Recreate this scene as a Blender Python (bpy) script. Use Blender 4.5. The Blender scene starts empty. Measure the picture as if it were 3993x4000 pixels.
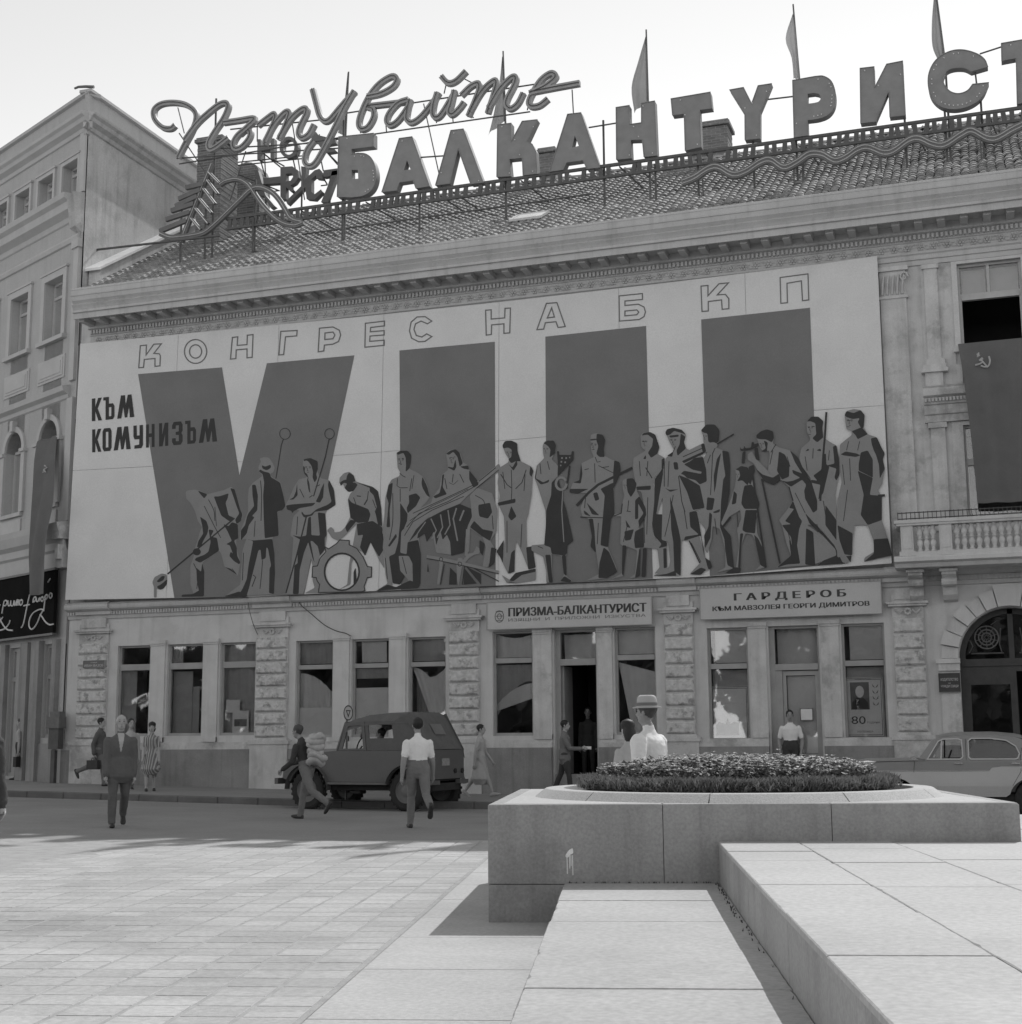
import bpy, bmesh, math, random
from mathutils import Vector, Matrix, noise
from mathutils.geometry import tessellate_polygon
random.seed(7)
SC = bpy.context.scene
COL = SC.collection
R_ = math.radians
# ------------------------------------------------------------------ camera
# pixel units are those of the full photograph (3993 x 4000)
F = 5589.0; CXs, CYs = 1996.5, 2000.0
PITCH = math.atan(894.24/F); ROLL = R_(0.41); YAW = R_(18.9); H = 1.38; DIST = 32.776
def _cam_axes():
    fw = Vector((-math.sin(YAW)*math.cos(PITCH), math.cos(YAW)*math.cos(PITCH), math.sin(PITCH)))
    rt = Vector((math.cos(YAW), math.sin(YAW), 0)); up = rt.cross(fw)
    c, s = math.cos(ROLL), math.sin(ROLL)
    return fw, rt*c-up*s, rt*s+up*c
FW, RT, UP = _cam_axes()
CAM = Vector((0, -DIST, H))
cd = bpy.data.cameras.new('camera'); cam = bpy.data.objects.new('camera', cd); COL.objects.link(cam)
cam.matrix_world = Matrix(((RT.x, UP.x, -FW.x, CAM.x), (RT.y, UP.y, -FW.y, CAM.y), (RT.z, UP.z, -FW.z, CAM.z), (0, 0, 0, 1)))
cd.sensor_fit = 'HORIZONTAL'; cd.sensor_width = 36.0; cd.lens = 36.0*F/3993.0
cd.clip_start = 0.1; cd.clip_end = 3000
SC.camera = cam
SC.render.resolution_x = 1022; SC.render.resolution_y = 1024
# ------------------------------------------------------------------ sky, sun, exposure (a black-and-white photograph)
SUN_AZ, SUN_EL = R_(10.8), R_(46.3)
w = bpy.data.worlds.new('World'); SC.world = w; w.use_nodes = True
nt = w.node_tree; nt.nodes.clear()
sky = nt.nodes.new('ShaderNodeTexSky'); sky.sky_type = 'NISHITA'; sky.sun_disc = False
sky.sun_elevation = SUN_EL; sky.sun_rotation = SUN_AZ; sky.air_density = 1.0; sky.dust_density = 0.0; sky.ozone_density = 1.0
bw = nt.nodes.new('ShaderNodeVectorMath'); bw.operation = 'DOT_PRODUCT'; bw.inputs[1].default_value = (.25, .40, .35); bg = nt.nodes.new('ShaderNodeBackground'); bg.inputs['Strength'].default_value = 0.15
wo = nt.nodes.new('ShaderNodeOutputWorld')
nt.links.new(sky.outputs[0], bw.inputs[0]); nt.links.new(bw.outputs['Value'], bg.inputs['Color']); nt.links.new(bg.outputs[0], wo.inputs['Surface'])
sd = bpy.data.lights.new('sun', 'SUN'); sun = bpy.data.objects.new('sun', sd); COL.objects.link(sun)
SUNV = Vector((math.sin(SUN_AZ)*math.cos(SUN_EL), math.cos(SUN_AZ)*math.cos(SUN_EL), math.sin(SUN_EL)))
sun.rotation_euler = SUNV.to_track_quat('Z', 'Y').to_euler(); sun.location = (0, 0, 60)
sd.energy = 2.0; sd.angle = R_(0.53); sd.color = (1, 1, 1)
SC.view_settings.view_transform = 'Standard'; SC.view_settings.look = 'None'
SC.view_settings.exposure = 0.68; SC.view_settings.gamma = 1.0; SC.view_settings.use_curve_mapping = False
# ------------------------------------------------------------------ pixel -> place
def ray(sx, sy): return FW + RT*((sx-CXs)/F) - UP*((sy-CYs)/F)
def onY(sx, sy, Y=0.0):
    r = ray(sx, sy); t = (Y-CAM.y)/r.y; p = CAM+r*t; return (p.x, p.z)
def onZ(sx, sy, Z=0.0):
    r = ray(sx, sy); t = (Z-CAM.z)/r.z; p = CAM+r*t; return (p.x, p.y)
def g(x):                                   # the street climbs gently towards the left
    return min(0.45, 0.02*max(0.0, -13.0-x))
def ongr(sx, sy, dz=0.0):
    z = dz
    for _ in range(6):
        x, y = onZ(sx, sy, z); z = g(x)+dz
    return Vector((x, y, z))
def Zt(ox, oy, sc, pts): return [(ox+x/sc, oy+y/sc) for x, y in pts]
# ------------------------------------------------------------------ mesh helpers
class MB:
    def __init__(s): s.v = []; s.f = []; s.m = []; s.mi = 0
    def add(s, vs, fs):
        o = len(s.v); s.v += [tuple(v) for v in vs]
        for f in fs: s.f.append([i+o for i in f]); s.m.append(s.mi)
        return s
    def box(s, x0, x1, y0, y1, z0, z1):
        return s.add([(x0,y0,z0),(x1,y0,z0),(x1,y1,z0),(x0,y1,z0),(x0,y0,z1),(x1,y0,z1),(x1,y1,z1),(x0,y1,z1)],
                     [(0,3,2,1),(4,5,6,7),(0,1,5,4),(1,2,6,5),(2,3,7,6),(3,0,4,7)])
    def cbox(s, x0, x1, y0, y1, z0, z1, b):   # box with chamfered front (towards -y) edges
        return s.add([(x0,y0+b,z0),(x1,y0+b,z0),(x1,y0+b,z1),(x0,y0+b,z1),(x0+b,y0,z0+b),(x1-b,y0,z0+b),(x1-b,y0,z1-b),(x0+b,y0,z1-b),
                      (x0,y1,z0),(x1,y1,z0),(x1,y1,z1),(x0,y1,z1)],
                     [(4,5,6,7),(0,1,5,4),(1,2,6,5),(2,3,7,6),(3,0,4,7),(8,9,1,0),(9,10,2,1),(10,11,3,2),(11,8,0,3)])
    def quad(s, a, b, c, d): return s.add([a, b, c, d], [(0,1,2,3)])
    def sweepx(s, prof, x0, x1, caps=True):   # profile (y,z) swept along x
        n = len(prof); s.add([(x0,y,z) for y, z in prof]+[(x1,y,z) for y, z in prof],
            [(i, (i+1) % n, n+(i+1) % n, n+i) for i in range(n)]+([tuple(range(n-1,-1,-1)), tuple(range(n,2*n))] if caps else []))
        return s
    def loop(s, rings, close=True, cap0=True, cap1=True):   # list of rings with equal counts
        n = len(rings[0]); vs = [v for r in rings for v in r]; fs = []
        for k in range(len(rings)-1):
            for i in range(n if close else n-1):
                j = (i+1) % n; fs.append((k*n+i, k*n+j, (k+1)*n+j, (k+1)*n+i))
        if cap0: fs.append(tuple(range(n-1,-1,-1)))
        if cap1: fs.append(tuple(range((len(rings)-1)*n, len(rings)*n)))
        return s.add(vs, fs)
    def tube(s, pts, r, n=6, r1=None):
        pts = [Vector(p) for p in pts]; rings = []
        prev = None
        for i, p in enumerate(pts):
            t = (pts[min(i+1, len(pts)-1)]-pts[max(i-1, 0)])
            if t.length < 1e-9: t = Vector((0,0,1))
            t.normalize()
            a = prev if prev is not None and abs(prev.dot(t)) < .95 else (Vector((0,0,1)) if abs(t.z) < .9 else Vector((0,1,0)))
            u = (a-t*a.dot(t)).normalized(); v = t.cross(u); prev = u
            rr = r if r1 is None else r+(r1-r)*i/max(1, len(pts)-1)
            rings.append([p+u*math.cos(2*math.pi*k/n)*rr+v*math.sin(2*math.pi*k/n)*rr for k in range(n)])
        return s.loop(rings)
    def lathe(s, prof, c=(0,0,0), n=12):      # (r,z) turned about z
        c = Vector(c)
        return s.loop([[c+Vector((r*math.cos(2*math.pi*k/n), r*math.sin(2*math.pi*k/n), z)) for k in range(n)] for r, z in prof])
    def mesh(s, name='m', smooth=False):
        me = bpy.data.meshes.new(name); me.from_pydata(s.v, [], s.f)
        if any(s.m): me.polygons.foreach_set('material_index', s.m)
        if smooth: me.polygons.foreach_set('use_smooth', [True]*len(s.f))
        me.update(); return me
    def ob(s, name, mat, parent=None, smooth=False, **k):
        return ob(name, s.mesh(name, smooth), mat, parent, **k)
def ob(name, me, mat, parent=None, label=None, cat=None, group=None, kind=None):
    o = bpy.data.objects.new(name, me); COL.objects.link(o)
    if me is not None and mat is not None and not me.materials:
        for m in (mat if isinstance(mat, (list, tuple)) else [mat]): me.materials.append(MAT(m))
    if parent is not None:
        o.parent = parent; o.matrix_parent_inverse = Matrix.Translation(-parent.location)
    return tag(o, label, cat, group, kind)
def tag(o, label=None, cat=None, group=None, kind=None):
    if label: o['label'] = label
    if cat: o['category'] = cat
    if group: o['group'] = group
    if kind: o['kind'] = kind
    return o
def thing(name, loc, label, cat, group=None):
    o = bpy.data.objects.new(name, None); o.empty_display_size = .2; COL.objects.link(o); o.location = loc
    return tag(o, label, cat, group)
def inst(name, me, parent, M):                # a copy that shares mesh data; M in world space
    o = bpy.data.objects.new(name, me); COL.objects.link(o)
    o.parent = parent; 
    o.matrix_parent_inverse = Matrix.Translation(-parent.location) if parent.parent is None and parent.data is None else Matrix()
    o.matrix_basis = M
    return o
# 2-D outlines (x,z) -> solid plates in the plane y=Y, outline loops even-odd filled
def plate(loops, y0, y1, mb=None):
    mb = mb or MB()
    V = [[Vector((p[0], p[1], 0)) for p in l] for l in loops]
    tris = tessellate_polygon(V); flat = [p for l in loops for p in l]; n = len(flat)
    vs = [(p[0], y0, p[1]) for p in flat]+[(p[0], y1, p[1]) for p in flat]; fs = []
    for a, b, c in tris:
        A, B, C_ = flat[a], flat[b], flat[c]
        cr = (B[0]-A[0])*(C_[1]-A[1])-(B[1]-A[1])*(C_[0]-A[0])
        if cr < 0: b, c = c, b
        fs.append((a, b, c)); fs.append((n+a, n+c, n+b))
    o = 0
    for li, l in enumerate(loops):
        k = len(l); ar = sum(l[i][0]*l[(i+1) % k][1]-l[(i+1) % k][0]*l[i][1] for i in range(k))
        for i in range(k):
            j = (i+1) % k
            q = (o+i, n+o+i, n+o+j, o+j)
            if (ar > 0) == (li > 0): q = q[::-1]
            fs.append(q)
        o += k
    return mb.add(vs, fs)
def offset(poly, d):                          # mitred offset of a closed loop
    n = len(poly); out = []
    ar = sum(poly[i][0]*poly[(i+1) % n][1]-poly[(i+1) % n][0]*poly[i][1] for i in range(n))
    sg = 1 if ar > 0 else -1
    for i in range(n):
        a, b, c = Vector(poly[i-1]), Vector(poly[i]), Vector(poly[(i+1) % n])
        e1 = (b-a).normalized() if (b-a).length > 1e-9 else Vector((1,0)); e2 = (c-b).normalized() if (c-b).length > 1e-9 else e1
        n1 = Vector((e1.y, -e1.x)); n2 = Vector((e2.y, -e2.x)); m = n1+n2
        if m.length < 1e-6: m = n1.copy()
        m.normalize(); k = max(.35, m.dot(n1)); p = b+m*(sg*d/k); out.append((p.x, p.y))
    return out
def smooth2(pts, k=6, closed=False):          # Catmull-Rom through 2-D or 3-D points
    P = [Vector(p) for p in pts]; n = len(P); out = []
    for i in range(n if closed else n-1):
        p0 = P[i-1] if (closed or i > 0) else P[0]*2-P[1]; p1 = P[i]; p2 = P[(i+1) % n]
        p3 = P[(i+2) % n] if (closed or i+2 < n) else P[n-1]*2-P[n-2]
        for j in range(k):
            t = j/k
            out.append(tuple(.5*((2*p1)+(p2-p0)*t+(2*p0-5*p1+4*p2-p3)*t*t+(3*p1-p0-3*p2+p3)*t**3)))
    if not closed: out.append(tuple(P[-1]))
    return out
def arc(cx, cz, r, a0, a1, n=12, rz=None):
    rz = rz or r
    return [(cx+r*math.cos(R_(a0+(a1-a0)*i/n)), cz+rz*math.sin(R_(a0+(a1-a0)*i/n))) for i in range(n+1)]
def el(cx, cy, rx, ry, n=28): return [(cx+rx*math.cos(2*math.pi*i/n), cy+ry*math.sin(2*math.pi*i/n)) for i in range(n)]
# ------------------------------------------------------------------ materials
_M = {}
SPEC = {}
def mat(name, c, rough=.8, var=.12, scale=3.0, bump=0.0, bscale=40.0, stain=0.0, streak=0.0, metal=0.0, spec=.4, brick=None, tr=0.0, glass=0.0, fine=.05, cell=None):
    SPEC[name] = (c, rough, var, scale, bump, bscale, stain, streak, metal, spec, brick, tr, glass, fine, cell)
def MAT(name):
    if name in _M: return _M[name]
    c, rough, var, scale, bump, bscale, stain, streak, metal, spec, brick, tr, glass, fine, cell = SPEC[name]
    m = bpy.data.materials.new(name); m.use_nodes = True; t = m.node_tree; N = t.nodes; L = t.links
    b = N['Principled BSDF']; out = N['Material Output']
    b.inputs['Roughness'].default_value = rough; b.inputs['Metallic'].default_value = metal
    b.inputs['Specular IOR Level'].default_value = spec
    geo = N.new('ShaderNodeNewGeometry')
    def noise_(sc, det=4, vec=None, ro=.6):
        n = N.new('ShaderNodeTexNoise'); n.inputs['Scale'].default_value = sc; n.inputs['Detail'].default_value = det; n.inputs['Roughness'].default_value = ro
        L.new(vec or geo.outputs['Position'], n.inputs['Vector']); return n.outputs['Fac']
    def rng(x, a, b_, lo, hi):
        n = N.new('ShaderNodeMapRange'); n.clamp = True
        for i, q in ((1, a), (2, b_), (3, lo), (4, hi)): n.inputs[i].default_value = q
        L.new(x, n.inputs[0]); return n.outputs[0]
    def mul(a, b_):
        n = N.new('ShaderNodeMath'); n.operation = 'MULTIPLY'
        for i, q in ((0, a), (1, b_)):
            if isinstance(q, float): n.inputs[i].default_value = q
            else: L.new(q, n.inputs[i])
        return n.outputs[0]
    val = rng(noise_(scale), .3, .7, c*(1-var), c*(1+var))
    if fine: val = mul(val, rng(noise_(scale*40, 2), .3, .7, 1-fine*2, 1+fine*2))
    if stain:
        val = mul(val, rng(noise_(scale*.55, 6, ro=.7), .52, .62, 1.0, 1-stain))
    if streak:
        mp = N.new('ShaderNodeMapping'); mp.inputs['Scale'].default_value = (5, 5, .35); L.new(geo.outputs['Position'], mp.inputs['Vector'])
        val = mul(val, rng(noise_(1.0, 5, mp.outputs[0]), .5, .75, 1.0, 1-streak))
    if cell:    # every paver or tile its own tone: cell = (origin x, y, turn, width, length, spread)
        mp = N.new('ShaderNodeMapping'); mp.vector_type = 'TEXTURE'; mp.inputs['Location'].default_value = (cell[0], cell[1], 0); mp.inputs['Rotation'].default_value = (0, 0, cell[2]); mp.inputs['Scale'].default_value = (cell[3], cell[4], 50.0)
        fl = N.new('ShaderNodeVectorMath'); fl.operation = 'FLOOR'; wn = N.new('ShaderNodeTexWhiteNoise'); wn.noise_dimensions = '3D'
        L.new(geo.outputs['Position'], mp.inputs['Vector']); L.new(mp.outputs[0], fl.inputs[0]); L.new(fl.outputs[0], wn.inputs['Vector']); val = mul(val, rng(wn.outputs['Value'], 0, 1, 1-cell[5], 1+cell[5]))
    if brick:
        br = N.new('ShaderNodeTexBrick'); br.inputs['Scale'].default_value = 1.0
        br.inputs['Brick Width'].default_value = brick[0]; br.inputs['Row Height'].default_value = brick[1]; br.inputs['Mortar Size'].default_value = brick[2]
        br.inputs['Color1'].default_value = (1,1,1,1); br.inputs['Color2'].default_value = (.75,.75,.75,1); br.inputs['Mortar'].default_value = (brick[3],)*3+(1,)
        mp = N.new('ShaderNodeMapping'); mp.inputs['Rotation'].default_value = brick[4]; L.new(geo.outputs['Position'], mp.inputs['Vector']); L.new(mp.outputs[0], br.inputs['Vector'])
        val = mul(val, br.outputs['Color'])
    cc = N.new('ShaderNodeCombineColor')
    for i in range(3): L.new(val, cc.inputs[i])
    L.new(cc.outputs[0], b.inputs['Base Color'])
    if bump:
        bn = N.new('ShaderNodeBump'); bn.inputs['Strength'].default_value = bump; bn.inputs['Distance'].default_value = .02
        L.new(noise_(bscale, 3), bn.inputs['Height']); L.new(bn.outputs[0], b.inputs['Normal'])
    if tr:      # thin cloth: light comes through
        td = N.new('ShaderNodeBsdfTranslucent'); L.new(cc.outputs[0], td.inputs['Color']); mx = N.new('ShaderNodeMixShader'); mx.inputs[0].default_value = tr
        L.new(b.outputs[0], mx.inputs[1]); L.new(td.outputs[0], mx.inputs[2]); L.new(mx.outputs[0], out.inputs['Surface'])
    if glass:   # window pane: see-through with a mirror-like coat
        tp = N.new('ShaderNodeBsdfTransparent'); tp.inputs['Color'].default_value = (.96,.96,.96,1); gl = N.new('ShaderNodeBsdfGlossy'); gl.inputs['Roughness'].default_value = .02
        gl.inputs['Color'].default_value = (.9,.9,.9,1)
        bn = N.new('ShaderNodeBump'); bn.inputs['Strength'].default_value = .05; bn.inputs['Distance'].default_value = .05
        L.new(noise_(1.6, 1), bn.inputs['Height']); L.new(bn.outputs[0], gl.inputs['Normal'])
        fr = N.new('ShaderNodeFresnel'); fr.inputs['IOR'].default_value = 1.5
        ad = N.new('ShaderNodeMath'); ad.operation = 'ADD'; ad.inputs[1].default_value = glass; L.new(fr.outputs[0], ad.inputs[0])
        mx = N.new('ShaderNodeMixShader'); L.new(ad.outputs[0], mx.inputs[0]); L.new(tp.outputs[0], mx.inputs[1]); L.new(gl.outputs[0], mx.inputs[2]); L.new(mx.outputs[0], out.inputs['Surface'])
    _M[name] = m; return m
mat('stucco', .54, .92, .10, 1.2, .25, 30, stain=.18, streak=.22)
mat('stucco_light', .57, .9, .08, 1.5, .2, 30, stain=.08, streak=.15)
mat('stucco_patchy', .55, .92, .16, 1.6, .3, 25, stain=.30, streak=.2)
mat('rustic', .54, .95, .2, 9.0, .5, 30, stain=.45)
mat('plinth', .27, .92, .14, 1.2, .2, 25, stain=.15, streak=.25)
mat('cornice', .50, .9, .08, 1.5, .15, 30, streak=.2)
mat('ornament', .48, .9, .1, 3.0)
mat('stucco_left', .42, .92, .06, 1.0, .15, 30, streak=.12)
mat('trim_left', .47, .9, .06, 2.0, .1, 30)
mat('gable', .52, .95, .12, .8, .3, 18, stain=.2, streak=.25)
mat('white_render', .72, .9, .08, 2.0)
mat('tile', .32, .85, .35, 2.2, .2, 40, fine=.12)
mat('tile_base', .10, .9)
mat('brick', .22, .95, .15, 3.0, .3, 30, brick=(.26, .08, .012, 1.25, (R_(90), 0, 0)))
mat('brick_side', .22, .95, .15, 3.0, .3, 30, brick=(.26, .08, .012, 1.25, (R_(90), 0, R_(90))))
mat('wood_frame', .34, .6, .1, 3.0, spec=.3)
mat('wood_white', .46, .6, .1, 3.0, spec=.3)
mat('wood_dark', .05, .5, .2, 5.0, .2, 20)
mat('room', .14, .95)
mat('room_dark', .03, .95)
mat('pane', .02, glass=.05)
mat('curtain', .80, .9, .05, 4.0, tr=.2)
mat('curtain_mid', .46, .9, .08, 4.0, tr=.2)
mat('blind', .55, .9, .05, 4.0)
mat('paper', .72, .85, .05, 4.0)
mat('paper_dark', .18, .85, .2, 6.0)
mat('metal_dark', .08, .5, .2, 6.0, spec=.5)
mat('metal_mid', .13, .5, .2, 6.0, spec=.5)
mat('sign_face', .24, .6, .12, 3.0, spec=.4)
mat('sign_script', .34, .6, .12, 3.0, spec=.4)
mat('sign_side', .15, .6, .12, 3.0)
mat('neon', .50, .3, .05, 3.0, spec=.6)
mat('lamp_bulb', .75, .3, .05, 3.0, spec=.6)
mat('canvas', .66, .95, .05, .9, .25, 2.2, fine=.03)
mat('canvas_red', .185, .95, .08, 1.0, .25, 2.2, fine=.03)
mat('paint_dark', .05, .95, .1, 2.0)
mat('paint_fig', .25, .95, .06, 2.0)
mat('flag_red', .26, .9, .08, 2.0, tr=.5)
mat('banner_red', .17, .9, .08, 2.0, tr=.25)
mat('flag_pale', .40, .9, .08, 2.0, tr=.3)
mat('flag_mark', .42, .9, .08, 3.0)
mat('board_black', .012, .95, .2, 3.0, spec=.05)
mat('board_light', .50, .8, .05, 2.0)
mat('lettering', .06, .8)
mat('lettering_mid', .16, .8)
mat('lettering_white', .6, .8)
mat('asphalt', .26, .95, .10, .6, .3, 60, stain=.06)
mat('pavement', .26, .95, .10, .8, .2, 40)
mat('kerb', .14, .9, .15, 2.0, .2, 40)
mat('ground', .26, .95, .08, .5, .2, 30)
_c = (-3.871+math.cos(R_(14.6))*-.5975-math.sin(R_(14.6))*-5.05, -22.077+math.sin(R_(14.6))*-.5975+math.cos(R_(14.6))*-5.05)
mat('paver', .41, .93, .14, .5, .25, 35, stain=.16, fine=.06, cell=(_c[0], _c[1], R_(14.6), .325, .30, .10))
mat('mortar', .34, .95, .16, 5.0, fine=.12)
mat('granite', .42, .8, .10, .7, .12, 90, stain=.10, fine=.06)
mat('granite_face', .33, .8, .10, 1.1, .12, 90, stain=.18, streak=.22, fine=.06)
mat('granite_rim', .42, .8, .06, 2.0, .1, 90, fine=.1)
mat('lime', .85, .9)
mat('soil', .035, 1.0, .3, 6.0)
mat('leaf', .12, .6, .5, 9.0, tr=.3)
mat('petal', .55, .6, .3, 12.0, tr=.2)
mat('hedge', .22, .7, .35, 6.0, tr=.4)
mat('weed', .05, .8, .3, 6.0)
# ------------------------------------------------------------------ ground, road, pavement
PA = R_(14.6); PD = Vector((-math.sin(PA), math.cos(PA))); PR = Vector((math.cos(PA), math.sin(PA)))
PO = Vector((-3.871, -22.077))
def P3(u, v, z=0.0): p = PO+PR*u+PD*v; return Vector((p.x, p.y, z))
XS = [-900, -60, -36, -30, -25, -20, -16, -13, -8, 0, 8, 60, 900]
def sheet(name, m, rows, dz):                 # rows: list of y values (or functions of x)
    mb = MB(); vs = []; fs = []; n = len(XS)
    for r in rows:
        for x in XS: vs.append((x, r(x) if callable(r) else r, g(x)+dz))
    for j in range(len(rows)-1):
        for i in range(n-1): fs.append((j*n+i, j*n+i+1, (j+1)*n+i+1, (j+1)*n+i))
    mb.add(vs, fs); return mb.ob(name, m, kind='structure')
SWH = .14
PE = 9.3                                       # far edge of the plaza paving (planter frame v)
def plaza_edge(x): t = (x-PO.x-PD.x*PE)/PR.x; return PO.y+PD.y*PE+PR.y*t
sheet('ground', 'ground', [-900, -60, -20, 30, 900], -.03)
XS_save = XS; XS = [-60, -36, -30, -25, -20, -16, -13, -8, 0, 8, 40]
sheet('road', 'asphalt', [plaza_edge, lambda x: max(-4.54, plaza_edge(x))], 0.0)
KERB_Y = -4.62
pv = MB(); vs = []; fs = []
for r in (KERB_Y+.16, 12.0):
    for x in XS: vs.append((x, r, g(x)+SWH))
n = len(XS); pv.add(vs, [(i, i+1, n+i+1, n+i) for i in range(n-1)])
pavement = pv.ob('pavement', 'pavement', kind='structure')
XS = XS_save
kb = MB().cbox(-.497, .497, 0, .16, -.06, SWH+.005, .02).mesh('kerb_stone'); kb.materials.append(MAT('kerb'))
x = -34.0
while x < 6:
    sl = math.atan2(g(x+.5)-g(x-.5), 1.0)
    o = inst('kerb_stone', kb, pavement, Matrix.Translation((x, KERB_Y+random.uniform(-.006,.006), g(x)+random.uniform(-.004,.004))) @ Matrix.Rotation(-sl, 4, 'Y'))
    x += 1.0
# plaza: square concrete pavers in mortar bands, granite border slabs beside the terrace
plz = MB()
us = [-60, -30, -16, -10, -5, -.57]; vv = [-30, -5, 2, PE]
vs = []; fs = []
for v_ in vv:
    for u_ in us: p = P3(u_, v_); vs.append((p.x, p.y, g(p.x)-.0025))
for j in range(3):
    for i in range(5): a = j*6+i; fs.append((a, a+1, a+7, a+6))
plaza = plz.add(vs, fs).ob('plaza', 'mortar', kind='structure')
pm = MB()
def paver_box(mb, hu, hv, t, b=.003):
    return mb.add([(-hu,-hv,-.03),(hu,-hv,-.03),(hu,hv,-.03),(-hu,hv,-.03),(-hu,-hv,t-b),(hu,-hv,t-b),(hu,hv,t-b),(-hu,hv,t-b),(-hu+b,-hv+b,t),(hu-b,-hv+b,t),(hu-b,hv-b,t),(-hu+b,hv-b,t)],
        [(0,1,5,4),(1,2,6,5),(2,3,7,6),(3,0,4,7),(4,5,9,8),(5,6,10,9),(6,7,11,10),(7,4,8,11),(8,9,10,11)])
pme = paver_box(MB(), .147, .145, 0.0).mesh('paver'); pme.materials.append(MAT('paver'))
cells = []
for j in range(-16, 47):
    for i in range(0, 64):
        u_ = -.76-i*.325; v_ = -4.9+(j+16)*.3
        if v_ > PE-.15: continue
        p = P3(u_, v_); q = (p-CAM); z = q.dot(FW)
        if z < 4.5: continue
        sx = CXs+F*q.dot(RT)/z; sy = CYs-F*q.dot(UP)/z
        if sx < -500 or sy > 4300: continue
        cells.append((z, u_, v_, sx, sy))
cells.sort()
rot = Matrix.Rotation(PA, 4, 'Z'); rest = MB(); cnt = 0
for z, u_, v_, sx, sy in cells:
    p = P3(u_, v_); zz = g(p.x)+random.uniform(0, .002)
    M = Matrix.Translation((p.x, p.y, zz)) @ rot @ Matrix.Rotation(random.uniform(-.004,.004), 4, 'X') @ Matrix.Rotation(random.uniform(-.008,.008), 4, 'Z')
    if cnt < 300 and -60 < sx and sy < 4080: inst('paver', pme, plaza, M); cnt += 1
    else:
        t = MB(); paver_box(t, .147, .145, 0.0); rest.add([M @ Vector(q) for q in t.v], t.f)
rest.ob('paver', 'paver', plaza, kind='stuff')
# granite border beside the terrace
border = MB(); a = [P3(u_, v_, -.006) for u_, v_ in ((-.57,-30),(40,-30),(40,PE),(-.57,PE))]
border = border.quad(*a).ob('plaza_border', 'kerb', kind='structure')
bv = [-30, -12, -9, -7.4, -5.6, -3.9, -2.3, -.85, .32, 1.6, 2.9, 4.2, 5.5, 6.8, 8.1, PE]
for i in range(len(bv)-1):
    for (u0, u1) in ((-.57, 1.2), (1.2, 3.2), (3.2, 5.2), (5.2, 7.5)):
        if u0 > 0 and bv[i] < 3.4: continue
        if u1 > 5 and bv[i] > 8.5: continue
        t = MB(); hu = (u1-u0)/2-.004; hv = (bv[i+1]-bv[i])/2-.004; paver_box(t, hu, hv, 0.0, .004)
        p = P3((u0+u1)/2, (bv[i]+bv[i+1])/2)
        me = t.mesh('paving_slab'); me.materials.append(MAT('granite')); inst('paving_slab', me, border, Matrix.Translation((p.x, p.y, .002+random.uniform(-.001,.001))) @ rot)
# ------------------------------------------------------------------ main building
def sc_(Y): return (DIST+Y)/DIST
def pZ(Z, Y): return H+(Z-H)*sc_(Y)           # height measured on the wall plane -> height at depth Y
def pX(X, Y): return X*sc_(Y)
BX0, BX1 = -23.9, 11.0
mainb = thing('office_building', (-10, 0, .12), 'long two-storey stuccoed building with tiled roof, its front covered by the painted canvas', 'building')
def wall_open(mb, x0, x1, z0, z1, ops, y=0.0, dep=.25):
    xs = sorted({x0, x1, *[o[0] for o in ops], *[o[1] for o in ops]}); zs = sorted({z0, z1, *[o[2] for o in ops], *[o[3] for o in ops]})
    for i in range(len(xs)-1):
        for j in range(len(zs)-1):
            cx, cz = (xs[i]+xs[i+1])/2, (zs[j]+zs[j+1])/2
            if any(o[0] < cx < o[1] and o[2] < cz < o[3] for o in ops): continue
            mb.quad((xs[i],y,zs[j]), (xs[i+1],y,zs[j]), (xs[i+1],y,zs[j+1]), (xs[i],y,zs[j+1]))
    for a, b, c, d in ops:
        mb.quad((a,y,c),(a,y,d),(a,y+dep,d),(a,y+dep,c)); mb.quad((b,y,d),(b,y,c),(b,y+dep,c),(b,y+dep,d))
        mb.quad((a,y,d),(b,y,d),(b,y+dep,d),(a,y+dep,d)); mb.quad((b,y,c),(a,y,c),(a,y+dep,c),(b,y+dep,c))
    return mb
WA = [(-22.33,-21.33),(-20.80,-19.74),(-19.22,-18.19)]; WB = [(-17.04,-16.0),(-15.48,-14.46),(-13.94,-12.94)]
WC = [(-11.72,-10.70),(-10.16,-9.11),(-8.67,-7.68)]; WD = [(-6.46,-5.52),(-5.05,-3.92),(-3.42,-2.48)]
zA, zB, zC, zD = (1.57,3.95,3.30,3.46), (1.50,3.93,3.21,3.32), (1.50,4.0,3.24,3.36), (1.34,3.92,2.98,3.10)
ops = [(a,b,zA[0],zA[1]) for a,b in WA]+[(a,b,zB[0],zB[1]) for a,b in WB]
ops += [(*WC[0],1.5,4.0),(*WC[1],.60,4.0),(*WC[2],1.5,4.0),(*WD[0],1.34,3.92),(*WD[1],.45,3.92),(*WD[2],1.34,3.92)]
ARC_X, ARC_Z, ARC_R = .17, 3.08, 1.09         # arched doorway
wg = wall_open(MB(), BX0, -1.0, -.2, 4.75, ops)
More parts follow.
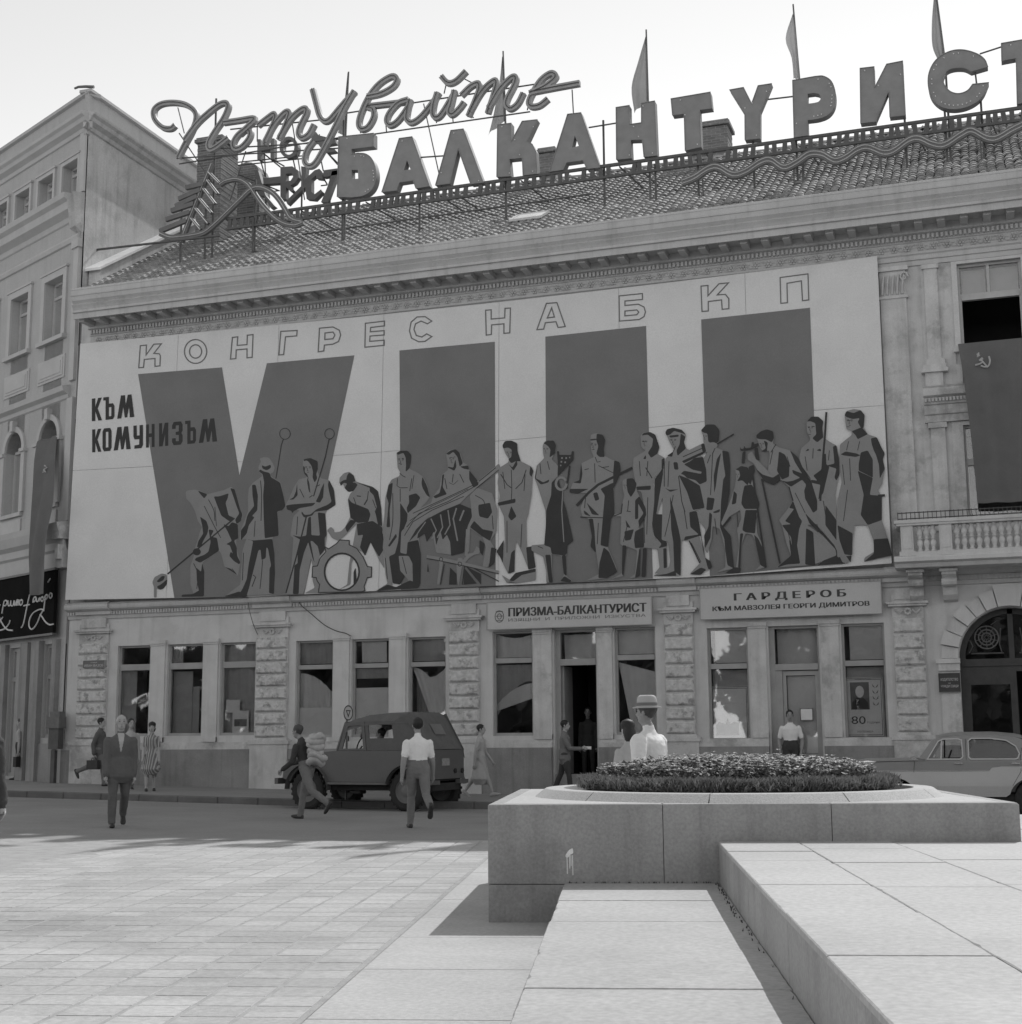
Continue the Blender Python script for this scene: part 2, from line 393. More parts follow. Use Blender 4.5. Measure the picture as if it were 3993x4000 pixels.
# arch bay: wall with a round-headed opening
ap = arc(ARC_X, ARC_Z, ARC_R, 180, 0, 24)
for i in range(24):
    (xa, za), (xb, zb) = ap[i], ap[i+1]
    wg.quad((xa,0,za),(xb,0,zb),(xb,0,4.75),(xa,0,4.75)); wg.quad((xa,0,za),(xa,.45,za),(xb,.45,zb),(xb,0,zb))
x0, x1 = ARC_X-ARC_R, ARC_X+ARC_R
wg.quad((-1.0,0,-.2),(x0,0,-.2),(x0,0,4.75),(-1.0,0,4.75)); wg.quad((x1,0,-.2),(BX1,0,-.2),(BX1,0,4.75),(x1,0,4.75))
wg.quad((x0,0,-.2),(x0,.45,-.2),(x0,.45,ARC_Z),(x0,0,ARC_Z)); wg.quad((x1,0,ARC_Z),(x1,.45,ARC_Z),(x1,.45,-.2),(x1,0,-.2))
wg.ob('ground_floor_wall', 'stucco_light', mainb)
UW = (-.50, .87, 10.12, 11.97); LW = (-.56, .95, 6.0, 8.25)
wu = wall_open(MB(), BX0, BX1, 4.75, 12.2, [UW, LW])
wu.quad((BX0,0,12.2),(BX1,0,12.2),(BX1,0,13.5),(BX0,0,13.5))
wu.ob('upper_wall', 'stucco_patchy', mainb)
shell = MB()
shell.quad((BX1,0,0),(BX1,12.5,0),(BX1,12.5,13.6),(BX1,0,13.6)); shell.quad((BX0,12.5,0),(BX0,0,0),(BX0,0,13.6),(BX0,12.5,13.6)); shell.quad((BX1,12.5,0),(BX0,12.5,0),(BX0,12.5,13.6),(BX1,12.5,13.6))
shell.ob('rear_wall', 'stucco', mainb)
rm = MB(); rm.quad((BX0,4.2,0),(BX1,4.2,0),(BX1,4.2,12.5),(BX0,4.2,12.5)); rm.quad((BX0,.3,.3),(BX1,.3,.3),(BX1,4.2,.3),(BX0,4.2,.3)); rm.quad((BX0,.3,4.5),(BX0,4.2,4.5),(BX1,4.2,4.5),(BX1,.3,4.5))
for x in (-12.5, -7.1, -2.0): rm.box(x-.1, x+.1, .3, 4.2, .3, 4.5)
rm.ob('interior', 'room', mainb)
# plinth and sill course
pl = MB(); sc2 = MB()
edges = [BX0, WC[1][0]-.05, WC[1][1]+.05, WD[1][0]-.05, WD[1][1]+.05, x0-.05]
for i in (0, 2, 4):
    pl.box(edges[i], edges[i+1], -.14, .02, -.2, 1.22); 
    sc2.box(edges[i], edges[i+1], -.09, .02, 1.22, 1.33); sc2.box(edges[i], edges[i+1], -.05, .02, 1.33, 1.40)
pl.ob('plinth', 'plinth', mainb); sc2.ob('sill_course', 'stucco_patchy', mainb)
ds = MB(); ds.box(WC[1][0], WC[1][1], -.32, .3, -.1, .36); ds.box(WC[1][0], WC[1][1], -.02, .3, .36, .6); ds.ob('door_step', 'plinth', mainb)
ds = MB(); ds.box(WD[1][0], WD[1][1], -.3, .3, -.1, .30); ds.box(WD[1][0], WD[1][1], -.02, .3, .3, .45); ds.ob('door_step', 'plinth', mainb)
def frame_win(x0, x1, z0, z1, t0, t1, name='window', fm='wood_frame', y=.10, mull=None):
    fr = MB(); t = .05
    fr.box(x0, x0+t, y, y+.1, z0, z1); fr.box(x1-t, x1, y, y+.1, z0, z1); fr.box(x0+t, x1-t, y, y+.1, z0, z0+t+.02); fr.box(x0+t, x1-t, y, y+.1, z1-t, z1)
    if t0: fr.box(x0+t, x1-t, y-.02, y+.1, t0, t1)
    if mull: fr.box(mull-.03, mull+.03, y+.005, y+.095, (t1 if t0 else z0)+.001, z1-t)
    w_ = fr.ob(name, fm, mainb)
    def pane(a, b):
        p = MB().box(x0+t-.005, x1-t+.005, y+.05, y+.058, a, b); p.ob('pane', 'pane', w_)
    if t0: pane(z0+t+.015, t0+.005); pane(t1-.005, z1-t+.005)
    else: pane(z0+t+.015, z1-t+.005)
    return w_
def curtain(par, x0, x1, z0, z1, m='curtain', y=.205, amp=.018, n=26, top=None, bot=None, left=None, right=None):
    mb = MB(); cols = []
    for i in range(n+1):
        t = i/n; xx = x0+(x1-x0)*t; yy = y+amp*math.sin(t*n*1.15)+amp*.5*math.sin(t*n*.43+1)
        zt = z1 if top is None else z1-top(t); zb = z0 if bot is None else z0+bot(t)
        xl = (left(1.0) if left else 0)*(1-t)
        cols.append(((xx+xl, yy*1.0+.03, zb), (xx, yy, zt)))
    vs = [p for c in cols for p in c]; mb.add(vs, [(2*i, 2*i+2, 2*i+3, 2*i+1) for i in range(n)])
    return mb.ob('curtain', m, par, smooth=True)
wA = [frame_win(a, b, *zA) for a, b in WA]; wB = [frame_win(a, b, *zB) for a, b in WB]
wC = [frame_win(*WC[0], 1.5, 4.0, 3.24, 3.36), frame_win(*WC[2], 1.5, 4.0, 3.24, 3.36)]
wD = [frame_win(*WD[0], 1.34, 3.92, 2.98, 3.10), frame_win(*WD[2], 1.34, 3.92, 2.98, 3.10)]
# things seen behind the panes
b = MB().box(-22.3, -21.85, .22, .24, 1.6, 3.3); b.ob('blind', 'curtain_mid', wA[0])
b = MB(); b.box(-21.86, -21.36, .7, .73, 2.0, 3.9); b.ob('display_board', 'board_black', wA[0])
st = [( -21.5+.17*(1 if k % 2 == 0 else .42)*math.sin(k*math.pi/5), 2.82+.24*(1 if k % 2 == 0 else .42)*math.cos(k*math.pi/5)) for k in range(10)]
plate([st, offset(st, -.025)], .66, .68).ob('star', 'lettering_white', wA[0])
b = MB().box(-20.78, -20.2, .30, .32, 1.6, 3.25); b.box(-20.2, -20.0, .32, .34, 1.6, 2.85); b.ob('panel', 'curtain_mid', wA[1])
curtain(wA[1], -20.78, -20.45, 3.4, 3.95, 'curtain_mid')
curtain(wA[2], -19.2, -18.2, 1.6, 3.95, 'curtain_mid', y=.235)
b = MB(); b.box(-19.12, -18.72, .18, .19, 2.15, 2.48); b.ob('photograph', 'paper', wA[2])
b = MB(); b.box(-18.92, -18.45, .17, .178, 1.62, 2.2); b.ob('photograph', 'paper', wA[2]); b = MB(); b.box(-18.86, -18.5, .162, .168, 1.8, 1.98); b.ob('picture', 'paper_dark', wA[2])
curtain(wB[0], -17.0, -16.05, 1.5, 3.12, 'curtain', top=lambda t: .55*t**2, amp=.02, n=30)
b = MB(); b.box(-17.0, -16.03, .175, .18, 1.55, 2.25); b.ob('paper_sheet', 'paper', wB[0]); curtain(wB[0], -17.0, -16.05, 3.35, 3.9, 'curtain_mid')
b = MB(); b.box(-15.43, -14.5, .18, .19, 1.5, 2.72); b.ob('blind', 'paper', wB[1]); curtain(wB[1], -15.43, -14.5, 2.95, 3.2, 'curtain_mid', amp=.01); curtain(wB[1], -15.3, -14.6, 3.35, 3.9, 'curtain', amp=.022, n=9)
curtain(wB[2], -13.9, -13.0, 2.0, 3.2, 'curtain', left=lambda q: .45, top=lambda t: .5*(1-abs(2*t-1))*t); curtain(wB[2], -13.9, -13.0, 3.35, 3.9, 'curtain_mid', amp=.022, n=12); curtain(wB[2], -13.92, -13.6, 1.55, 3.1, 'curtain_mid', y=.5)
curtain(wC[0], -11.68, -10.74, 3.38, 3.95, 'curtain', amp=.02, top=lambda t: .1*math.sin(3*t)); curtain(wC[0], -11.68, -10.74, 1.9, 3.2, 'curtain_mid', bot=lambda t: .1+.8*math.sin(1.8*t), amp=.02); curtain(wC[0], -11.68, -10.74, 2.1, 2.75, 'curtain', y=.19, bot=lambda t: .3*t, top=lambda t: .5*(1-t)**2, amp=.01)
curtain(wC[1], -8.63, -7.72, 3.38, 3.95, 'curtain', amp=.022, n=12); curtain(wC[1], -8.63, -7.72, 1.55, 3.2, 'curtain', left=lambda q: .3, amp=.022, n=14, top=lambda t: .25*t)
for w_, (a, b_), m1 in ((wD[0], WD[0], 0), (wD[1], WD[2], 1)):
    b = MB(); b.box(a+.16, b_-.06, .18, .19, 3.12, 3.88); b.ob('blind', 'blind', w_); b = MB(); b.box(a+.06, b_-.06, .27, .28, 1.36, 2.96); b.ob('blind', 'curtain_mid', w_)
# glazed doors
def door(x0, x1, z0, z1, t0, t1, open_):
    fr = MB(); y = .12
    fr.box(x0, x0+.12, y, y+.12, z0, 4.0 if open_ else 3.92); fr.box(x1-.05, x1, y, y+.12, z0, 4.0 if open_ else 3.92); fr.box(x0+.12, x1-.05, y-.02, y+.12, t0, t1); fr.box(x0+.12, x1-.05, y, y+.12, (4.0 if open_ else 3.92)-.06, 4.0 if open_ else 3.92)
    d = fr.ob('door_frame', 'wood_frame', mainb)
    MB().box(x0+.11, x1-.045, y+.05, y+.06, t1-.005, 3.95 if open_ else 3.87).ob('fanlight', 'pane', d)
    curtain(d, x0+.14, x1-.07, t1, 3.9, 'curtain', y=.4, amp=.022, n=12)
    return d
dC = door(*WC[1], .6, 3.15, 3.15, 3.30, True); dD = door(*WD[1], .45, 2.92, 2.92, 3.06, False)
lf = MB(); lf.box(-10.04, -9.99, .25, .95, .6, 3.14); lf.ob('door_leaf', 'wood_frame', dC)
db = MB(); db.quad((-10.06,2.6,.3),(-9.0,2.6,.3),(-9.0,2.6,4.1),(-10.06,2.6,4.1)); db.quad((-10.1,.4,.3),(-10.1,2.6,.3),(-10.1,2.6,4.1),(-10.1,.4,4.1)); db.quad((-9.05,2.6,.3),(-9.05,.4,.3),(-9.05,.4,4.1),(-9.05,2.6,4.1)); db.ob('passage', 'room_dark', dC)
lf = MB(); lf.box(-4.78, -4.70, .16, .22, .45, 2.9); lf.box(-4.05, -3.97, .16, .22, .45, 2.9); lf.box(-4.70, -4.05, .16, .22, .45, 1.05); lf.box(-4.70, -4.05, .16, .22, 2.8, 2.9); lf = lf.ob('door_leaf', 'wood_frame', dD)
MB().box(-4.71, -4.04, .185, .195, 1.04, 2.81).ob('pane', 'pane', lf); MB().box(-4.69, -4.06, .26, .28, 1.06, 2.79).ob('blind', 'paper', lf)
nb = MB(); nb.box(-4.42, -4.13, .17, .183, 1.78, 2.06); nb = nb.ob('notice', 'paper_dark', lf); MB().box(-4.40, -4.15, .16, .169, 1.80, 2.04).ob('sheet', 'paper', nb)
MB().box(-4.93, -4.785, .13, .24, .45, 2.915).ob('jamb', 'wood_frame', dD)
# piers between the openings, with little caps
def pier(a, b, z0, z1, m='stucco_light'):
    mb = MB(); mb.box(a, b, -.05, .03, z0, z1-.16); mb.box(a-.02, b+.02, -.075, .03, z1-.16, z1-.11); mb.box(a-.035, b+.035, -.10, .03, z1-.11, z1-.02); mb.box(a, b, -.07, .03, z0, z0+.12); return mb.ob('pier', m, mainb)
for W_, z in ((WA, (1.41, 4.08)), (WB, (1.41, 4.06)), (WC, (1.41, 4.06)), (WD, (1.41, 4.04))):
    for i in (0, 1): pier(W_[i][1]+.05, W_[i+1][0]-.05, *z, m='stucco_patchy' if W_ in (WC, WD) else 'stucco_light')
# rusticated pilasters
rng_ = random.Random(3)
def rustic_block(w_, h_): me = MB().cbox(-w_/2, w_/2, -.10, .02, -h_/2, h_/2, .035).mesh('rusticated_block'); me.materials.append(MAT('rustic')); return me
def pilaster(a, b, n=8, z0=1.50, z1=4.06, big=False):
    mb = MB(); mb.box(a-.02, b+.02, -.055, .02, z0-.08, z1+.5); mb.box(a-.10, b+.10, -.17, .02, -.2, z0-.16); mb.box(a-.14, b+.14, -.20, .02, z0-.16, z0-.06); mb.box(a-.05, b+.05, -.12, .02, z0-.06, z0)
    zc = z1+.24; mb.box(a-.09, b+.09, -.16, .02, zc, zc+.05); mb.box(a-.13, b+.13, -.20, .02, zc+.05, zc+.10)
    mb.box(a+.06, b-.06, -.09, .02, zc+.16, zc+.40)
    p = mb.ob('pilaster', 'stucco_patchy', mainb); h_ = (z1-z0)/n
    me = rustic_block(b-a, h_-.05)
    for i in range(n): inst('rusticated_block', me, p, Matrix.Translation(((a+b)/2, -.03, z0+h_*(i+.5))))
    # carved rosette and swags on the frieze panel
    cx = (a+b)/2; r_ = MB()
    for k in range(8):
        t = k*math.pi/4; r_.lathe([(.0,-.02),(.03,-.012),(.03,.012),(0,.02)], n=6); 
        for q in range(len(r_.v)-24, len(r_.v)): v_ = r_.v[q]; r_.v[q] = (cx+.06*math.cos(t)+v_[0], -.075-v_[2], z1+.13+.06*math.sin(t)+v_[1])
    for sgn in (-1, 1): r_.tube([(cx+sgn*.1,-.07,z1+.16),(cx+sgn*.18,-.08,z1+.08),(cx+sgn*.27,-.07,z1+.17)], .025, 5)
    r_.ob('carving', 'ornament', p); return p
for a, b in ((-23.5,-22.62),(-18.12,-17.26),(-12.82,-12.06),(-7.44,-6.78)): pilaster(a, b)
pilaster(-2.27, -1.63, 7, 1.5, 4.02, True)
# string course below the canvas, with egg-and-dart
def swept(name, prof, m, x0=BX0, x1=BX1): return MB().sweepx(prof, x0, x1).ob(name, m, mainb)
belt = swept('belt_cornice', [(.02,4.70),(-.05,4.70),(-.07,4.78),(-.10,4.80),(-.10,4.90),(-.16,4.91),(-.24,4.95),(-.26,5.0),(-.26,5.06),(-.20,5.12),(-.02,5.15),(.02,5.15)], 'cornice')
eg = MB(); x = BX0+.03
while x < BX1: eg.box(x, x+.045, -.135, -.095, 4.80, 4.89); x += .085
eg.ob('dentil', 'cornice', belt, kind='stuff')
for a, b in ((-23.6,-22.5),(-18.25,-17.1),(-12.95,-11.95),(-7.55,-6.65),(-2.4,-1.5)):
    MB().sweepx([(-.02,4.79),(-.16,4.805),(-.16,4.895),(-.22,4.905),(-.30,4.945),(-.325,5.0),(-.325,5.065),(-.26,5.13),(-.02,5.16)], a, b).ob('belt_block', 'cornice', belt)
# main cornice: architrave, frieze with rosettes, dentils, modillions, corona, gutter
for y_, z_ in ((-1.03,13.46),(-.93,13.02),(-1.03,13.62)): swept('cornice_fillet', [(y_,z_),(y_+.06,z_-.012),(y_+.06,z_+.012)], 'cornice', -23.55, BX1)
crn = swept('main_cornice', [(.02,12.05),(-.05,12.05),(-.05,12.16),(-.09,12.17),(-.09,12.27),(-.13,12.30),(-.13,12.34),(-.04,12.36),(-.04,12.58),(-.08,12.60),(-.08,12.62),(-.10,12.62),(-.10,12.74),(-.2,12.77),(-.2,12.95),
   (-.80,12.97),(-.82,12.86),(-.86,12.86),(-.88,13.10),(-.92,13.16),(-.97,13.22),(-.93,13.25),(-.90,13.27),(-.98,13.34),(-1.02,13.50),(-1.02,13.66),(-.98,13.70),(.02,13.72)], 'cornice', -23.55, BX1)
md = MB(); md.box(-.085, .085, -.70, -.19, .02, .12); md.box(-.10, .10, -.72, -.19, .12, .145)
for v_ in range(8): pass
mdm = md.mesh('modillion'); mdm.materials.append(MAT('trim_left'))
x = -23.4
while x < BX1-.2: inst('modillion', mdm, crn, Matrix.Translation((x, 0, 12.80))); x += .492
dn = MB(); x = -23.5
while x < BX1: dn.box(x, x+.055, -.165, -.095, 12.63, 12.735); x += .1
dn.ob('dentil', 'cornice', crn, kind='stuff')
ro = MB(); ro.lathe([(0,.03),(.03,.045),(.035,.02),(.0,.0)][::-1], n=6)
for k in range(6):
    t = k*math.pi/3; o0 = len(ro.v); ro.lathe([(.028,0),(.034,.012),(.022,.032),(0,.036)], n=6)
    for q in range(o0, len(ro.v)): v_ = ro.v[q]; ro.v[q] = (v_[0]+.062*math.cos(t), v_[1]+.062*math.sin(t), v_[2])
rom = ro.mesh('rosette'); rom.materials.append(MAT('ornament'))
scm = MB(); scm.tube([(.115*math.cos(t*.7)*(1-t*.11), .085*math.sin(t*.7)*(1-t*.11), .01) for t in range(0, 9)], .018, 4, .008); scm = scm.mesh('scroll'); scm.materials.append(MAT('ornament'))
x = -23.3; k = 0
toY = Matrix.Rotation(R_(90), 4, 'X')
while x < BX1-.2:
    inst('rosette', rom, crn, Matrix.Translation((x, -.04, 12.47)) @ toY); inst('scroll', scm, crn, Matrix.Translation((x+.145, -.04, 12.47)) @ toY @ Matrix.Diagonal((1, 1 if k % 2 else -1, 1, 1))); x += .29; k += 1
# ------------------------------------------------------------------ roof
EY, EZ, RY, RZ = -.62, 13.72, 6.0, 17.83
sl = math.atan2(RZ-EZ, RY-EY); SL = math.hypot(RZ-EZ, RY-EY)
rf = MB(); rf.quad((-23.6,EY,EZ-.03),(BX1,EY,EZ-.03),(BX1,RY,RZ-.03),(-23.6,RY,RZ-.03)); rf.quad((-23.6,RY,RZ-.03),(BX1,RY,RZ-.03),(BX1,12.7,EZ-.03),(-23.6,12.7,EZ-.03)); rf.quad((BX1,EY,EZ-.03),(BX1,12.7,EZ-.03),(BX1,RY,RZ-.03),(BX1,RY,RZ-.031))
roof = rf.ob('roof', 'tile_base', mainb)
TW, TL = .195, .275
def tile_geo():
    xs = [-.5, -.3, -.1, .1, .3, .5]; hs = [.0, .03, .042, .042, .03, .0]; t = MB(); n = len(xs)
    lo = [(x*TW, 0, h+.045) for x, h in zip(xs, hs)]; hi = [(x*TW*.92, TL*1.18, h+.0) for x, h in zip(xs, hs)]; un = [(x*TW*.86, .004, h+.004) for x, h in zip(xs, hs)]
    t.add(lo+hi+un, [(i, i+1, n+i+1, n+i) for i in range(n-1)]+[(i+1, i, 2*n+i, 2*n+i+1) for i in range(n-1)]); return t
tg = tile_geo(); tm = tg.mesh('roof_tile'); tm.materials.append(MAT('tile'))
B = Matrix(((1,0,0,0),(0,math.cos(sl),-math.sin(sl),0),(0,math.sin(sl),math.cos(sl),0),(0,0,0,1)))
tiles = []; rr = random.Random(5)
nr = int(SL/TL); ncol = int((BX1+23.5)/TW)
for j in range(nr):
    for i in range(ncol):
        s = j*TL; tiles.append((j*1.0-i*.12, Matrix.Translation((-23.4+i*TW+(.5 if j % 2 else 0)*0, EY+math.cos(sl)*s, EZ+math.sin(sl)*s)) @ B @ Matrix.Translation((rr.uniform(-.012,.012), rr.uniform(-.02,.02), rr.uniform(-.006,.012))) @ Matrix.Rotation(rr.uniform(-.05,.05), 4, 'Z')))
vis = [t for t in tiles if t[1].translation.x < 1.3]; vis.sort(key=lambda t: t[0]); near = set(id(t) for t in vis[:300])
restt = MB()
for t in tiles:
    if id(t) in near: inst('roof_tile', tm, roof, t[1])
    else: restt.add([t[1] @ Vector(v_) for v_ in tg.v], tg.f)
restt.ob('roof_tile', 'tile', roof, kind='stuff')
rg = MB(); x = -23.5
while x < BX1:
    h_ = rr.uniform(0, .02)
    rg.loop([[(x+dx, RY+r_*math.cos(R_(a)), RZ+.0+h_+r_*math.sin(R_(a))) for a in range(0, 181, 30)] for dx, r_ in ((0,.10),(.36,.085),(.40,.125),(.44,.10))], close=False); x += .42
rg.ob('ridge_tile', 'tile', roof, kind='stuff')
# low fire wall on the left, running up the slope, with a pale coping
fw_ = MB()
def slopept(y, dz): return EZ+(y-EY)*math.tan(sl)+dz
for a, b, dz0, dz1, m in ((-23.88,-23.5,-.3,.42,0),):
    fw_.add([(a,.2,slopept(.2,dz0)),(b,.2,slopept(.2,dz0)),(b,5.6,slopept(5.6,dz0)),(a,5.6,slopept(5.6,dz0)),(a,.2,slopept(.2,dz1)),(b,.2,slopept(.2,dz1)),(b,5.6,slopept(5.6,dz1)),(a,5.6,slopept(5.6,dz1))],
            [(0,3,2,1),(4,5,6,7),(0,1,5,4),(1,2,6,5),(2,3,7,6),(3,0,4,7)])
fwo = fw_.ob('fire_wall', 'gable', mainb)
cp = MB(); cp.add([(a,y,slopept(y,dz)) for y in (.05, 5.7) for dz in (.421,.50) for a in (-23.95,-23.40)], [(0,1,3,2),(4,6,7,5),(2,3,7,6),(0,4,5,1),(1,5,7,3),(0,2,6,4)]); cp.ob('coping', 'white_render', fwo)
# roof hatch
ht = MB(); M = Matrix.Translation((-11.0, .75, slopept(.75,.10))) @ B; ht.add([M @ Vector(v_) for v_ in ((-.48,0,0),(.40,0,0),(.48,.6,0),(-.40,.6,0),(-.48,0,.06),(.40,0,.06),(.48,.6,.06),(-.40,.6,.06))], [(0,3,2,1),(4,5,6,7),(0,1,5,4),(1,2,6,5),(2,3,7,6),(3,0,4,7)]); ht.ob('roof_hatch', 'white_render', roof)
# chimneys
def chimney(x0, x1, y0, y1, zt, dome=False, cap=True):
    zb = slopept(y0, -.2); mb = MB(); z = zb; k = 0
    while z < zt-.02:
        d = .006 if k % 2 else 0.0; mb.box(x0+d, x1-d, y0+d, y1-d, z, z+.077); z += .082; k += 1
    if dome:
        mb.loop([[(x0+dx*(x1-x0), y, zt+.0+h_) for dx, h_ in ((0,0),(.12,.25),(.3,.38),(.5,.42),(.7,.38),(.88,.25),(1,0))] for y in (y0, y1)])
    elif cap: mb.box(x0-.07, x1+.07, y0-.07, y1+.07, zt, zt+.1); mb.box(x0-.03, x1+.03, y0-.03, y1+.03, zt+.1, zt+.16)
    return mb.ob('chimney', 'brick', roof)
def chim_px(sx0, sx1, sytop, Y, d, **k):
    a, zt = onY(sx0, sytop, Y); b, _ = onY(sx1, sytop, Y); return chimney(a, b, Y, Y+d, zt, **k)
chim_px(772, 866, 560, 3.2, 1.0); chim_px(905, 1015, 690, 5.6, .7, dome=True); chim_px(2690, 2842, 505, 6.3, .8); chim_px(2105, 2165, 600, 6.3, .6); chim_px(1560, 1612, 790, 5.7, .5, cap=False)
# ------------------------------------------------------------------ right bay with window, entablature, balcony and arched door
bay = MB()
bay.box(-2.2, -1.63, -.10, .02, 5.16, 12.04); bay.box(-2.25, -1.58, -.13, .02, 11.30, 11.36); bay.box(-2.26, -1.56, -.16, .02, 11.95, 12.05)
bay = bay.ob('giant_pilaster', 'stucco_patchy', mainb)
vo = MB(); vo.tube([(-1.66+.10*math.cos(t*.8)*(1-t*.08), -.15, 11.78+.13*math.sin(t*.8)*(1-t*.08)) for t in range(12)], .035, 5, .015)
for k in range(5): vo.tube([(-2.15+k*.11, -.11, 11.40), (-2.13+k*.11, -.17, 11.6+.06*(k % 2)), (-2.1+k*.11, -.14, 11.85)], .035, 5, .02)
vo.ob('capital', 'ornament', bay)
ps = MB(); ps.box(-1.22, -.93, -.09, .02, 9.80, 12.02); ps.box(-1.26, -.89, -.13, .02, 11.92, 12.02); ps.box(-1.30, -.62, -.03, .02, 9.5, 12.04)
ps.box(-1.28, -.86, -.14, .02, 9.66, 9.80); ps.box(-1.38, -.80, -.24, .02, 9.48, 9.56); ps.box(-1.34, -.83, -.20, .02, 9.56, 9.66)
ps.box(-1.30, -.92, -.16, .02, 9.0, 9.48); ps.box(-.62, -.50, -.16, .02, 9.0, 9.62); ps.box(-.92, -.62, -.05, .02, 9.0, 9.5)
ps.ob('window_surround', 'stucco_patchy', mainb)
en = MB(); en.sweepx([(.02,8.35),(-.12,8.35),(-.14,8.50),(-.18,8.52),(-.18,8.72),(-.22,8.74),(-.24,8.88),(-.34,8.92),(-.36,9.08),(-.40,9.12),(.02,9.14)], -1.36, 2.4)
en = en.ob('entablature', 'stucco_patchy', mainb); dn = MB(); x = -1.33
while x < 2.3: dn.box(x, x+.04, -.285, -.235, 8.79, 8.87); x += .075
dn.ob('dentil', 'cornice', en, kind='stuff')
lp = MB(); lp.box(-1.25, -.94, -.09, .02, 5.9, 8.22); lp.box(-1.30, -.90, -.13, .02, 8.22, 8.34); lp.box(-.80, -.56, -.04, .02, 5.9, 8.34); lp.ob('small_pilaster', 'stucco_patchy', mainb)
fr = MB(); fr.box(-.62, -.50, -.06, .02, 10.0, 12.04); fr.box(.87, 1.0, -.06, .02, 10.0, 12.04); fr.box(-.50, .87, -.06, .02, 11.97, 12.04); fr.box(-.66, 1.05, -.14, .02, 9.92, 10.0); fr.box(-.56, .95, -.045, .02, 8.25, 8.34); fr.ob('window_trim', 'stucco_light', mainb)
frame_win(UW[0], UW[1], 11.22, 11.97, None, None, 'window', 'wood_white', .08, mull=.16)
f2 = MB(); f2.box(-.50, -.43, .08, .18, 10.12, 11.22); f2.box(.80, .87, .08, .18, 10.12, 11.22); f2.box(-.43, .80, .06, .18, 11.14, 11.218); f2.ob('window_frame', 'wood_white', mainb)
MB().box(-.42, .1, .3, .32, 11.28, 11.9).ob('blind', 'curtain_mid', mainb); MB().box(.2, .8, .3, .32, 11.28, 11.9).ob('blind', 'curtain_mid', mainb)
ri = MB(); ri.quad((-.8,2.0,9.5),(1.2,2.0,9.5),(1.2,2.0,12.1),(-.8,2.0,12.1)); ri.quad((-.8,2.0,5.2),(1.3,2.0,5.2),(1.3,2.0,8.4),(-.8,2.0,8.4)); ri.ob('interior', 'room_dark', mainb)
frame_win(LW[0], LW[1], LW[2], LW[3], 7.35, 7.5, 'window', 'wood_white', .08, mull=.2)
# balcony: slab, corbels, balustrade, rail
bal = MB(); bal.sweepx([(.02,5.02),(-.9,5.02),(-.95,5.10),(-1.05,5.14),(-1.05,5.22),(-1.0,5.26),(.02,5.26)], -2.12, 3.4); bal = bal.ob('balcony', 'stucco_light', mainb)
def bpost(x, y): 
    m_ = MB(); m_.box(x-.17, x+.17, y-.13, y+.13, 5.26, 5.36); m_.box(x-.13, x+.13, y-.10, y+.10, 5.36, 5.92); m_.box(x-.09, x+.09, y-.115, y-.10, 5.42, 5.86); return m_.ob('pedestal', 'stucco_light', bal)
bpost(-1.83, -.88); bpost(-1.03, -.88); bpost(1.6, -.88)
rl = MB(); rl.box(-2.05, 3.3, -1.02, -.74, 5.92, 5.97); rl.box(-2.08, 3.3, -1.05, -.71, 5.97, 6.04); rl.box(-1.70, -1.16, -1.0, -.76, 5.26, 5.35); rl.box(-.9, 1.47, -1.0, -.76, 5.26, 5.35); rl.box(-2.08, -1.8, -.71, 0, 5.92, 6.04); rl.ob('rail', 'stucco_light', bal)
bm_ = MB().lathe([(.05,0),(.06,.03),(.035,.06),(.055,.12),(.075,.17),(.06,.22),(.03,.27),(.055,.285),(.055,.30),(.03,.315),(.06,.36),(.075,.41),(.055,.46),(.035,.51),(.06,.54),(.05,.57)], n=8).mesh('baluster', True); bm_.materials.append(MAT('stucco_light'))
for x in [-1.57, -1.43, -1.29]+[-.80+.152*k for k in range(15)]: inst('baluster', bm_, bal, Matrix.Translation((x, -.88, 5.35)))
for x in (-1.72, -1.02, 1.5):
    c = MB(); c.loop([[(x-.15, y, z), (x+.15, y, z)] for y, z in ((0,5.02),(-.62,5.02),(-.62,4.88),(-.5,4.80),(-.36,4.62),(-.30,4.46),(-.18,4.36),(0,4.32))], close=False, cap0=False, cap1=False)
    pr = [(0,5.02),(-.62,5.02),(-.62,4.88),(-.5,4.80),(-.36,4.62),(-.30,4.46),(-.18,4.36),(0,4.32)]
    for sx_ in (-.15, .15): c.add([(x+sx_, y, z) for y, z in pr], [tuple(range(8))])
    c.box(x-.19, x+.19, -.68, 0, 4.94, 5.0); c.tube([(x-.16,-.5,4.72),(x+.16,-.5,4.72)], .09, 8); c.ob('corbel', 'stucco_patchy', bal)
pg = MB()
for x0_, x1_ in ((-2.0, 3.2),):
    pg.tube([(x0_,-1.0,6.20),(x1_,-1.0,6.20)], .012, 4); pg.tube([(x0_,-1.0,6.07),(x1_,-1.0,6.07)], .012, 4)
    x = x0_
    while x < x1_: pg.tube([(x,-1.0,6.04),(x,-1.0,6.22)], .008, 4); x += .09
pg.ob('flower_rail', 'metal_dark', bal)
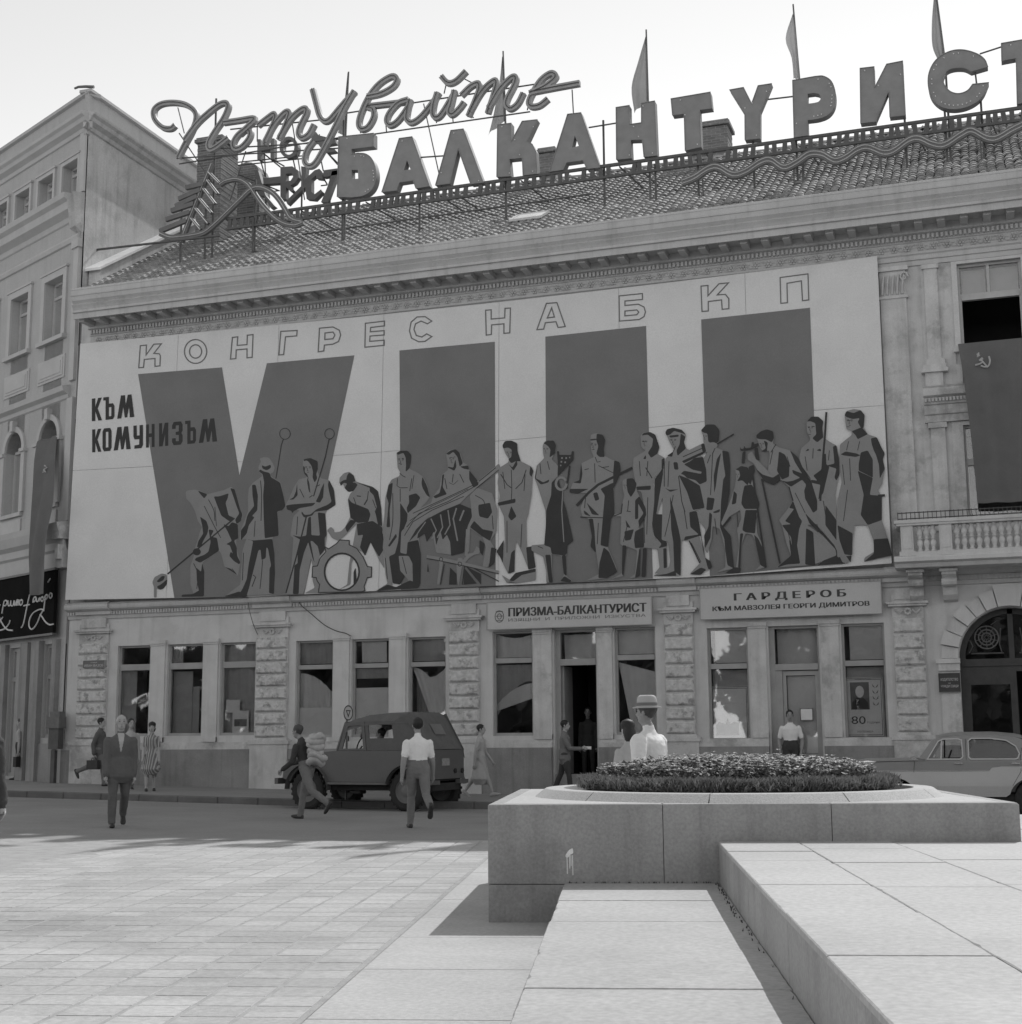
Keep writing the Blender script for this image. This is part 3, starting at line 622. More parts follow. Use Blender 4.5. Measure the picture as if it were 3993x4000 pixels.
# arch stones: alternating raised blocks
def vouss(a0, a1, r0, r1, d):
    m_ = MB(); n = 4; P = []
    for r_ in (r0, r1): P.append([(ARC_X+r_*math.cos(R_(a0+(a1-a0)*i/n)), ARC_Z+r_*math.sin(R_(a0+(a1-a0)*i/n))) for i in range(n+1)])
    plate([P[0]+P[1][::-1]], -d, .02, m_); return m_
ang = [180, 168, 155, 142, 128, 115, 102, 78, 65, 52, 38, 25, 12, 0]
for i in range(13):
    a0, a1 = ang[i]-.5, ang[i+1]+.5; raised = i in (1, 3+0, 5, 7, 9, 11) if i != 6 else True
    vouss(a0, a1, ARC_R+.02, ARC_R+(.40 if i % 2 else .36) if i != 6 else ARC_R+.50, .15 if (i % 2 or i == 6) else .08).ob('arch_stone', 'stucco_light', mainb)
im = MB(); im.box(-1.40, -.90, -.17, .02, 2.98, 3.08); im.box(-1.36, -.91, -.13, .02, 2.82, 2.98); im.box(-1.33, -.925, -.06, .02, .3, 2.82); im.ob('impost', 'stucco_patchy', mainb)
im = MB(); im.box(1.24, 1.74, -.17, .02, 2.98, 3.08); im.box(1.25, 1.70, -.13, .02, 2.82, 2.98); im.box(1.265, 1.67, -.06, .02, .3, 2.82); im.ob('impost', 'stucco_patchy', mainb)
ad = MB(); ad.box(x0, x1, .3, .42, 2.80, 3.08); ad.box(x0+.04, x1-.04, .26, .3, 2.92, 3.0)
for a, b in ((x0, x0+.20), (.10, .24)): ad.box(a, b, .3, .4, -.1, 2.80)
ad.box(x0+.20, .10, .3, .4, 2.52, 2.80); ad.box(x0+.20, .10, .3, .4, -.1, 1.25); ad.box(x0+.26, .04, .285, .3, .5, 1.1); ad.box(ARC_X-.05, ARC_X+.06, .3, .4, 3.08, 4.15)
ad = ad.ob('arched_door', 'wood_dark', mainb)
P1 = arc(ARC_X, ARC_Z, ARC_R+.02, 180, 0, 24); P2 = arc(ARC_X, ARC_Z, ARC_R-.12, 180, 0, 24); plate([P1+P2[::-1]], .3, .4).ob('arch_frame', 'wood_dark', ad)
MB().box(x0+.19, .11, .34, .35, 1.24, 2.53).ob('pane', 'pane', ad)
fp = arc(ARC_X, ARC_Z, ARC_R-.11, 180, 0, 24); plate([fp], .40, .41).ob('fanlight', 'pane', ad)
gr = MB()
for cx in (-.33, .67):
    for r_ in (.10, .17, .25): gr.tube([(cx+r_*math.cos(t*math.pi/8), .37, 3.55+r_*math.sin(t*math.pi/8)) for t in range(17)], .016, 5)
    for k in range(10): t = k*math.pi/5; gr.tube([(cx+.03*math.cos(t),.37,3.55+.03*math.sin(t)),(cx+.25*math.cos(t+.3),.37,3.55+.25*math.sin(t+.3))], .010, 4)
    sg = -1 if cx < 0 else 1; gr.tube([(cx-.34,.37,3.2),(cx+.34,.37,3.2)], .016, 4); gr.tube([(cx+sg*.38,.37,3.22),(cx+sg*.30,.37,3.36),(cx+sg*.36,.37,3.5)], .012, 4); gr.tube([(cx-sg*.30,.37,3.22),(cx-sg*.26,.37,3.4),(cx-sg*.3,.37,3.75)], .012, 4); gr.tube([(cx-sg*.1,.37,3.82),(cx-sg*.25,.37,3.92)], .012, 4)
gr.ob('grille', 'metal_mid', ad)
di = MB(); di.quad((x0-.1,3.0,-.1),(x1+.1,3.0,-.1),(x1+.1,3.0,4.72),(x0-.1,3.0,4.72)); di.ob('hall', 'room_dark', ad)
# ------------------------------------------------------------------ corner building on the left, its front turned back by 27 degrees
LA = R_(27); LQ = Vector((-math.cos(LA), math.sin(LA), 0)); LN = Vector((-math.sin(LA), -math.cos(LA), 0)); LC = Vector((-23.95, -.05, 0))
leftb = thing('corner_building', (-24.5, 1, .35), 'taller grey corner building at the left edge with arched first-floor windows', 'building')
# local frame: a = distance along the front from the corner (to the left), d = out of the wall, z = up
LM = Matrix(((LQ.x, LN.x, 0, LC.x), (LQ.y, LN.y, 0, LC.y), (0, 0, 1, 0), (0, 0, 0, 1)))
class LB(MB):
    def lbox(s, a0, a1, d0, d1, z0, z1):
        vs = [LM @ Vector(v) for v in ((a0,d0,z0),(a1,d0,z0),(a1,d1,z0),(a0,d1,z0),(a0,d0,z1),(a1,d0,z1),(a1,d1,z1),(a0,d1,z1))]
        return s.add(vs, [(0,1,2,3),(7,6,5,4),(4,5,1,0),(5,6,2,1),(6,7,3,2),(7,4,0,3)])
    def lquad(s, *p): return s.add([LM @ Vector(v) for v in p], [(3,2,1,0)])
    def lsweep(s, prof, a0, a1):
        n = len(prof); s.add([LM @ Vector((a0,d,z)) for d, z in prof]+[LM @ Vector((a1,d,z)) for d, z in prof], [(i, (i+1) % n, n+(i+1) % n, n+i) for i in range(n)]+[tuple(range(n-1,-1,-1)), tuple(range(n,2*n))]); return s
LEN = 16.0
tw = [(.40+1.52*k, 1.34+1.52*k, 16.98, 18.02) for k in range(9)]
sw = [(.98+2.2*k, 2.13+2.2*k, 12.9, 14.68) for k in range(6)]
ar_ = [(1.48+2.2*k) for k in range(6)]; AR = .56
lops = tw+sw+[(.52,1.22,1.55,4.1),(2.5,3.35,.5,4.1),(4.3,5.6,1.2,4.1)]
mb = LB()
xs = sorted({0, LEN, *[q for o in lops for q in o[:2]], *[a-AR for a in ar_], *[a+AR for a in ar_]}); zs = sorted({0.0, 19.85, *[q for o in lops for q in o[2:]], 8.03, 9.92})
allops = lops+[(a-AR, a+AR, 8.03, 9.92) for a in ar_]
for i in range(len(xs)-1):
    for j in range(len(zs)-1):
        cx, cz = (xs[i]+xs[i+1])/2, (zs[j]+zs[j+1])/2
        if any(o[0] < cx < o[1] and o[2] < cz < o[3] for o in allops): continue
        hit = [a for a in ar_ if abs(cx-a) < AR and zs[j] == 9.92]
        if hit:
            a = hit[0]; top = zs[j+1]; n = 12
            for k in range(n):
                t0, t1 = math.pi-math.pi*k/n, math.pi-math.pi*(k+1)/n
                p0, p1 = (a+AR*math.cos(t0), 9.92+AR*math.sin(t0)), (a+AR*math.cos(t1), 9.92+AR*math.sin(t1))
                mb.lquad((p0[0],0,p0[1]),(p1[0],0,p1[1]),(p1[0],0,top),(p0[0],0,top)); mb.lquad((p0[0],0,p0[1]),(p0[0],-.4,p0[1]),(p1[0],-.4,p1[1]),(p1[0],0,p1[1]))
            continue
        mb.lquad((xs[i],0,zs[j]),(xs[i+1],0,zs[j]),(xs[i+1],0,zs[j+1]),(xs[i],0,zs[j+1]))
for a, b, c, d in allops:
    e = -.4
    mb.lquad((a,0,c),(a,0,d),(a,e,d),(a,e,c)); mb.lquad((b,0,d),(b,0,c),(b,e,c),(b,e,d)); mb.lquad((b,0,c),(a,0,c),(a,e,c),(b,e,c))
    if d != 9.92: mb.lquad((a,0,d),(b,0,d),(b,e,d),(a,e,d))
mb.ob('street_wall', 'stucco_left', leftb)
# gable (party) wall above the neighbour's roof, and the roof slab
gb = MB(); gx = -23.92
gb.quad((gx,-.03,0),(gx,14,0),(gx,14,18.75),(gx,-.03,18.75)); gb.ob('party_wall', 'gable', leftb)
gp = MB(); gp.quad((gx,-.03,19.1),(gx,14,19.1),(gx,14,19.86),(gx,-.03,19.86)); gp.box(-24.02, -23.90, -.12, .02, 18.6, 19.88); gp.ob('gable_parapet', 'stucco_left', leftb)
e_ = LM @ Vector((LEN, 0, 0)); rs = MB(); rs.add([(gx,-.03,19.0),(gx,14,19.0),(e_.x,14,19.0),(e_.x,e_.y,19.0)], [(0,1,2,3)]); rs.ob('flat_roof', 'tile_base', leftb)
bk = MB(); bk.quad((gx,14,0),(e_.x,14,0),(e_.x,14,19.8),(gx,14,19.8)); bk.ob('rear_wall', 'stucco_left', leftb)
def lband(name, prof, a0=-.02, m='trim_left', a1=LEN): return LB().lsweep(prof, a0, a1).ob(name, m, leftb)
lband('parapet_cap', [(0,19.80),(.10,19.82),(.12,19.90),(-.35,19.92),(-.35,19.8)], -.05)
lband('crown_cornice', [(0,18.70),(.05,18.72),(.08,18.82),(.22,18.90),(.26,19.0),(.34,19.06),(.36,19.14),(0,19.18)], -.30)
pc = MB(); pc.add([(gx+d, y, z) for y in (-.3, 14.0) for d, z in ((0,18.72),(.06,18.74),(.10,18.84),(.24,18.92),(.28,19.02),(.36,19.08),(.38,19.14),(0,19.18))], [(i,(i+1) % 8,8+(i+1) % 8,8+i) for i in range(8)]+[tuple(range(7,-1,-1)), tuple(range(8,16))]); pc.ob('gable_cornice', 'gable', leftb)
pc = MB(); pc.box(-24.2, -23.80, -.15, 14, 19.865, 19.95); pc.ob('gable_coping', 'trim_left', leftb)
fin = MB(); 0 and fin.loop([[(-23.98+.09*math.cos(t*math.pi/4)+dx, -.1+.09*math.sin(t*math.pi/4), z) for t in range(8)] for z, dx in ((19.95,0),(20.02,-.03),(20.06,-.12))]); fin.tube([(-23.74,-.12,19.99),(-24.0,-.15,20.03),(-24.2,-.2,20.03),(-24.32,-.22,19.99)], .05, 6, .035); fin.ob('corner_flashing', 'metal_mid', leftb)
lband('storey_cornice', [(0,16.15),(.05,16.18),(.10,16.30),(.30,16.42),(.34,16.62),(.46,16.70),(.50,16.84),(0,16.90)], .30)
bro = MB(); bro.loop([[LM @ Vector((a, d, z)) for d, z in ((0,15.7),(.06+q*.2,16.0-q*.2),(.3*q+.05,16.5),(.4*q+.04,16.83),(0,16.86))] for a, q in ((.30,1.0),(.18,.55),(.06,.75),(-.03,.2))]); bro.ob('broken_cornice', 'gable', leftb)
lband('frieze_band', [(0,15.50),(.06,15.52),(.10,15.62),(.06,15.70),(0,15.72)], .15)
lband('middle_cornice', [(0,10.92),(.05,10.95),(.08,11.05),(.22,11.12),(.26,11.26),(0,11.32)], .36)
lband('lower_cornice', [(0,6.10),(.05,6.14),(.06,6.60),(.14,6.66),(.16,6.85),(.30,6.95),(.40,7.18),(.44,7.34),(0,7.42)], -.05)
cb = LB(); cb.lbox(-.05,.32,.0,.22,6.12,6.9); cb.lbox(-.08,.36,0,.36,6.9,7.3); cb.lbox(.0,.2,.22,.34,6.35,6.75); cb.ob('carved_block', 'stucco_patchy', leftb)
cp_ = LB(); cp_.lbox(.02,.36,0,.10,7.42,10.9); cp_.lbox(.0,.40,0,.14,15.25,15.5); cp_.lbox(.06,.34,0,.09,11.4,15.25); cp_.lbox(-.02,.30,.0,.06,16.9,18.7); cp_.ob('corner_pilaster', 'trim_left', leftb)
def lwin(a0, a1, z0, z1, t=.18, arch=False, sill=True):
    f = LB()
    if not arch:
        f.lbox(a0-t,a0,0,.06,z0-.02,z1+t); f.lbox(a1,a1+t,0,.06,z0-.02,z1+t); f.lbox(a0,a1,0,.06,z1,z1+t); f.lbox(a0-t-.04,a1+t+.04,0,.09,z1+t,z1+t+.06)
        if sill: f.lbox(a0-t-.05,a1+t+.05,0,.14,z0-.14,z0-.02)
    else:
        c = (a0+a1)/2; r = (a1-a0)/2; n = 12
        pr = [[LM @ Vector((c+rr_*math.cos(math.pi*k/n), d, z1+rr_*math.sin(math.pi*k/n))) for rr_, d in ((r,0),(r,.07),(r+.16,.07),(r+.16,0))] for k in range(n+1)]
        f.loop(pr); f.lbox(a0-.22,a0,0,.08,z0,z1-.10); f.lbox(a1,a1+.22,0,.08,z0,z1-.10); f.lbox(a0-.28,a0+.02,0,.14,z1-.12,z1-.02); f.lbox(a1-.02,a1+.28,0,.14,z1-.12,z1-.02)
        f.lbox(c-.09,c+.09,0,.16,z1+r,z1+r+.32); f.lbox(a0-.15,a1+.15,0,.10,z0-.12,z0-.01); f.lbox(a0-.1,a1+.1,0,.05,z0-.62,z0-.2)
    w_ = f.ob('window', 'trim_left', leftb)
    s = LB(); y = -.24; m_ = (a0+a1)/2; z2 = z1+(.5 if arch else 0)
    s.lbox(a0,a0+.07,y-.06,y,z0,z2 if not arch else z1); s.lbox(a1-.07,a1,y-.06,y,z0,z2 if not arch else z1); s.lbox(m_-.05,m_+.05,y-.06,y,z0,z2); s.lbox(a0+.07,a1-.07,y-.06,y,z0,z0+.08)
    zt = z1-.02 if arch else z0+(z1-z0)*.72
    s.lbox(a0+.07,a1-.07,y-.065,y+.005,zt,zt+.08)
    if not arch: s.lbox(a0+.07,a1-.07,y-.06,y,z1-.07,z1)
    s.ob('frame', 'wood_white', w_)
    g_ = LB(); g_.lbox(a0,a1,y-.035,y-.03,z0,z1 if not arch else z1+.58); g_.ob('pane', 'pane', w_)
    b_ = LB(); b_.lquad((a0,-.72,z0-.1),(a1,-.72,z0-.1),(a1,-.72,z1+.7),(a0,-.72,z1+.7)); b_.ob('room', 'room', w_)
for q in tw[:6]: lwin(*q, t=.12, sill=False)
for q in sw[:4]: lwin(*q, t=.2)
for a in ar_[:4]: lwin(a-AR, a+AR, 8.03, 9.92, arch=True)
for a0, a1, z0, z1 in sw[:4]:
    f = LB(); f.lbox(a0-.25,a1+.25,0,.03,11.62,12.30); f.lbox(a0-.16,a1+.16,.03,.05,11.70,12.22); f.lbox(a0-.06,a1+.06,.05,.065,11.78,12.14); f.ob('spandrel_panel', 'trim_left', leftb)
# ground floor: shop front under the black signboard
sf = LB(); sf.lbox(.28,.52,0,.14,.0,4.2); sf.lbox(1.24,1.5,0,.16,.0,4.2); sf.lbox(1.62,1.84,0,.10,.0,4.2); sf.lbox(2.0,2.44,0,.13,0,4.2); sf.lbox(3.4,3.7,0,.13,0,4.2); sf.lbox(0.5,1.3,0,.06,.2,1.4); sf.ob('shop_pillar', 'plinth', leftb)
for a0, a1, z0, z1 in ((.52,1.22,1.55,4.1),(2.5,3.35,.5,4.1),(4.3,5.6,1.2,4.1)):
    s = LB(); s.lbox(a0,a0+.08,-.2,-.1,z0,z1); s.lbox(a1-.08,a1,-.2,-.1,z0,z1); s.lbox(a0+.08,a1-.08,-.2,-.1,3.15,3.27); s.lbox(a0+.08,a1-.08,-.2,-.1,z1-.1,z1); s.lbox(a0+.08,a1-.08,-.2,-.1,z0,z0+.1)
    if a0 == 2.5: s.lbox(2.9,3.1,-.19,-.08,z0,z1)
    w_ = s.ob('shop_window', 'wood_frame', leftb); g_ = LB(); g_.lbox(a0+.07,a1-.07,-.155,-.15,z0,z1-.08); g_.ob('pane', 'pane', w_)
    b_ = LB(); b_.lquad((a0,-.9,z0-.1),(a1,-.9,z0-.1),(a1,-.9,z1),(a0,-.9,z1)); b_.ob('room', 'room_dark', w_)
qn = MB()
for k in range(9): qn.cbox(-23.86, -23.50, -.16, .02, 1.45+k*.32, 1.45+k*.32+.29, .03)
# black fascia board with white script
fb = thing('fascia_board', LM @ Vector((2.5, .2, 4.4)), 'black shop fascia board with white handwritten lettering under the corner building', 'sign')
s = LB(); s.lbox(.30, 9.0, .15, .24, 4.36, 6.08); s.ob('board', 'board_black', fb)
s = LB(); s.lbox(.27, 9.0, .14, .27, 6.08, 6.14); s.lbox(.27, 9.0, .14, .27, 4.30, 4.36); s.ob('edging', 'metal_dark', fb)
def onL(sx, sy, off=0.0):
    r = ray(sx, sy); c = LC+LN*off; t = (c-CAM).dot(LN)/r.dot(LN); p = CAM+r*t; return ((p-c).dot(LQ), p.z)
def script(parent, strokes, ox, oy, s_, off, rad, m, nm='letter'):
    for st in strokes:
        P = [onL(ox+x/s_, oy+y/s_, off) for x, y in st]; P = smooth2(P, 4) if len(P) > 2 else P
        MB().tube([LM @ Vector((a, off, z)) for a, z in P], rad, 5).ob(nm, m, parent)
W = (0, 2200, 1.756)
script(fb, [
 [(-28,300),(-20,262),(-8,268),(-14,285),(-27,295),(-10,298),(2,285)],                         # е
 [(14,345),(22,300),(30,262),(42,256),(50,268),(40,290),(26,292)],                              # р
 [(56,256),(58,292),(70,286),(76,256)], [(76,256),(76,290),(88,292)], [(92,290),(98,256)], [(100,256),(100,290),(112,268),(122,250),(118,290)],   # ти
 [(118,252),(112,292)], [(114,272),(128,270)], [(132,250),(127,290)],                           # н
 [(146,250),(136,266),(140,288),(152,280),(155,258),(146,250)],                                 # о
 [(205,215),(192,270),(178,340),(166,400),(156,430),(146,442)], [(163,292),(205,284)],          # big descender (f-like)
 [(228,262),(232,240),(244,232),(248,246),(238,262),(226,268)], [(250,236),(252,262),(264,258),(268,238)], # б ю
 [(276,234),(270,262)], [(272,248),(282,247)], [(290,230),(282,246),(288,262),(298,252),(296,234),(290,230)],
 [(312,222),(305,290),(300,330)], [(306,236),(318,216),(328,226),(318,246),(306,250)],           # р
 [(346,204),(338,222),(344,240),(356,230),(356,210),(346,204)],                                 # о
 [(300,318),(270,318),(230,340),(206,380),(200,425),(212,452),(232,446),(256,410),(276,360),(300,318)], [(276,352),(292,372),(312,402),(340,422),(366,418)],
 [(-20,330),(-5,370),(20,420),(50,455),(88,462)], [(20,370),(2,400),(-14,440),(-10,460),(30,452),(60,420),(70,392)],
 [(330,130),(346,105)]], *W, .25, .022, 'lettering_white')
# long red banner hung from the arched window
hb = thing('hanging_flag', LM @ Vector((1.0, .5, 5.4)), 'long narrow dark banner hung from an arched window of the corner building', 'banner')
Lp = [(200,1000),(192,1100),(185,1240),(165,1440),(148,1600),(150,1740),(157,1832)]; Rp = [(312,966),(292,1100),(276,1330),(250,1480),(245,1600),(247,1720),(240,1822)]
rows = []
for k, (l, r_) in enumerate(zip(smooth2(Lp, 4), smooth2(Rp, 4))):
    off = .10+.62*min(1, k/9); row = []
    for i in range(9):
        t = i/8; sx, sy = (l[0]+(r_[0]-l[0])*t)/1.38, 1000+(l[1]+(r_[1]-l[1])*t)/1.38
        a, z = onL(sx, sy, off); row.append(LM @ Vector((a, off+.05*math.sin(t*9+k*.25), z)))
    rows.append(row)
m_ = MB(); m_.loop(rows, close=False, cap0=False, cap1=False); m_.ob('cloth', 'banner_red', hb, smooth=True)
script(hb, [[(232,1168),(240,1150),(252,1140)], [(236,1150),(246,1166)], [(240,1130),(246,1134)]], 0, 1000, 1.38, .55, .02, 'flag_mark', 'emblem')
# street wall lamp bracket / letter box on a post by the corner
# ------------------------------------------------------------------ neon signs on the roof
SY = 1.0
zB2, zC, zD = (500,200,1.929), (1300,100,1.6075), (2400,0,1.2109)
def S1(z, pts, Y=SY): return [onY(*p, Y) for p in Zt(*z, pts)]
rs_ = thing('roof_sign', (-8, SY, 15.9), 'row of tall dark block letters standing on a frame along the roof edge', 'sign')
sm = lambda l: smooth2(l, 5)
LET = [(zC, [[(38,698),(258,675),(258,758),(118,775),(118,808)]+sm([(160,800),(210,806),(250,840),(272,905),(271,970),(245,1030),(195,1066),(120,1078)])+[(28,1075)], [(118,905),(158,905),(160,960),(118,965)]]),
 (zC, [[(418,708),(500,697),(610,1008),(522,1022),(505,972),(420,985),(402,1035),(308,1045)], [(466,845),(488,902),(446,908)]]),
 (zC, [[(742,658),(822,648),(948,985),(866,995),(788,775),(735,992),(645,1003)]]),
 (zC, [[(1035,622),(1122,612),(1122,725),(1190,600),(1285,590),(1222,725),(1255,745),(1278,790),(1285,930),(1195,940),(1190,830),(1110,838),(1120,945),(1030,950)]]),
 (zC, [[(1475,556),(1560,546),(1680,890),(1595,900),(1572,845),(1468,860),(1448,905),(1360,918)], [(1520,690),(1545,755),(1503,765)]]),
 (zD, [[(8,508),(72,498),(74,588),(128,580),(128,488),(192,477),(203,735),(140,742),(132,660),(78,662),(82,748),(10,755)]]),
 (zD, [[(268,467),(455,435),(463,512),(405,520),(412,695),(335,712),(330,538),(275,545)]]),
 (zD, [[(545,425),(612,413),(650,488),(680,405),(745,395),(690,525),(690,655),(618,662),(617,540)]]),
 (zD, [[(843,380)]+sm([(950,361),(990,360),(1028,385),(1047,440),(1042,500),(1015,540),(970,560),(915,568)])+[(918,640),(850,650)], [(915,443)]+sm([(945,439),(968,445),(977,462),(966,480),(940,487)])+[(915,490)]]),
 (zD, [[(1162,323),(1230,315),(1233,410),(1288,303),(1365,288),(1378,545),(1303,553),(1298,432),(1240,566),(1238,575),(1165,583)]]),
 (zD, [sm([(1768,315),(1752,280),(1712,252),(1645,235),(1580,245),(1520,285),(1488,345),(1485,410),(1503,465),(1545,503),(1600,516),(1660,508),(1712,483),(1748,445),(1772,390)])+sm([(1695,398),(1670,428),(1630,442),(1590,432),(1562,400),(1558,365),(1575,335),(1610,322),(1655,322),(1690,338)])]),
 (zD, [[(1830,205),(2020,172),(2020,255),(1970,262),(1975,480),(1905,492),(1900,275),(1832,288)]])]
bulb = MB().lathe([(0,-.018),(.016,-.01),(.018,0),(.012,.012),(0,.018)], n=6).mesh('bulb', True); bulb.materials.append(MAT('lamp_bulb'))
for z, loops in LET:
    L_ = [S1(z, l) for l in loops]; o = plate(L_, SY, SY+.24).ob('letter', 'sign_face', rs_)
    rim = plate([offset(L_[0], .006), offset(L_[0], -.008)], SY-.02, SY).ob('edge_strip', 'sign_face', o)
    for q in range(0, len(L_[0]), 2):
        a, b = Vector(L_[0][q]), Vector(L_[0][(q+1) % len(L_[0])]); c = sum((Vector(p) for p in L_[0]), Vector((0,0)))/len(L_[0]); p = a*.8+b*.2; p = p+(c-p).normalized()*.09
        ins = lambda l: sum((l[j-1][1] > p.y) != (l[j][1] > p.y) and p.x < (l[j-1][0]-l[j][0])*(p.y-l[j][1])/(l[j-1][1]-l[j][1])+l[j][0] for j in range(len(l))) % 2
        if random.random() < .6 and ins(L_[0]) and not any(ins(h) for h in L_[1:]): inst('bulb', bulb, o, Matrix.Translation((p.x, SY-.012, p.y)))
# ladder frame below the letters
fm = MB(); X0, X1 = -20.0, 3.2; ZA, ZBt = 15.92, 15.62
fm.box(X0, X1, SY+.02, SY+.10, ZA, ZA+.07); fm.box(X0, X1, SY+.02, SY+.10, ZBt, ZBt+.06); fm.ob('rail', 'metal_dark', rs_)
rg_ = MB().box(-.055, .055, .03, .09, 0, ZA-ZBt-.06).mesh('rung'); rg_.materials.append(MAT('metal_dark'))
x = X0+.1; q = 0
while x < X1:
    if random.random() < .92: inst('rung', rg_, rs_, Matrix.Translation((x, SY, ZBt+.06)) @ Matrix.Shear('XZ', 4, (0, 0)) @ Matrix.Rotation(random.uniform(-.12,.22), 4, 'Y'))
    x += random.choice((.2, .2, .24, .17)); q += 1
def roofz(y): return EZ+(y-EY)*math.tan(sl)+.05
def post(sx, sy_top, par, Y=SY+.16, r=.03, name='post'):
    X_, zt = onY(sx, sy_top, Y); return MB().tube([(X_,Y,roofz(Y)-.1),(X_,Y,zt)], r, 6).ob(name, 'metal_dark', par)
for sx, st in ((1343,470),(1640,640),(1975,480),(2357,470),(2560,640),(2726,600),(2940,500),(3102,330),(3531,400),(3690,420),(3828,330)): post(sx, st, rs_)
dg = MB()
for sx in (1180, 1430, 1700, 1760, 2035, 2420, 2480, 2760, 3130, 3560, 3860):
    X_, zt = onY(sx, 780-(sx-1343)*.15, SY+.1); dg2 = MB().tube([(X_,SY+.1,15.9),(X_+.25,2.9,roofz(2.9)-.05)], .022, 5); dg2.ob('strut', 'metal_dark', rs_)
for (xa, ya), (xb, yb) in (((1560,620),(1740,608)),((2300,498),(2410,480)),((3000,388),(3110,375)),((3828,210),(3920,180)),((3810,280),(3816,330))):
    a = onY(xa, ya, SY+.12); b = onY(xb, yb, SY+.12); MB().tube([(a[0],SY+.12,a[1]),(b[0],SY+.12,b[1])], .022, 5).ob('brace', 'metal_dark', rs_)
# long tie bar low over the tiles
a = onY(1180, 915, 1.6); MB().tube([(a[0],1.6,a[1]),(-12.8,1.6,a[1]+.02),(-9.5,1.6,a[1]+.05)], .025, 5).ob('tie_bar', 'metal_dark', rs_)
# handwritten neon word above
hs = thing('script_sign', (-15, SY, 17), 'handwritten neon word above the block letters, looped strokes on thin rails', 'sign')
def swept_stroke(P, w_, d_, y, mb):            # flat channel of width w_ following P
    n = len(P); rings = []
    for i, p in enumerate(P):
        a = Vector(P[max(0, i-1)]); b = Vector(P[min(n-1, i+1)]); t = (b-a).normalized(); nn = Vector((-t.y, t.x))*w_/2; yy = y+.0016*i
        rings.append([(p[0]+nn.x, yy, p[1]+nn.y), (p[0]-nn.x, yy, p[1]-nn.y), (p[0]-nn.x, yy+d_, p[1]-nn.y), (p[0]+nn.x, yy+d_, p[1]+nn.y)])
    return mb.loop(rings)
WORD = [(zB2, [(365,562),(330,588),(265,578),(208,515),(202,445),(255,400),(350,388),(440,405),(505,455),(512,515),(480,600),(430,690),(372,800)]),
 (zB2, [(435,680),(520,560),(600,480),(690,408),(745,393),(758,428),(722,510),(660,600),(608,690),(615,738),(660,722),(755,648)]),
 (zB2, [(730,545),(840,528),(962,512),(900,580),(830,640),(798,700),(815,737),(862,720),(912,660),(922,610),(890,588),(840,625)]),
 (zB2, [(988,568),(1060,510),(1108,478),(1118,512),(1080,600),(1035,708)]), (zB2, [(1042,690),(1110,560),(1188,470),(1222,465),(1215,505),(1180,590),(1140,672)]), (zB2, [(1150,655),(1230,520),(1310,445),(1350,438),(1345,480),(1300,570),(1288,625),(1312,655),(1362,625),(1402,550)]),
 (zB2, [(1398,293),(1425,400),(1450,490),(1482,530),(1525,518),(1595,435),(1650,370),(1712,305)]), (zB2, [(1715,305),(1640,430),(1560,590),(1470,760),(1412,850),(1365,868),(1335,830),(1348,755),(1400,675)]),
 (zC, [(222,452),(310,432),(385,388),(408,340),(375,322),(300,365),(235,440),(185,540),(165,612),(180,650),(222,635),(256,572),(250,522),(215,505),(340,488),(482,470)]),
 (zC, [(482,470),(420,492),(365,550),(345,600),(365,630),(412,602),(470,522),(490,475)]), (zC, [(492,470),(475,540),(470,592),(502,612),(562,570),(640,470),(668,422)]),
 (zC, [(662,425),(640,500),(634,560),(655,582),(692,550),(772,415)]), (zC, [(770,412),(750,500),(735,547),(757,562),(800,522),(828,482)]), (zC, [(688,325),(730,366),(780,352),(842,290)]),
 (zC, [(813,447),(870,390),(918,368),(925,400),(900,470),(855,572)]), (zC, [(868,545),(940,420),(1010,353),(1032,360),(1015,430),(975,552)]), (zC, [(985,522),(1050,410),(1120,335),(1152,328),(1145,372),(1100,460),(1093,502),(1120,522),(1162,490),(1197,422)]),
 (zC, [(1240,432),(1330,392),(1395,342),(1402,315),(1370,303),(1310,345),(1260,420),(1233,482),(1250,508),(1300,500),(1352,458)]), (zC, [(1250,425),(1400,395),(1555,366)])]
for k, (z, pts) in enumerate(WORD):
    P = smooth2(S1(z, pts), 5); o = swept_stroke(P, .15, .14, SY-.10-.004*(k % 5), MB()).ob('letter_stroke', 'sign_script', hs)
    MB().tube([(p[0], SY-.125-.004*(k % 5)+.0016*i, p[1]) for i, p in enumerate(P)], .012, 4).ob('neon_tube', 'metal_dark', o)
    e1 = MB(); 
for (a, b) in (((1356,441),(2100,327)),((900,505),(1330,460)),((1312,545),(2071,436)),((700,640),(1340,535)),((850,580),(1200,560)),((690,618),(1330,578))):
    A, B_ = onY(*a, SY+.1), onY(*b, SY+.1); MB().tube([(A[0],SY+.1,A[1]),(B_[0],SY+.1,B_[1])], .022, 5).ob('rail', 'metal_dark', hs)
for (a, b) in (((695,420),(720,520)),((1408,520),(1415,495)),((1510,515),(1508,490)),((1705,480),(1708,455)),((1770,475),(1768,450)),((1850,460),(1830,440)),((2060,430),(2066,405)),((1655,405),(1735,770)),((1735,365),(1745,320)),((1815,308),(1885,345)),((2235,350),(2240,440)),((700,520),(860,760)),((1140,470),(1190,780)),((960,590),(900,780))):
    A, B_ = onY(*a, SY+.08), onY(*b, SY+.08); MB().tube([(A[0],SY+.08,A[1]),(B_[0],SY+.08,B_[1])], .018, 5).ob('stay', 'metal_dark', hs)
post(845, 385, hs); post(1000, 700, hs)
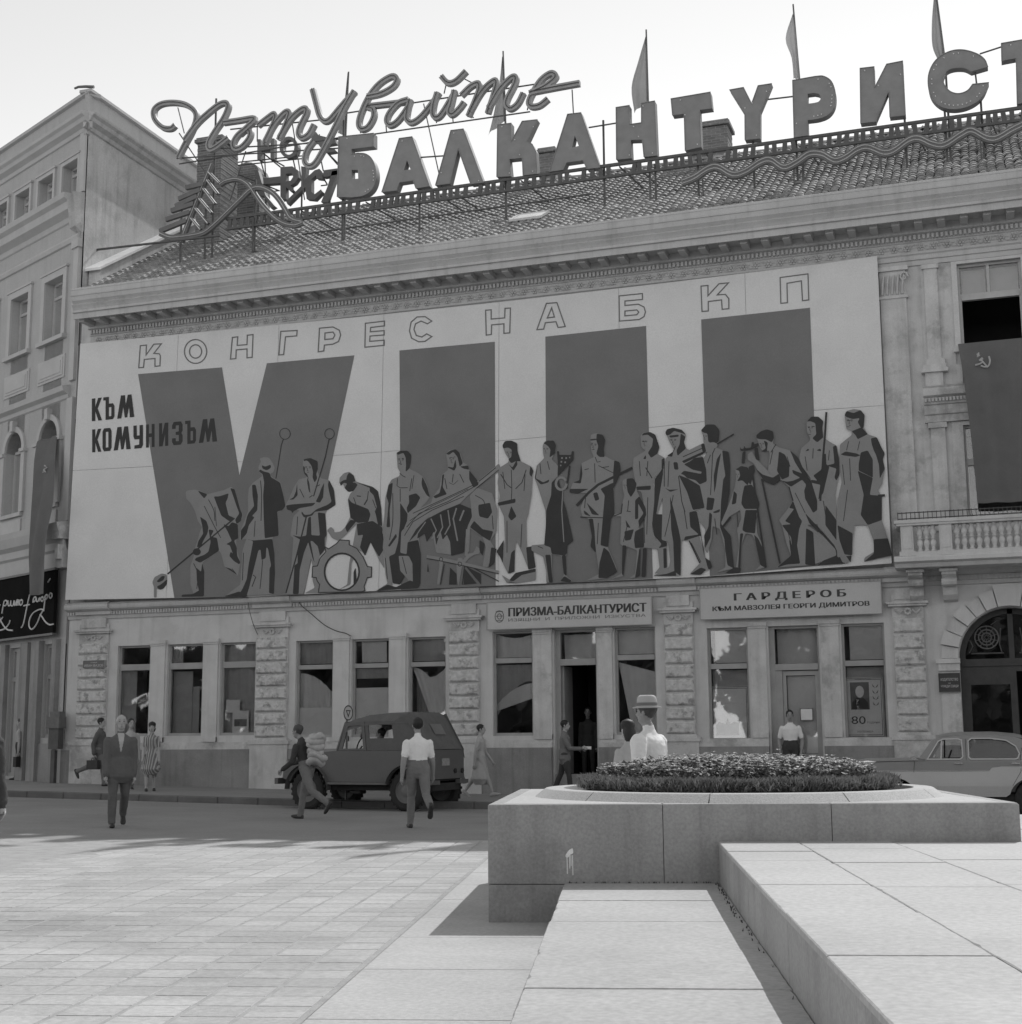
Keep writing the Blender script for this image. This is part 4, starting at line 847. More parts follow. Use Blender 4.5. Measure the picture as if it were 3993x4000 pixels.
# fir-tree and wave emblem at the left end
em = thing('neon_emblem', (-19.5, SY, 15.4), 'fir tree and wave emblem at the left end of the roof sign', 'sign')
def chan(z, pts, w_, par, y=SY-.05, tube='neon', nm='channel', sm=True):
    P = S1(z, pts); P = smooth2(P, 5) if sm and len(P) > 2 else P
    o = swept_stroke(P, w_, .10, y, MB()).ob(nm, 'sign_side', par)
    if tube: MB().tube([(p[0], y-.02+.0016*i, p[1]) for i, p in enumerate(P)], .014, 4).ob('neon_tube', tube, o)
chan(zB2, [(632,848),(520,1120),(412,1390),(395,1438)], .14, em, SY-.02, 'neon')
for a, b in (((575,1000),(440,1030)),((548,1045),(385,1115)),((525,1095),(360,1170)),((500,1150),(330,1205)),((470,1212),(290,1270)),((445,1275),(242,1358))): chan(zB2, [a, b], .13, em, SY-.06-.004*random.random(), None, 'branch', False)
for a, b in (((612,915),(692,998)),((600,975),(678,1078)),((572,1040),(658,1152)),((542,1115),(632,1222)),((512,1188),(608,1302)),((480,1262),(552,1348))): chan(zB2, [a, b], .08, em, SY-.05-.004*random.random(), 'lamp_bulb', 'branch', False)
chan(zB2, [(255,1380),(330,1410),(420,1405),(540,1385),(600,1360),(680,1290),(740,1230),(850,1120),(930,1045),(1000,1028),(1080,1060),(1140,1120),(1190,1200),(1230,1260),(1310,1285)], .15, em, SY-.12)
chan(zB2, [(700,1010),(750,980),(830,968),(900,1000),(940,1050),(1000,1140),(1080,1230),(1160,1290),(1250,1312),(1320,1288)], .13, em, SY-.08)
for sx, st in ((710,820),(805,800),(990,850)): post(sx, st, em, SY+.02)
A, B_ = onY(380, 975, .6), onY(860, 920, .6); MB().tube([(A[0],.6,A[1]),(B_[0],.6,B_[1])], .035, 6).ob('handrail', 'metal_dark', em); MB().tube([(A[0],.6,A[1]),(A[0]-.35,.3,A[1]-.75)], .03, 6).ob('handrail_leg', 'metal_dark', em)
# wave strip at the right
wv = thing('wave_sign', (-3, .8, 15.2), 'long dark wavy neon strip running along the roof tiles below the block letters', 'sign')
wpts = [(320,865),(380,840),(440,800),(490,790),(560,825),(620,810),(690,765),(740,755),(800,790),(860,765),(920,725),(980,725),(1040,755),(1090,740),(1150,700),(1200,690),(1270,715),(1320,705),(1390,655),(1440,645),(1500,670),(1560,675),(1640,625),(1690,605),(1760,640),(1810,640),(1880,600),(1929,575),(2000,535)]
P = smooth2(S1(zD, wpts, .85), 5); o = swept_stroke(P, .19, .10, .80, MB()).ob('channel', 'sign_side', wv)
for q in (-.045, .045): MB().tube([(p[0], .785+.0016*i, p[1]+q) for i, p in enumerate(P)], .014, 4).ob('neon_tube', 'neon', o)
for sx, sy in ((2745,700),(3100,640),(3440,600),(3830,540)): X_, zt = onY(sx, sy, .95); MB().tube([(X_,.95,roofz(.95)-.1),(X_,.95,zt)], .02, 5).ob('post', 'metal_dark', wv)
# back-to-front letters of another sign behind
bs = thing('rear_sign', (-19, 4.6, 17), 'partly hidden second letter sign standing behind the script word', 'sign')
zE = (750,450,3.215); BY = 4.4
def bl(loops): plate([S1(zE, l, BY) for l in loops], BY, BY+.2).ob('letter', 'sign_side', bs)
bl([[(820,300),(860,300),(865,400),(985,385),(985,290),(1030,290),(1030,550),(985,550),(985,430),(865,445),(865,560),(820,555)]])
bl([el(1215,400,118,135,20), el(1215,400,70,95,20)]); bl([[(1500,215),(1560,210),(1590,250),(1800,300),(1810,350),(1640,380),(1700,400),(1780,410),(1815,450),(1700,470),(1640,440),(1560,330),(1500,340)]])
bl([[(1110,650),(1260,640),(1330,690),(1340,780),(1290,850),(1240,880),(1290,950),(1240,960),(1180,900),(1180,1050),(1110,1060)], [(1180,735),(1250,725),(1270,770),(1240,820),(1180,830)]])
bl([[(1370,640),(1440,650),(1420,800),(1540,690),(1600,670),(1640,720),(1640,800),(1560,790),(1560,750),(1500,800),(1500,960),(1540,990),(1620,930),(1640,960),(1540,1060),(1440,1050),(1420,900),(1200,1120),(1180,1080),(1380,880)]])
bl([[(780,690),(830,690),(920,1000),(1040,1140),(990,1170),(900,1010),(850,1010)]]); bl([[(1760,700),(1840,690),(1760,900),(1690,1090),(1620,1090),(1700,900)]]); bl([[(890,790),(1110,765),(1110,850),(900,865)]]); bl([[(1650,690),(1830,665),(1830,745),(1650,775)]])
for a, b in (((480,600),(1380,510)),((470,640),(1380,545)),((480,700),(1100,950)),((900,480),(1110,650)),((1000,550),(1160,640)),((820,100),(820,330)),((860,560),(920,770)),((910,470),(925,770)),((1260,510),(1300,680)),((1560,260),(1700,330)),((1600,330),(1600,240)),((1700,470),(1830,620)),((1620,560),(1650,700)),((1730,500),(1830,600)),((1640,770),(1700,870)),((1000,960),(1100,945)),((1620,885),(1700,875))):
    A, B_ = onY(*Zt(*zE, [a])[0], BY+.1), onY(*Zt(*zE, [b])[0], BY+.1); MB().tube([(A[0],BY+.1,A[1]),(B_[0],BY+.1,B_[1])], .022, 4).ob('rail', 'metal_dark', bs)
for sx in (880, 1040, 1180, 1290): X_, zt = onY(sx, 700, BY+.15); MB().tube([(X_,BY+.15,roofz(BY)-.1),(X_,BY+.15,zt)], .03, 5).ob('post', 'metal_dark', bs)
# flags on poles behind the sign
def flag(z, top, foot, left, right, lab, m, Y=SY+.35):
    tp, ft_ = onY(*Zt(*z, [top])[0], Y), onY(*Zt(*z, [foot])[0], Y)
    t = thing('roof_flag', (ft_[0], Y, roofz(Y)), lab, 'flag', 'flags along the roof edge')
    MB().tube([(ft_[0],Y,roofz(Y)-.1),(ft_[0],Y,ft_[1]),(tp[0],Y,tp[1])], .035, 6, .022).ob('pole', 'metal_mid', t)
    rows = []
    for k, (l, r_) in enumerate(zip(smooth2(S1(z, left, Y), 4), smooth2(S1(z, right, Y), 4))):
        rows.append([(l[0]+(r_[0]-l[0])*i/8, Y-.03+.07*math.sin(i*1.3+k*.2)*(1-i/8), l[1]+(r_[1]-l[1])*i/8) for i in range(9)])
    MB().loop(rows, close=False, cap0=False, cap1=False).ob('cloth', m, t, smooth=True)
flag(zB2, (1663,155), (1640,640), [(1660,165),(1640,330),(1612,480),(1580,620)], [(1666,165),(1660,330),(1652,480),(1650,640)], 'furled flag on its pole behind the y of the handwritten word', 'flag_red')
flag(zC, (1070,160), (1085,620), [(1066,200),(1046,350),(1010,540),(976,690)], [(1072,200),(1078,350),(1082,520),(1085,600)], 'drooping flag seen through the end of the handwritten word', 'flag_red')
flag(zD, (151,140), (160,480), [(150,172),(112,290),(80,410),(95,535)], [(153,172),(157,290),(159,400),(158,480)], 'long flag hanging full between the second А and Н, its edge curled', 'flag_red')
flag(zD, (846,20), (876,380), [(844,70),(810,180),(838,270),(848,375)], [(848,70),(862,190),(870,280),(876,375)], 'pale-topped flag on the pole above the letter Р', 'flag_pale')
flag(zD, (1519,-60), (1566,300), [(1512,-10),(1502,110),(1505,215),(1532,285)], [(1524,-10),(1540,100),(1555,200),(1568,275)], 'dark furled flag on the pole left of the letter С', 'flag_red')
# ------------------------------------------------------------------ lettering, boards, posters, hung flag
def text_mesh(s, off=.0):
    cu = bpy.data.curves.new('t', 'FONT'); cu.body = s; cu.offset = off; cu.resolution_u = 3; o = bpy.data.objects.new('t', cu); COL.objects.link(o)
    me = bpy.data.meshes.new_from_object(o.evaluated_get(bpy.context.evaluated_depsgraph_get())); bpy.data.objects.remove(o); bpy.data.curves.remove(cu); return me
def text(par, s, x0, x1, z0, z1, y, m, bold_=0.0, nm='lettering'):
    me = text_mesh(s); xs = [v.co.x for v in me.vertices]; zs = [v.co.y for v in me.vertices]; a, b, c, d = min(xs), max(xs), min(zs), max(zs)
    for v in me.vertices: v.co = (x0+(v.co.x-a)/(b-a)*(x1-x0), y, z0+(v.co.y-c)/(d-c)*(z1-z0))
    me.materials.clear(); o = ob(nm, me, m, par, kind='stuff')
    if bold_:
        for q, sh in ((1, bold_), (2, bold_*.5)):
            o2 = ob(nm, me.copy(), m, par, kind='stuff'); o2.location = (sh, -.0006*q, 0)
    return o
zS, zG = (1850,2200,1.929), (2650,2200,1.4363)
def rectS(z, pts, Y): P = S1(z, pts, Y); return min(p[0] for p in P), max(p[0] for p in P), P
def board(name, z, pts, Y, lab, m='board_light', lip=.02):
    P = S1(z, pts, Y); xs = [p[0] for p in P]; x0, x1 = (P[0][0]+P[3][0])/2, (P[1][0]+P[2][0])/2; z1, z0 = (P[0][1]+P[1][1])/2, (P[2][1]+P[3][1])/2
    t = thing(name, ((x0+x1)/2, Y, z0), lab, 'sign'); MB().box(x0, x1, Y, Y+.06, z0, z1).ob('board', m, t)
    e = plate([[(x0-lip,z0-lip),(x1+lip,z0-lip),(x1+lip,z1+lip),(x0-lip,z1+lip)], [(x0,z0),(x1,z0),(x1,z1),(x0,z1)]], Y-.015, Y+.05); e.ob('frame', 'wood_frame', t)
    br = MB(); br.box(x0+.3, x0+.36, Y+.06, .01, z0+.1, z1-.1); br.box(x1-.36, x1-.3, Y+.06, .01, z0+.1, z1-.1); br.ob('bracket', 'metal_dark', t)
    return t, x0, x1, z0, z1
SYb = -.21
t, x0, x1, z0, z1 = board('shop_sign', zS, [(103,300),(1335,250),(1345,455),(105,500)], SYb, 'pale signboard above the open doorway with one bold and one faint line')
hh = z1-z0
a, b = S1(zS, [(262,380)], SYb)[0][0], S1(zS, [(1297,330)], SYb)[0][0]; text(t, 'ПРИЗМА-БАЛКАНТУРИСТ', a, b, z0+hh*.45, z0+hh*.78, SYb-.004, 'lettering', .026)
text(t, 'ИЗЯЩНИ  И  ПРИЛОЖНИ  ИЗКУСТВА', a, b, z0+hh*.24, z0+hh*.38, SYb-.004, 'lettering_mid')
ex = S1(zS, [(195,390)], SYb)[0][0]; em_ = MB()
for r_ in (.06, .12): plate([el(ex, z0+hh*.47, r_, r_*1.25, 16), el(ex, z0+hh*.47, r_-.02, r_*1.25-.02, 16)], SYb-.005, SYb-.003, em_)
for k in range(3): em_.box(ex-.09, ex+.09, SYb-.005, SYb-.003, z0+hh*(.3+.17*k), z0+hh*(.3+.17*k)+.018)
em_.ob('emblem', 'lettering_mid', t)
t, x0, x1, z0, z1 = board('cloakroom_sign', zG, [(120,152),(1135,92),(1142,270),(127,325)], SYb, 'pale signboard with two lines of dark letters over the door where the man stands', lip=.012)
hh = z1-z0
a, b = S1(zG, [(312,205)], SYb)[0][0], S1(zG, [(935,165)], SYb)[0][0]; text(t, 'Г А Р Д Е Р О Б', a, b, z0+hh*.52, z0+hh*.80, SYb-.004, 'lettering', .03)
a, b = S1(zG, [(192,268)], SYb)[0][0], S1(zG, [(1070,215)], SYb)[0][0]; text(t, 'КЪМ МАВЗОЛЕЯ ГЕОРГИ ДИМИТРОВ', a, b, z0+hh*.22, z0+hh*.40, SYb-.004, 'lettering', .014)
t, x0, x1, z0, z1 = board('name_plate', (3500,2300,2.76), [(458,912),(692,908),(700,1108),(468,1118)], -.11, 'small dark name plate with white letters beside the arched door', 'lettering', .006)
hh = z1-z0; ww = x1-x0
text(t, 'ИЗДАТЕЛСТВО', x0+ww*.1, x1-ww*.1, z0+hh*.57, z0+hh*.74, -.115, 'lettering_white'); text(t, 'НА', x0+ww*.44, x1-ww*.44, z0+hh*.44, z0+hh*.50, -.115, 'lettering_white'); text(t, 'ЧУЖДИ ЕЗИЦИ', x0+ww*.1, x1-ww*.1, z0+hh*.22, z0+hh*.38, -.115, 'lettering_white')
t, x0, x1, z0, z1 = board('street_plate', (0,2200,1.756), [(572,670),(716,666),(716,716),(572,720)], -.165, 'small dark street name plate on the leftmost rusticated pilaster', 'lettering_mid', .006)
hh = z1-z0; ww = x1-x0
text(t, 'УЛИЦА', x0+ww*.34, x1-ww*.34, z0+hh*.62, z0+hh*.82, -.17, 'lettering_white'); text(t, 'ИВАН ВАЗОВ', x0+ww*.05, x1-ww*.05, z0+hh*.15, z0+hh*.50, -.17, 'lettering_white')
# posters behind glass
def poster(z, pts, Y, lab):
    P = S1(z, pts, Y); x0, x1 = (P[0][0]+P[3][0])/2, (P[1][0]+P[2][0])/2; z1, z0 = (P[0][1]+P[1][1])/2, (P[2][1]+P[3][1])/2
    t = thing('poster', ((x0+x1)/2, Y, z0), lab, 'poster'); MB().box(x0, x1, Y, Y+.02, z0, z1).ob('sheet', 'paper', t)
    for q in (.012, .045): 
        plate([[(x0+q,z0+q),(x1-q,z0+q),(x1-q,z1-q),(x0+q,z1-q)], [(x0+q+.012,z0+q+.012),(x1-q-.012,z0+q+.012),(x1-q-.012,z1-q-.012),(x0+q+.012,z1-q-.012)]], Y-.004, Y-.001).ob('border_line', 'lettering_mid', t)
    return t, x0, x1, z0, z1
PY = .215
t, x0, x1, z0, z1 = poster(zG, [(182,692),(388,688),(408,1002),(188,1004)], PY, 'pale framed poster with a small city picture left of the doorway man'); ww, hh = x1-x0, z1-z0
MB().box(x0+ww*.12, x0+ww*.72, PY-.004, PY-.001, z0+hh*.12, z0+hh*.30).ob('picture', 'paper_dark', t); sk = [(x0+ww*.12,z0+hh*.30),(x0+ww*.72,z0+hh*.30),(x0+ww*.72,z0+hh*.33),(x0+ww*.6,z0+hh*.36),(x0+ww*.5,z0+hh*.32),(x0+ww*.42,z0+hh*.42),(x0+ww*.38,z0+hh*.32),(x0+ww*.2,z0+hh*.36)]; plate([sk], PY-.004, PY-.001).ob('skyline', 'lettering_mid', t)
text(t, 'СОФИЯ', x0+ww*.3, x0+ww*.75, z0+hh*.04, z0+hh*.07, PY-.004, 'lettering_mid'); MB().box(x0+ww*.35, x0+ww*.75, PY-.004, PY-.001, z0+hh*.955, z0+hh*.965).ob('rule', 'lettering_mid', t)
t, x0, x1, z0, z1 = poster(zG, [(928,642),(1142,640),(1168,985),(940,968)], PY, 'pale poster with a dark portrait and the number 80'); ww, hh = x1-x0, z1-z0
MB().box(x0+ww*.16, x0+ww*.64, PY-.004, PY-.001, z0+hh*.46, z0+hh*.92).ob('portrait_ground', 'lettering_mid', t)
hx, hz_ = x0+ww*.40, z0+hh*.76; plate([el(hx, hz_, ww*.11, hh*.10, 16)], PY-.006, PY-.0045).ob('portrait_head', 'paper', t); plate([[(x0+ww*.18,z0+hh*.47),(x0+ww*.62,z0+hh*.47),(x0+ww*.60,z0+hh*.58),(hx+ww*.08,z0+hh*.66),(hx-ww*.08,z0+hh*.66),(x0+ww*.2,z0+hh*.58)]], PY-.006, PY-.0045).ob('portrait_coat', 'lettering', t)
for k in range(4):
    q = z0+hh*(.52+.1*k)
    for s_ in (-1, 1): plate([[(x0+ww*.80,q),(x0+ww*(.80+s_*.08),q+hh*.07),(x0+ww*(.80+s_*.06),q+hh*.02)]], PY-.005, PY-.002).ob('wheat_ear', 'lettering_mid', t)
text(t, '80', x0+ww*.16, x0+ww*.52, z0+hh*.22, z0+hh*.35, PY-.004, 'lettering'); text(t, 'години', x0+ww*.56, x0+ww*.88, z0+hh*.22, z0+hh*.26, PY-.004, 'lettering_mid'); text(t, 'ИЗЛОЖБА', x0+ww*.3, x0+ww*.7, z0+hh*.08, z0+hh*.11, PY-.004, 'lettering_mid'); text(t, 'НАРОДНА', x0+ww*.3, x0+ww*.7, z0+hh*.955, z0+hh*.98, PY-.004, 'lettering_mid')
# wide flag hung from the upper right window
hf = thing('hanging_flag', (.2, -.5, 6.1), 'wide dark flag with a small pale hammer and sickle hung from the upper right window', 'banner')
zH = (3300,900,1.3795); Lp = [(610,612),(640,790),(680,1100),(716,1470)]; Rp = [(960,578),(968,790),(985,1100),(1000,1460)]; rows = []
for k, (l, r_) in enumerate(zip(smooth2(Lp, 5), smooth2(Rp, 5))):
    Y = -.16-.34*min(1, k/5); row = []
    for i in range(25):
        tt = i/24; X_, Z_ = onY(*Zt(*zH, [(l[0]+(r_[0]-l[0])*tt, l[1]+(r_[1]-l[1])*tt)])[0], Y); row.append((X_, Y+.05*math.sin(tt*13+.3*math.sin(k*.4))*min(1, k/4), Z_))
    rows.append(row)
MB().loop(rows, close=False, cap0=False, cap1=False).ob('cloth', 'banner_red', hf, smooth=True)
YF = -.36
def emb(pts, w_): P = smooth2(S1(zH, pts, YF), 4) if len(pts) > 2 else S1(zH, pts, YF); MB().tube([(p[0], YF-.16, p[1]) for p in P], w_, 5).ob('emblem', 'flag_mark', hf)
emb([(778,688),(784,715),(775,740),(755,745),(735,738)], .022); emb([(705,735),(730,728),(748,716)], .02); emb([(735,705),(772,748)], .02); emb([(728,712),(745,698)], .03); emb([(712,676),(730,684)], .02); emb([(724,668),(718,692)], .02)
# loose cable on the wall
cb_ = MB(); P = smooth2(S1((950,2200,1.756), [(375,245),(395,285),(470,350),(560,425),(640,465),(700,480),(735,497)], -.14), 4); cb_.tube([(p[0],-.14,p[1]) for p in P], .012, 4); cb_.ob('loose_cable', 'metal_dark', label='thin loose cable looping down the wall below the string course', cat='cable')
cb_ = MB(); P = smooth2(S1((950,2200,1.756), [(30,240),(45,330),(70,420),(100,490)], -.22), 4); cb_.tube([(p[0],-.22,p[1]) for p in P], .010, 4); cb_.ob('loose_cable', 'metal_dark', label='short wire hanging beside the second pilaster from the left', cat='cable')
# ------------------------------------------------------------------ painted canvas over the front
BT, BB = (12.4, -.20), (5.1, -.40)            # (height, depth) at its top and foot: it leans out over the string course
_k = (BB[1]-BT[1])/(BB[0]-BT[0])
def bY(z): return BT[1]+_k*(z-BT[0])
def onB(sx, sy):
    r = ray(sx, sy); t = (BT[1]+_k*(CAM.z-BT[0])-CAM.y)/(r.y-_k*r.z); p = CAM+r*t; return (p.x, p.z)
ban = thing('painted_banner', (-13, -.4, 5.1), 'huge painted canvas of marching workers and tall VIII numerals across the facade', 'banner')
def lerp_edge(pts):
    P = sorted(onB(*p) for p in pts)
    def f(x):
        for (xa, za), (xb, zb) in zip(P, P[1:]):
            if x <= xb: return za+(zb-za)*(x-xa)/(xb-xa)
        return P[-1][1]
    return f
eT = lerp_edge([(314,1343),(697,1306),(1090,1268),(1400,1238),(1950,1180),(2600,1105),(3214,1030),(3427,999)])
eM = lerp_edge([(290,1838),(1090,1795),(1500,1765),(1940,1723),(2540,1670),(3080,1610),(3460,1583)])
eB = lerp_edge([(267,2343),(1000,2330),(1850,2291),(2733,2254),(3490,2200)])
seam = [onB(*p)[0] for p in ((314,1343),(697,1306),(1090,1268),(1500,1228),(1950,1180),(2417,1128),(2910,1069),(3427,999))]
br_ = random.Random(2)
def bpanel(xa, xb, f0, f1, amp):
    n, m = 14, 14; rows = []; ph = br_.uniform(0, 9)
    for j in range(m+1):
        row = []
        for i in range(n+1):
            x = xa+(xb-xa)*i/n; z0, z1 = f0(x), f1(x); z = z0+(z1-z0)*j/m
            e = math.sin(math.pi*i/n)*math.sin(math.pi*j/m)
            row.append((x, bY(z)+amp*e*(math.sin(x*2.3+z*1.1+ph)*.5+math.sin(x*.9-z*2.7+ph*2)*.5), z))
        rows.append(row)
    return MB().loop(rows, close=False, cap0=False, cap1=False)
for i in range(7):
    a, b = seam[i]+(.004 if i else 0), seam[i+1]-(.004 if i < 6 else 0)
    bpanel(a, b, lambda x: eM(x)+.004, eT, .003).ob('canvas_panel', 'canvas', ban, smooth=True)
    bpanel(a, b, eB, lambda x: eM(x)-.004, .003).ob('canvas_panel', 'canvas', ban, smooth=True)
bf = MB()
for i in range(8): x = seam[i]; bf.box(x-.03, x+.03, bY(9)+.22, bY(9)+.28, eB(x)+.05, eT(x)-.05)
bf.box(seam[0], seam[-1], bY(12)+.10, bY(12)+.15, 12.2, 12.26); bf.ob('batten', 'wood_frame', ban)
def flat(mb, loops, dep):                      # painted area: loops of photo pixels
    L_ = [[onB(*p) for p in l] for l in loops]
    V = [[Vector((p[0], p[1], 0)) for p in l] for l in L_]; fl_ = [p for l in L_ for p in l]; fs = []
    for a, b, c in tessellate_polygon(V):
        A, B_, C_ = fl_[a], fl_[b], fl_[c]
        if (B_[0]-A[0])*(C_[1]-A[1])-(B_[1]-A[1])*(C_[0]-A[0]) < 0: b, c = c, b
        fs.append((a, b, c))
    return mb.add([(p[0], bY(p[1])-dep, p[1]) for p in fl_], fs)
def band(pts, w_, closed=False):               # outline of a stroke of width w_ (pixels)
    if closed: return [offset(pts, w_/2), offset(pts, -w_/2)]
    A = []; B_ = []
    for i, p in enumerate(pts):
        a = Vector(pts[max(0, i-1)]); b = Vector(pts[min(len(pts)-1, i+1)]); d = (b-a).normalized(); nn = Vector((-d.y, d.x))*w_/2
        A.append((p[0]+nn.x, p[1]+nn.y)); B_.append((p[0]-nn.x, p[1]-nn.y))
    return [A+B_[::-1]]
for nm, pl_ in (('numeral_v', [(250+466/1.6075,1200+420/1.6075),(867.7,1435),(936,1856),(1043,1419),(1385,1388),(1284,1865),(1189,2322),(682,2338)]),
                ('numeral_bar', [(1561,1369),(1933.5,1335),(1937,2288),(1567,2305)]), ('numeral_bar', [(2131,1315),(2524.5,1273),(2551,2260),(2136,2279)]), ('numeral_bar', [(2739.6,1248),(3164.6,1202),(3203,2210),(2774,2250)])):
    flat(MB(), [pl_], .006).ob(nm, 'canvas_red', ban)
za, zb, zc = (250,1200,1.6075), (1350,1100,1.6075), (2400,1000,1.5458)
OUT = [(za, [[(480,242),(518,238),(516,300),(565,232),(612,230),(565,290),(598,292),(606,305),(603,368),(572,372),(572,322),(505,328),(500,378),(470,380)]]),
 (za, [el(827,278,70,75), el(827,278,38,42)]), (za, [[(1058,190),(1092,186),(1088,240),(1150,235),(1152,176),(1188,172),(1182,315),(1150,318),(1150,262),(1082,268),(1080,322),(1046,326)]]),
 (za, [[(1362,152),(1465,146),(1462,180),(1392,186),(1380,298),(1350,300)]]), (za, [[(1605,132),(1690,124),(1730,145),(1738,175),(1725,215),(1690,232),(1636,238),(1632,275),(1597,280)], [(1640,162),(1690,156),(1702,175),(1690,198),(1638,203)]]),
 (zb, [[(125,262),(245,248),(245,278),(158,288),(156,315),(243,308),(243,335),(154,342),(152,375),(243,368),(243,400),(122,412)]]),
 (zb, [[(542,248),(515,265),(475,248),(440,265),(430,300),(445,338),(480,348),(510,328),(542,345),(500,375),(460,378),(415,355),(402,310),(412,255),(450,222),(500,220)]]),
 (zb, [[(880,180),(915,177),(915,235),(1000,228),(1002,168),(1036,166),(1032,322),(995,325),(995,265),(918,272),(916,332),(884,336)]]),
 (zb, [[(1262,137),(1328,132),(1380,282),(1335,288),(1322,252),(1255,258),(1245,298),(1202,302)], [(1295,165),(1312,222),(1268,228)]]),
 (zb, [[(1718,90),(1865,75),(1865,112),(1755,122),(1755,150),(1840,142),(1875,160),(1884,190),(1875,220),(1845,238),(1720,248)], [(1755,185),(1830,178),(1842,192),(1830,208),(1755,215)]]),
 (zc, [[(524,182),(566,178),(566,240),(632,168),(690,162),(622,235),(672,232),(692,258),(692,318),(652,322),(648,265),(568,275),(568,332),(530,335)]]),
 (zc, [[(1002,130),(1170,108),(1175,265),(1137,270),(1130,150),(1043,165),(1046,282),(1006,286)]])]
for z, loops in OUT:
    m_ = MB()
    for i, l in enumerate(loops): flat(m_, band(Zt(*z, l), 4.6, True), .006+.001*i)
    m_.ob('outlined_letter', 'lettering_mid', ban)
# bold black letters in unit boxes (x to the right, y down)
GL = {'К': [[(0,0),(.34,0),(.34,.38),(.62,0),(.98,0),(.58,.46),(1,1),(.64,1),(.34,.58),(.34,1),(0,1)]], 'Ъ': [[(0,0),(.5,0),(.5,.3),(.86,.3),(1,.42),(1,.88),(.86,1),(.2,1),(.2,.14),(0,.14)], [(.5,.46),(.72,.46),(.72,.86),(.5,.86)]],
 'М': [[(0,1),(.22,0),(.46,0),(.5,.45),(.62,0),(.84,0),(1,1),(.74,1),(.7,.5),(.58,.98),(.44,.98),(.36,.5),(.24,1)]], 'О': [[(0,.14),(.16,0),(.84,0),(1,.14),(1,.86),(.84,1),(.16,1),(0,.86)], [(.36,.16),(.64,.16),(.64,.84),(.36,.84)]],
 'У': [[(0,0),(.34,0),(.36,.44),(.64,.44),(.64,0),(1,0),(1,.86),(.84,1),(.1,1),(.1,.86),(.6,.84),(.62,.6),(.12,.6),(0,.46)]], 'Н': [[(0,0),(.34,0),(.34,.4),(.66,.4),(.66,0),(1,0),(1,1),(.66,1),(.66,.56),(.34,.56),(.34,1),(0,1)]],
 'И': [[(0,0),(.34,0),(.34,.5),(.62,0),(1,0),(1,1),(.66,1),(.66,.5),(.38,1),(0,1)]], 'З': [[(0,.14),(.16,0),(.84,0),(1,.14),(1,.4),(.88,.5),(1,.6),(1,.86),(.84,1),(.16,1),(0,.86),(0,.7),(.34,.7),(.36,.84),(.64,.84),(.64,.58),(.34,.56),(.34,.44),(.64,.42),(.64,.16),(.36,.16),(.34,.3),(0,.3)]]}
def bold(ch, x0, x1, ya, yb, sk=0.0):          # ya/yb: functions of x giving top and foot
    for_ = []
    for l in GL[ch]: for_.append(Zt(*za, [(x0+(x1-x0)*x, ya(x0+(x1-x0)*x)+(yb(x0)-ya(x0))*y) for x, y in l]))
    flat(MB(), for_, .009).ob('black_letter', 'paint_dark', ban)
for ch, a, b in (('К',176,240),('Ъ',248,318),('М',335,442)): bold(ch, a, b, lambda x: 574-(x-180)*.108, lambda x: 716-(x-180)*.1)
for ch, a, b in (('К',178,236),('О',243,300),('М',313,420),('У',437,497),('Н',516,570),('И',598,656),('З',680,746),('Ъ',762,830),('М',848,963)): bold(ch, a, b, lambda x: 768-(x-180)*.092, lambda x: 912-(x-180)*.088)
def rounded(p):                                # soften a traced outline: corner cutting, keeps the shape
    n = len(p); out = []
    for i in range(n):
        a, b = Vector(p[i]), Vector(p[(i+1) % n]); l_ = (b-a).length; q = min(.2, 3.2/max(l_, 1)); out += [tuple(a.lerp(b, q)), tuple(a.lerp(b, 1-q))]
    return out
FACE = {2: (1578,505,1.0), 3: (520,668,.8), 5: (1008,432,1.0), 6: (1485,420,.9), 9: (578,365,.9), 10: (925,330,.85), 11: (1376,292,1.0), 12: (530,382,.9), 13: (347,792,.6), 14: (1097,330,.7), 15: (800,368,1.0), 16: (1405,690,.6), 17: (450,500,.8), 18: (932,340,1.0), 19: (1322,272,1.1)}
FMARK = [[(-28,-12),(-8,-15)],[(8,-15),(28,-11)],[(-23,-4),(-10,-4)],[(9,-4),(23,-3)],[(-3,0),(-8,22),(3,25)],[(-7,38),(8,37)]]
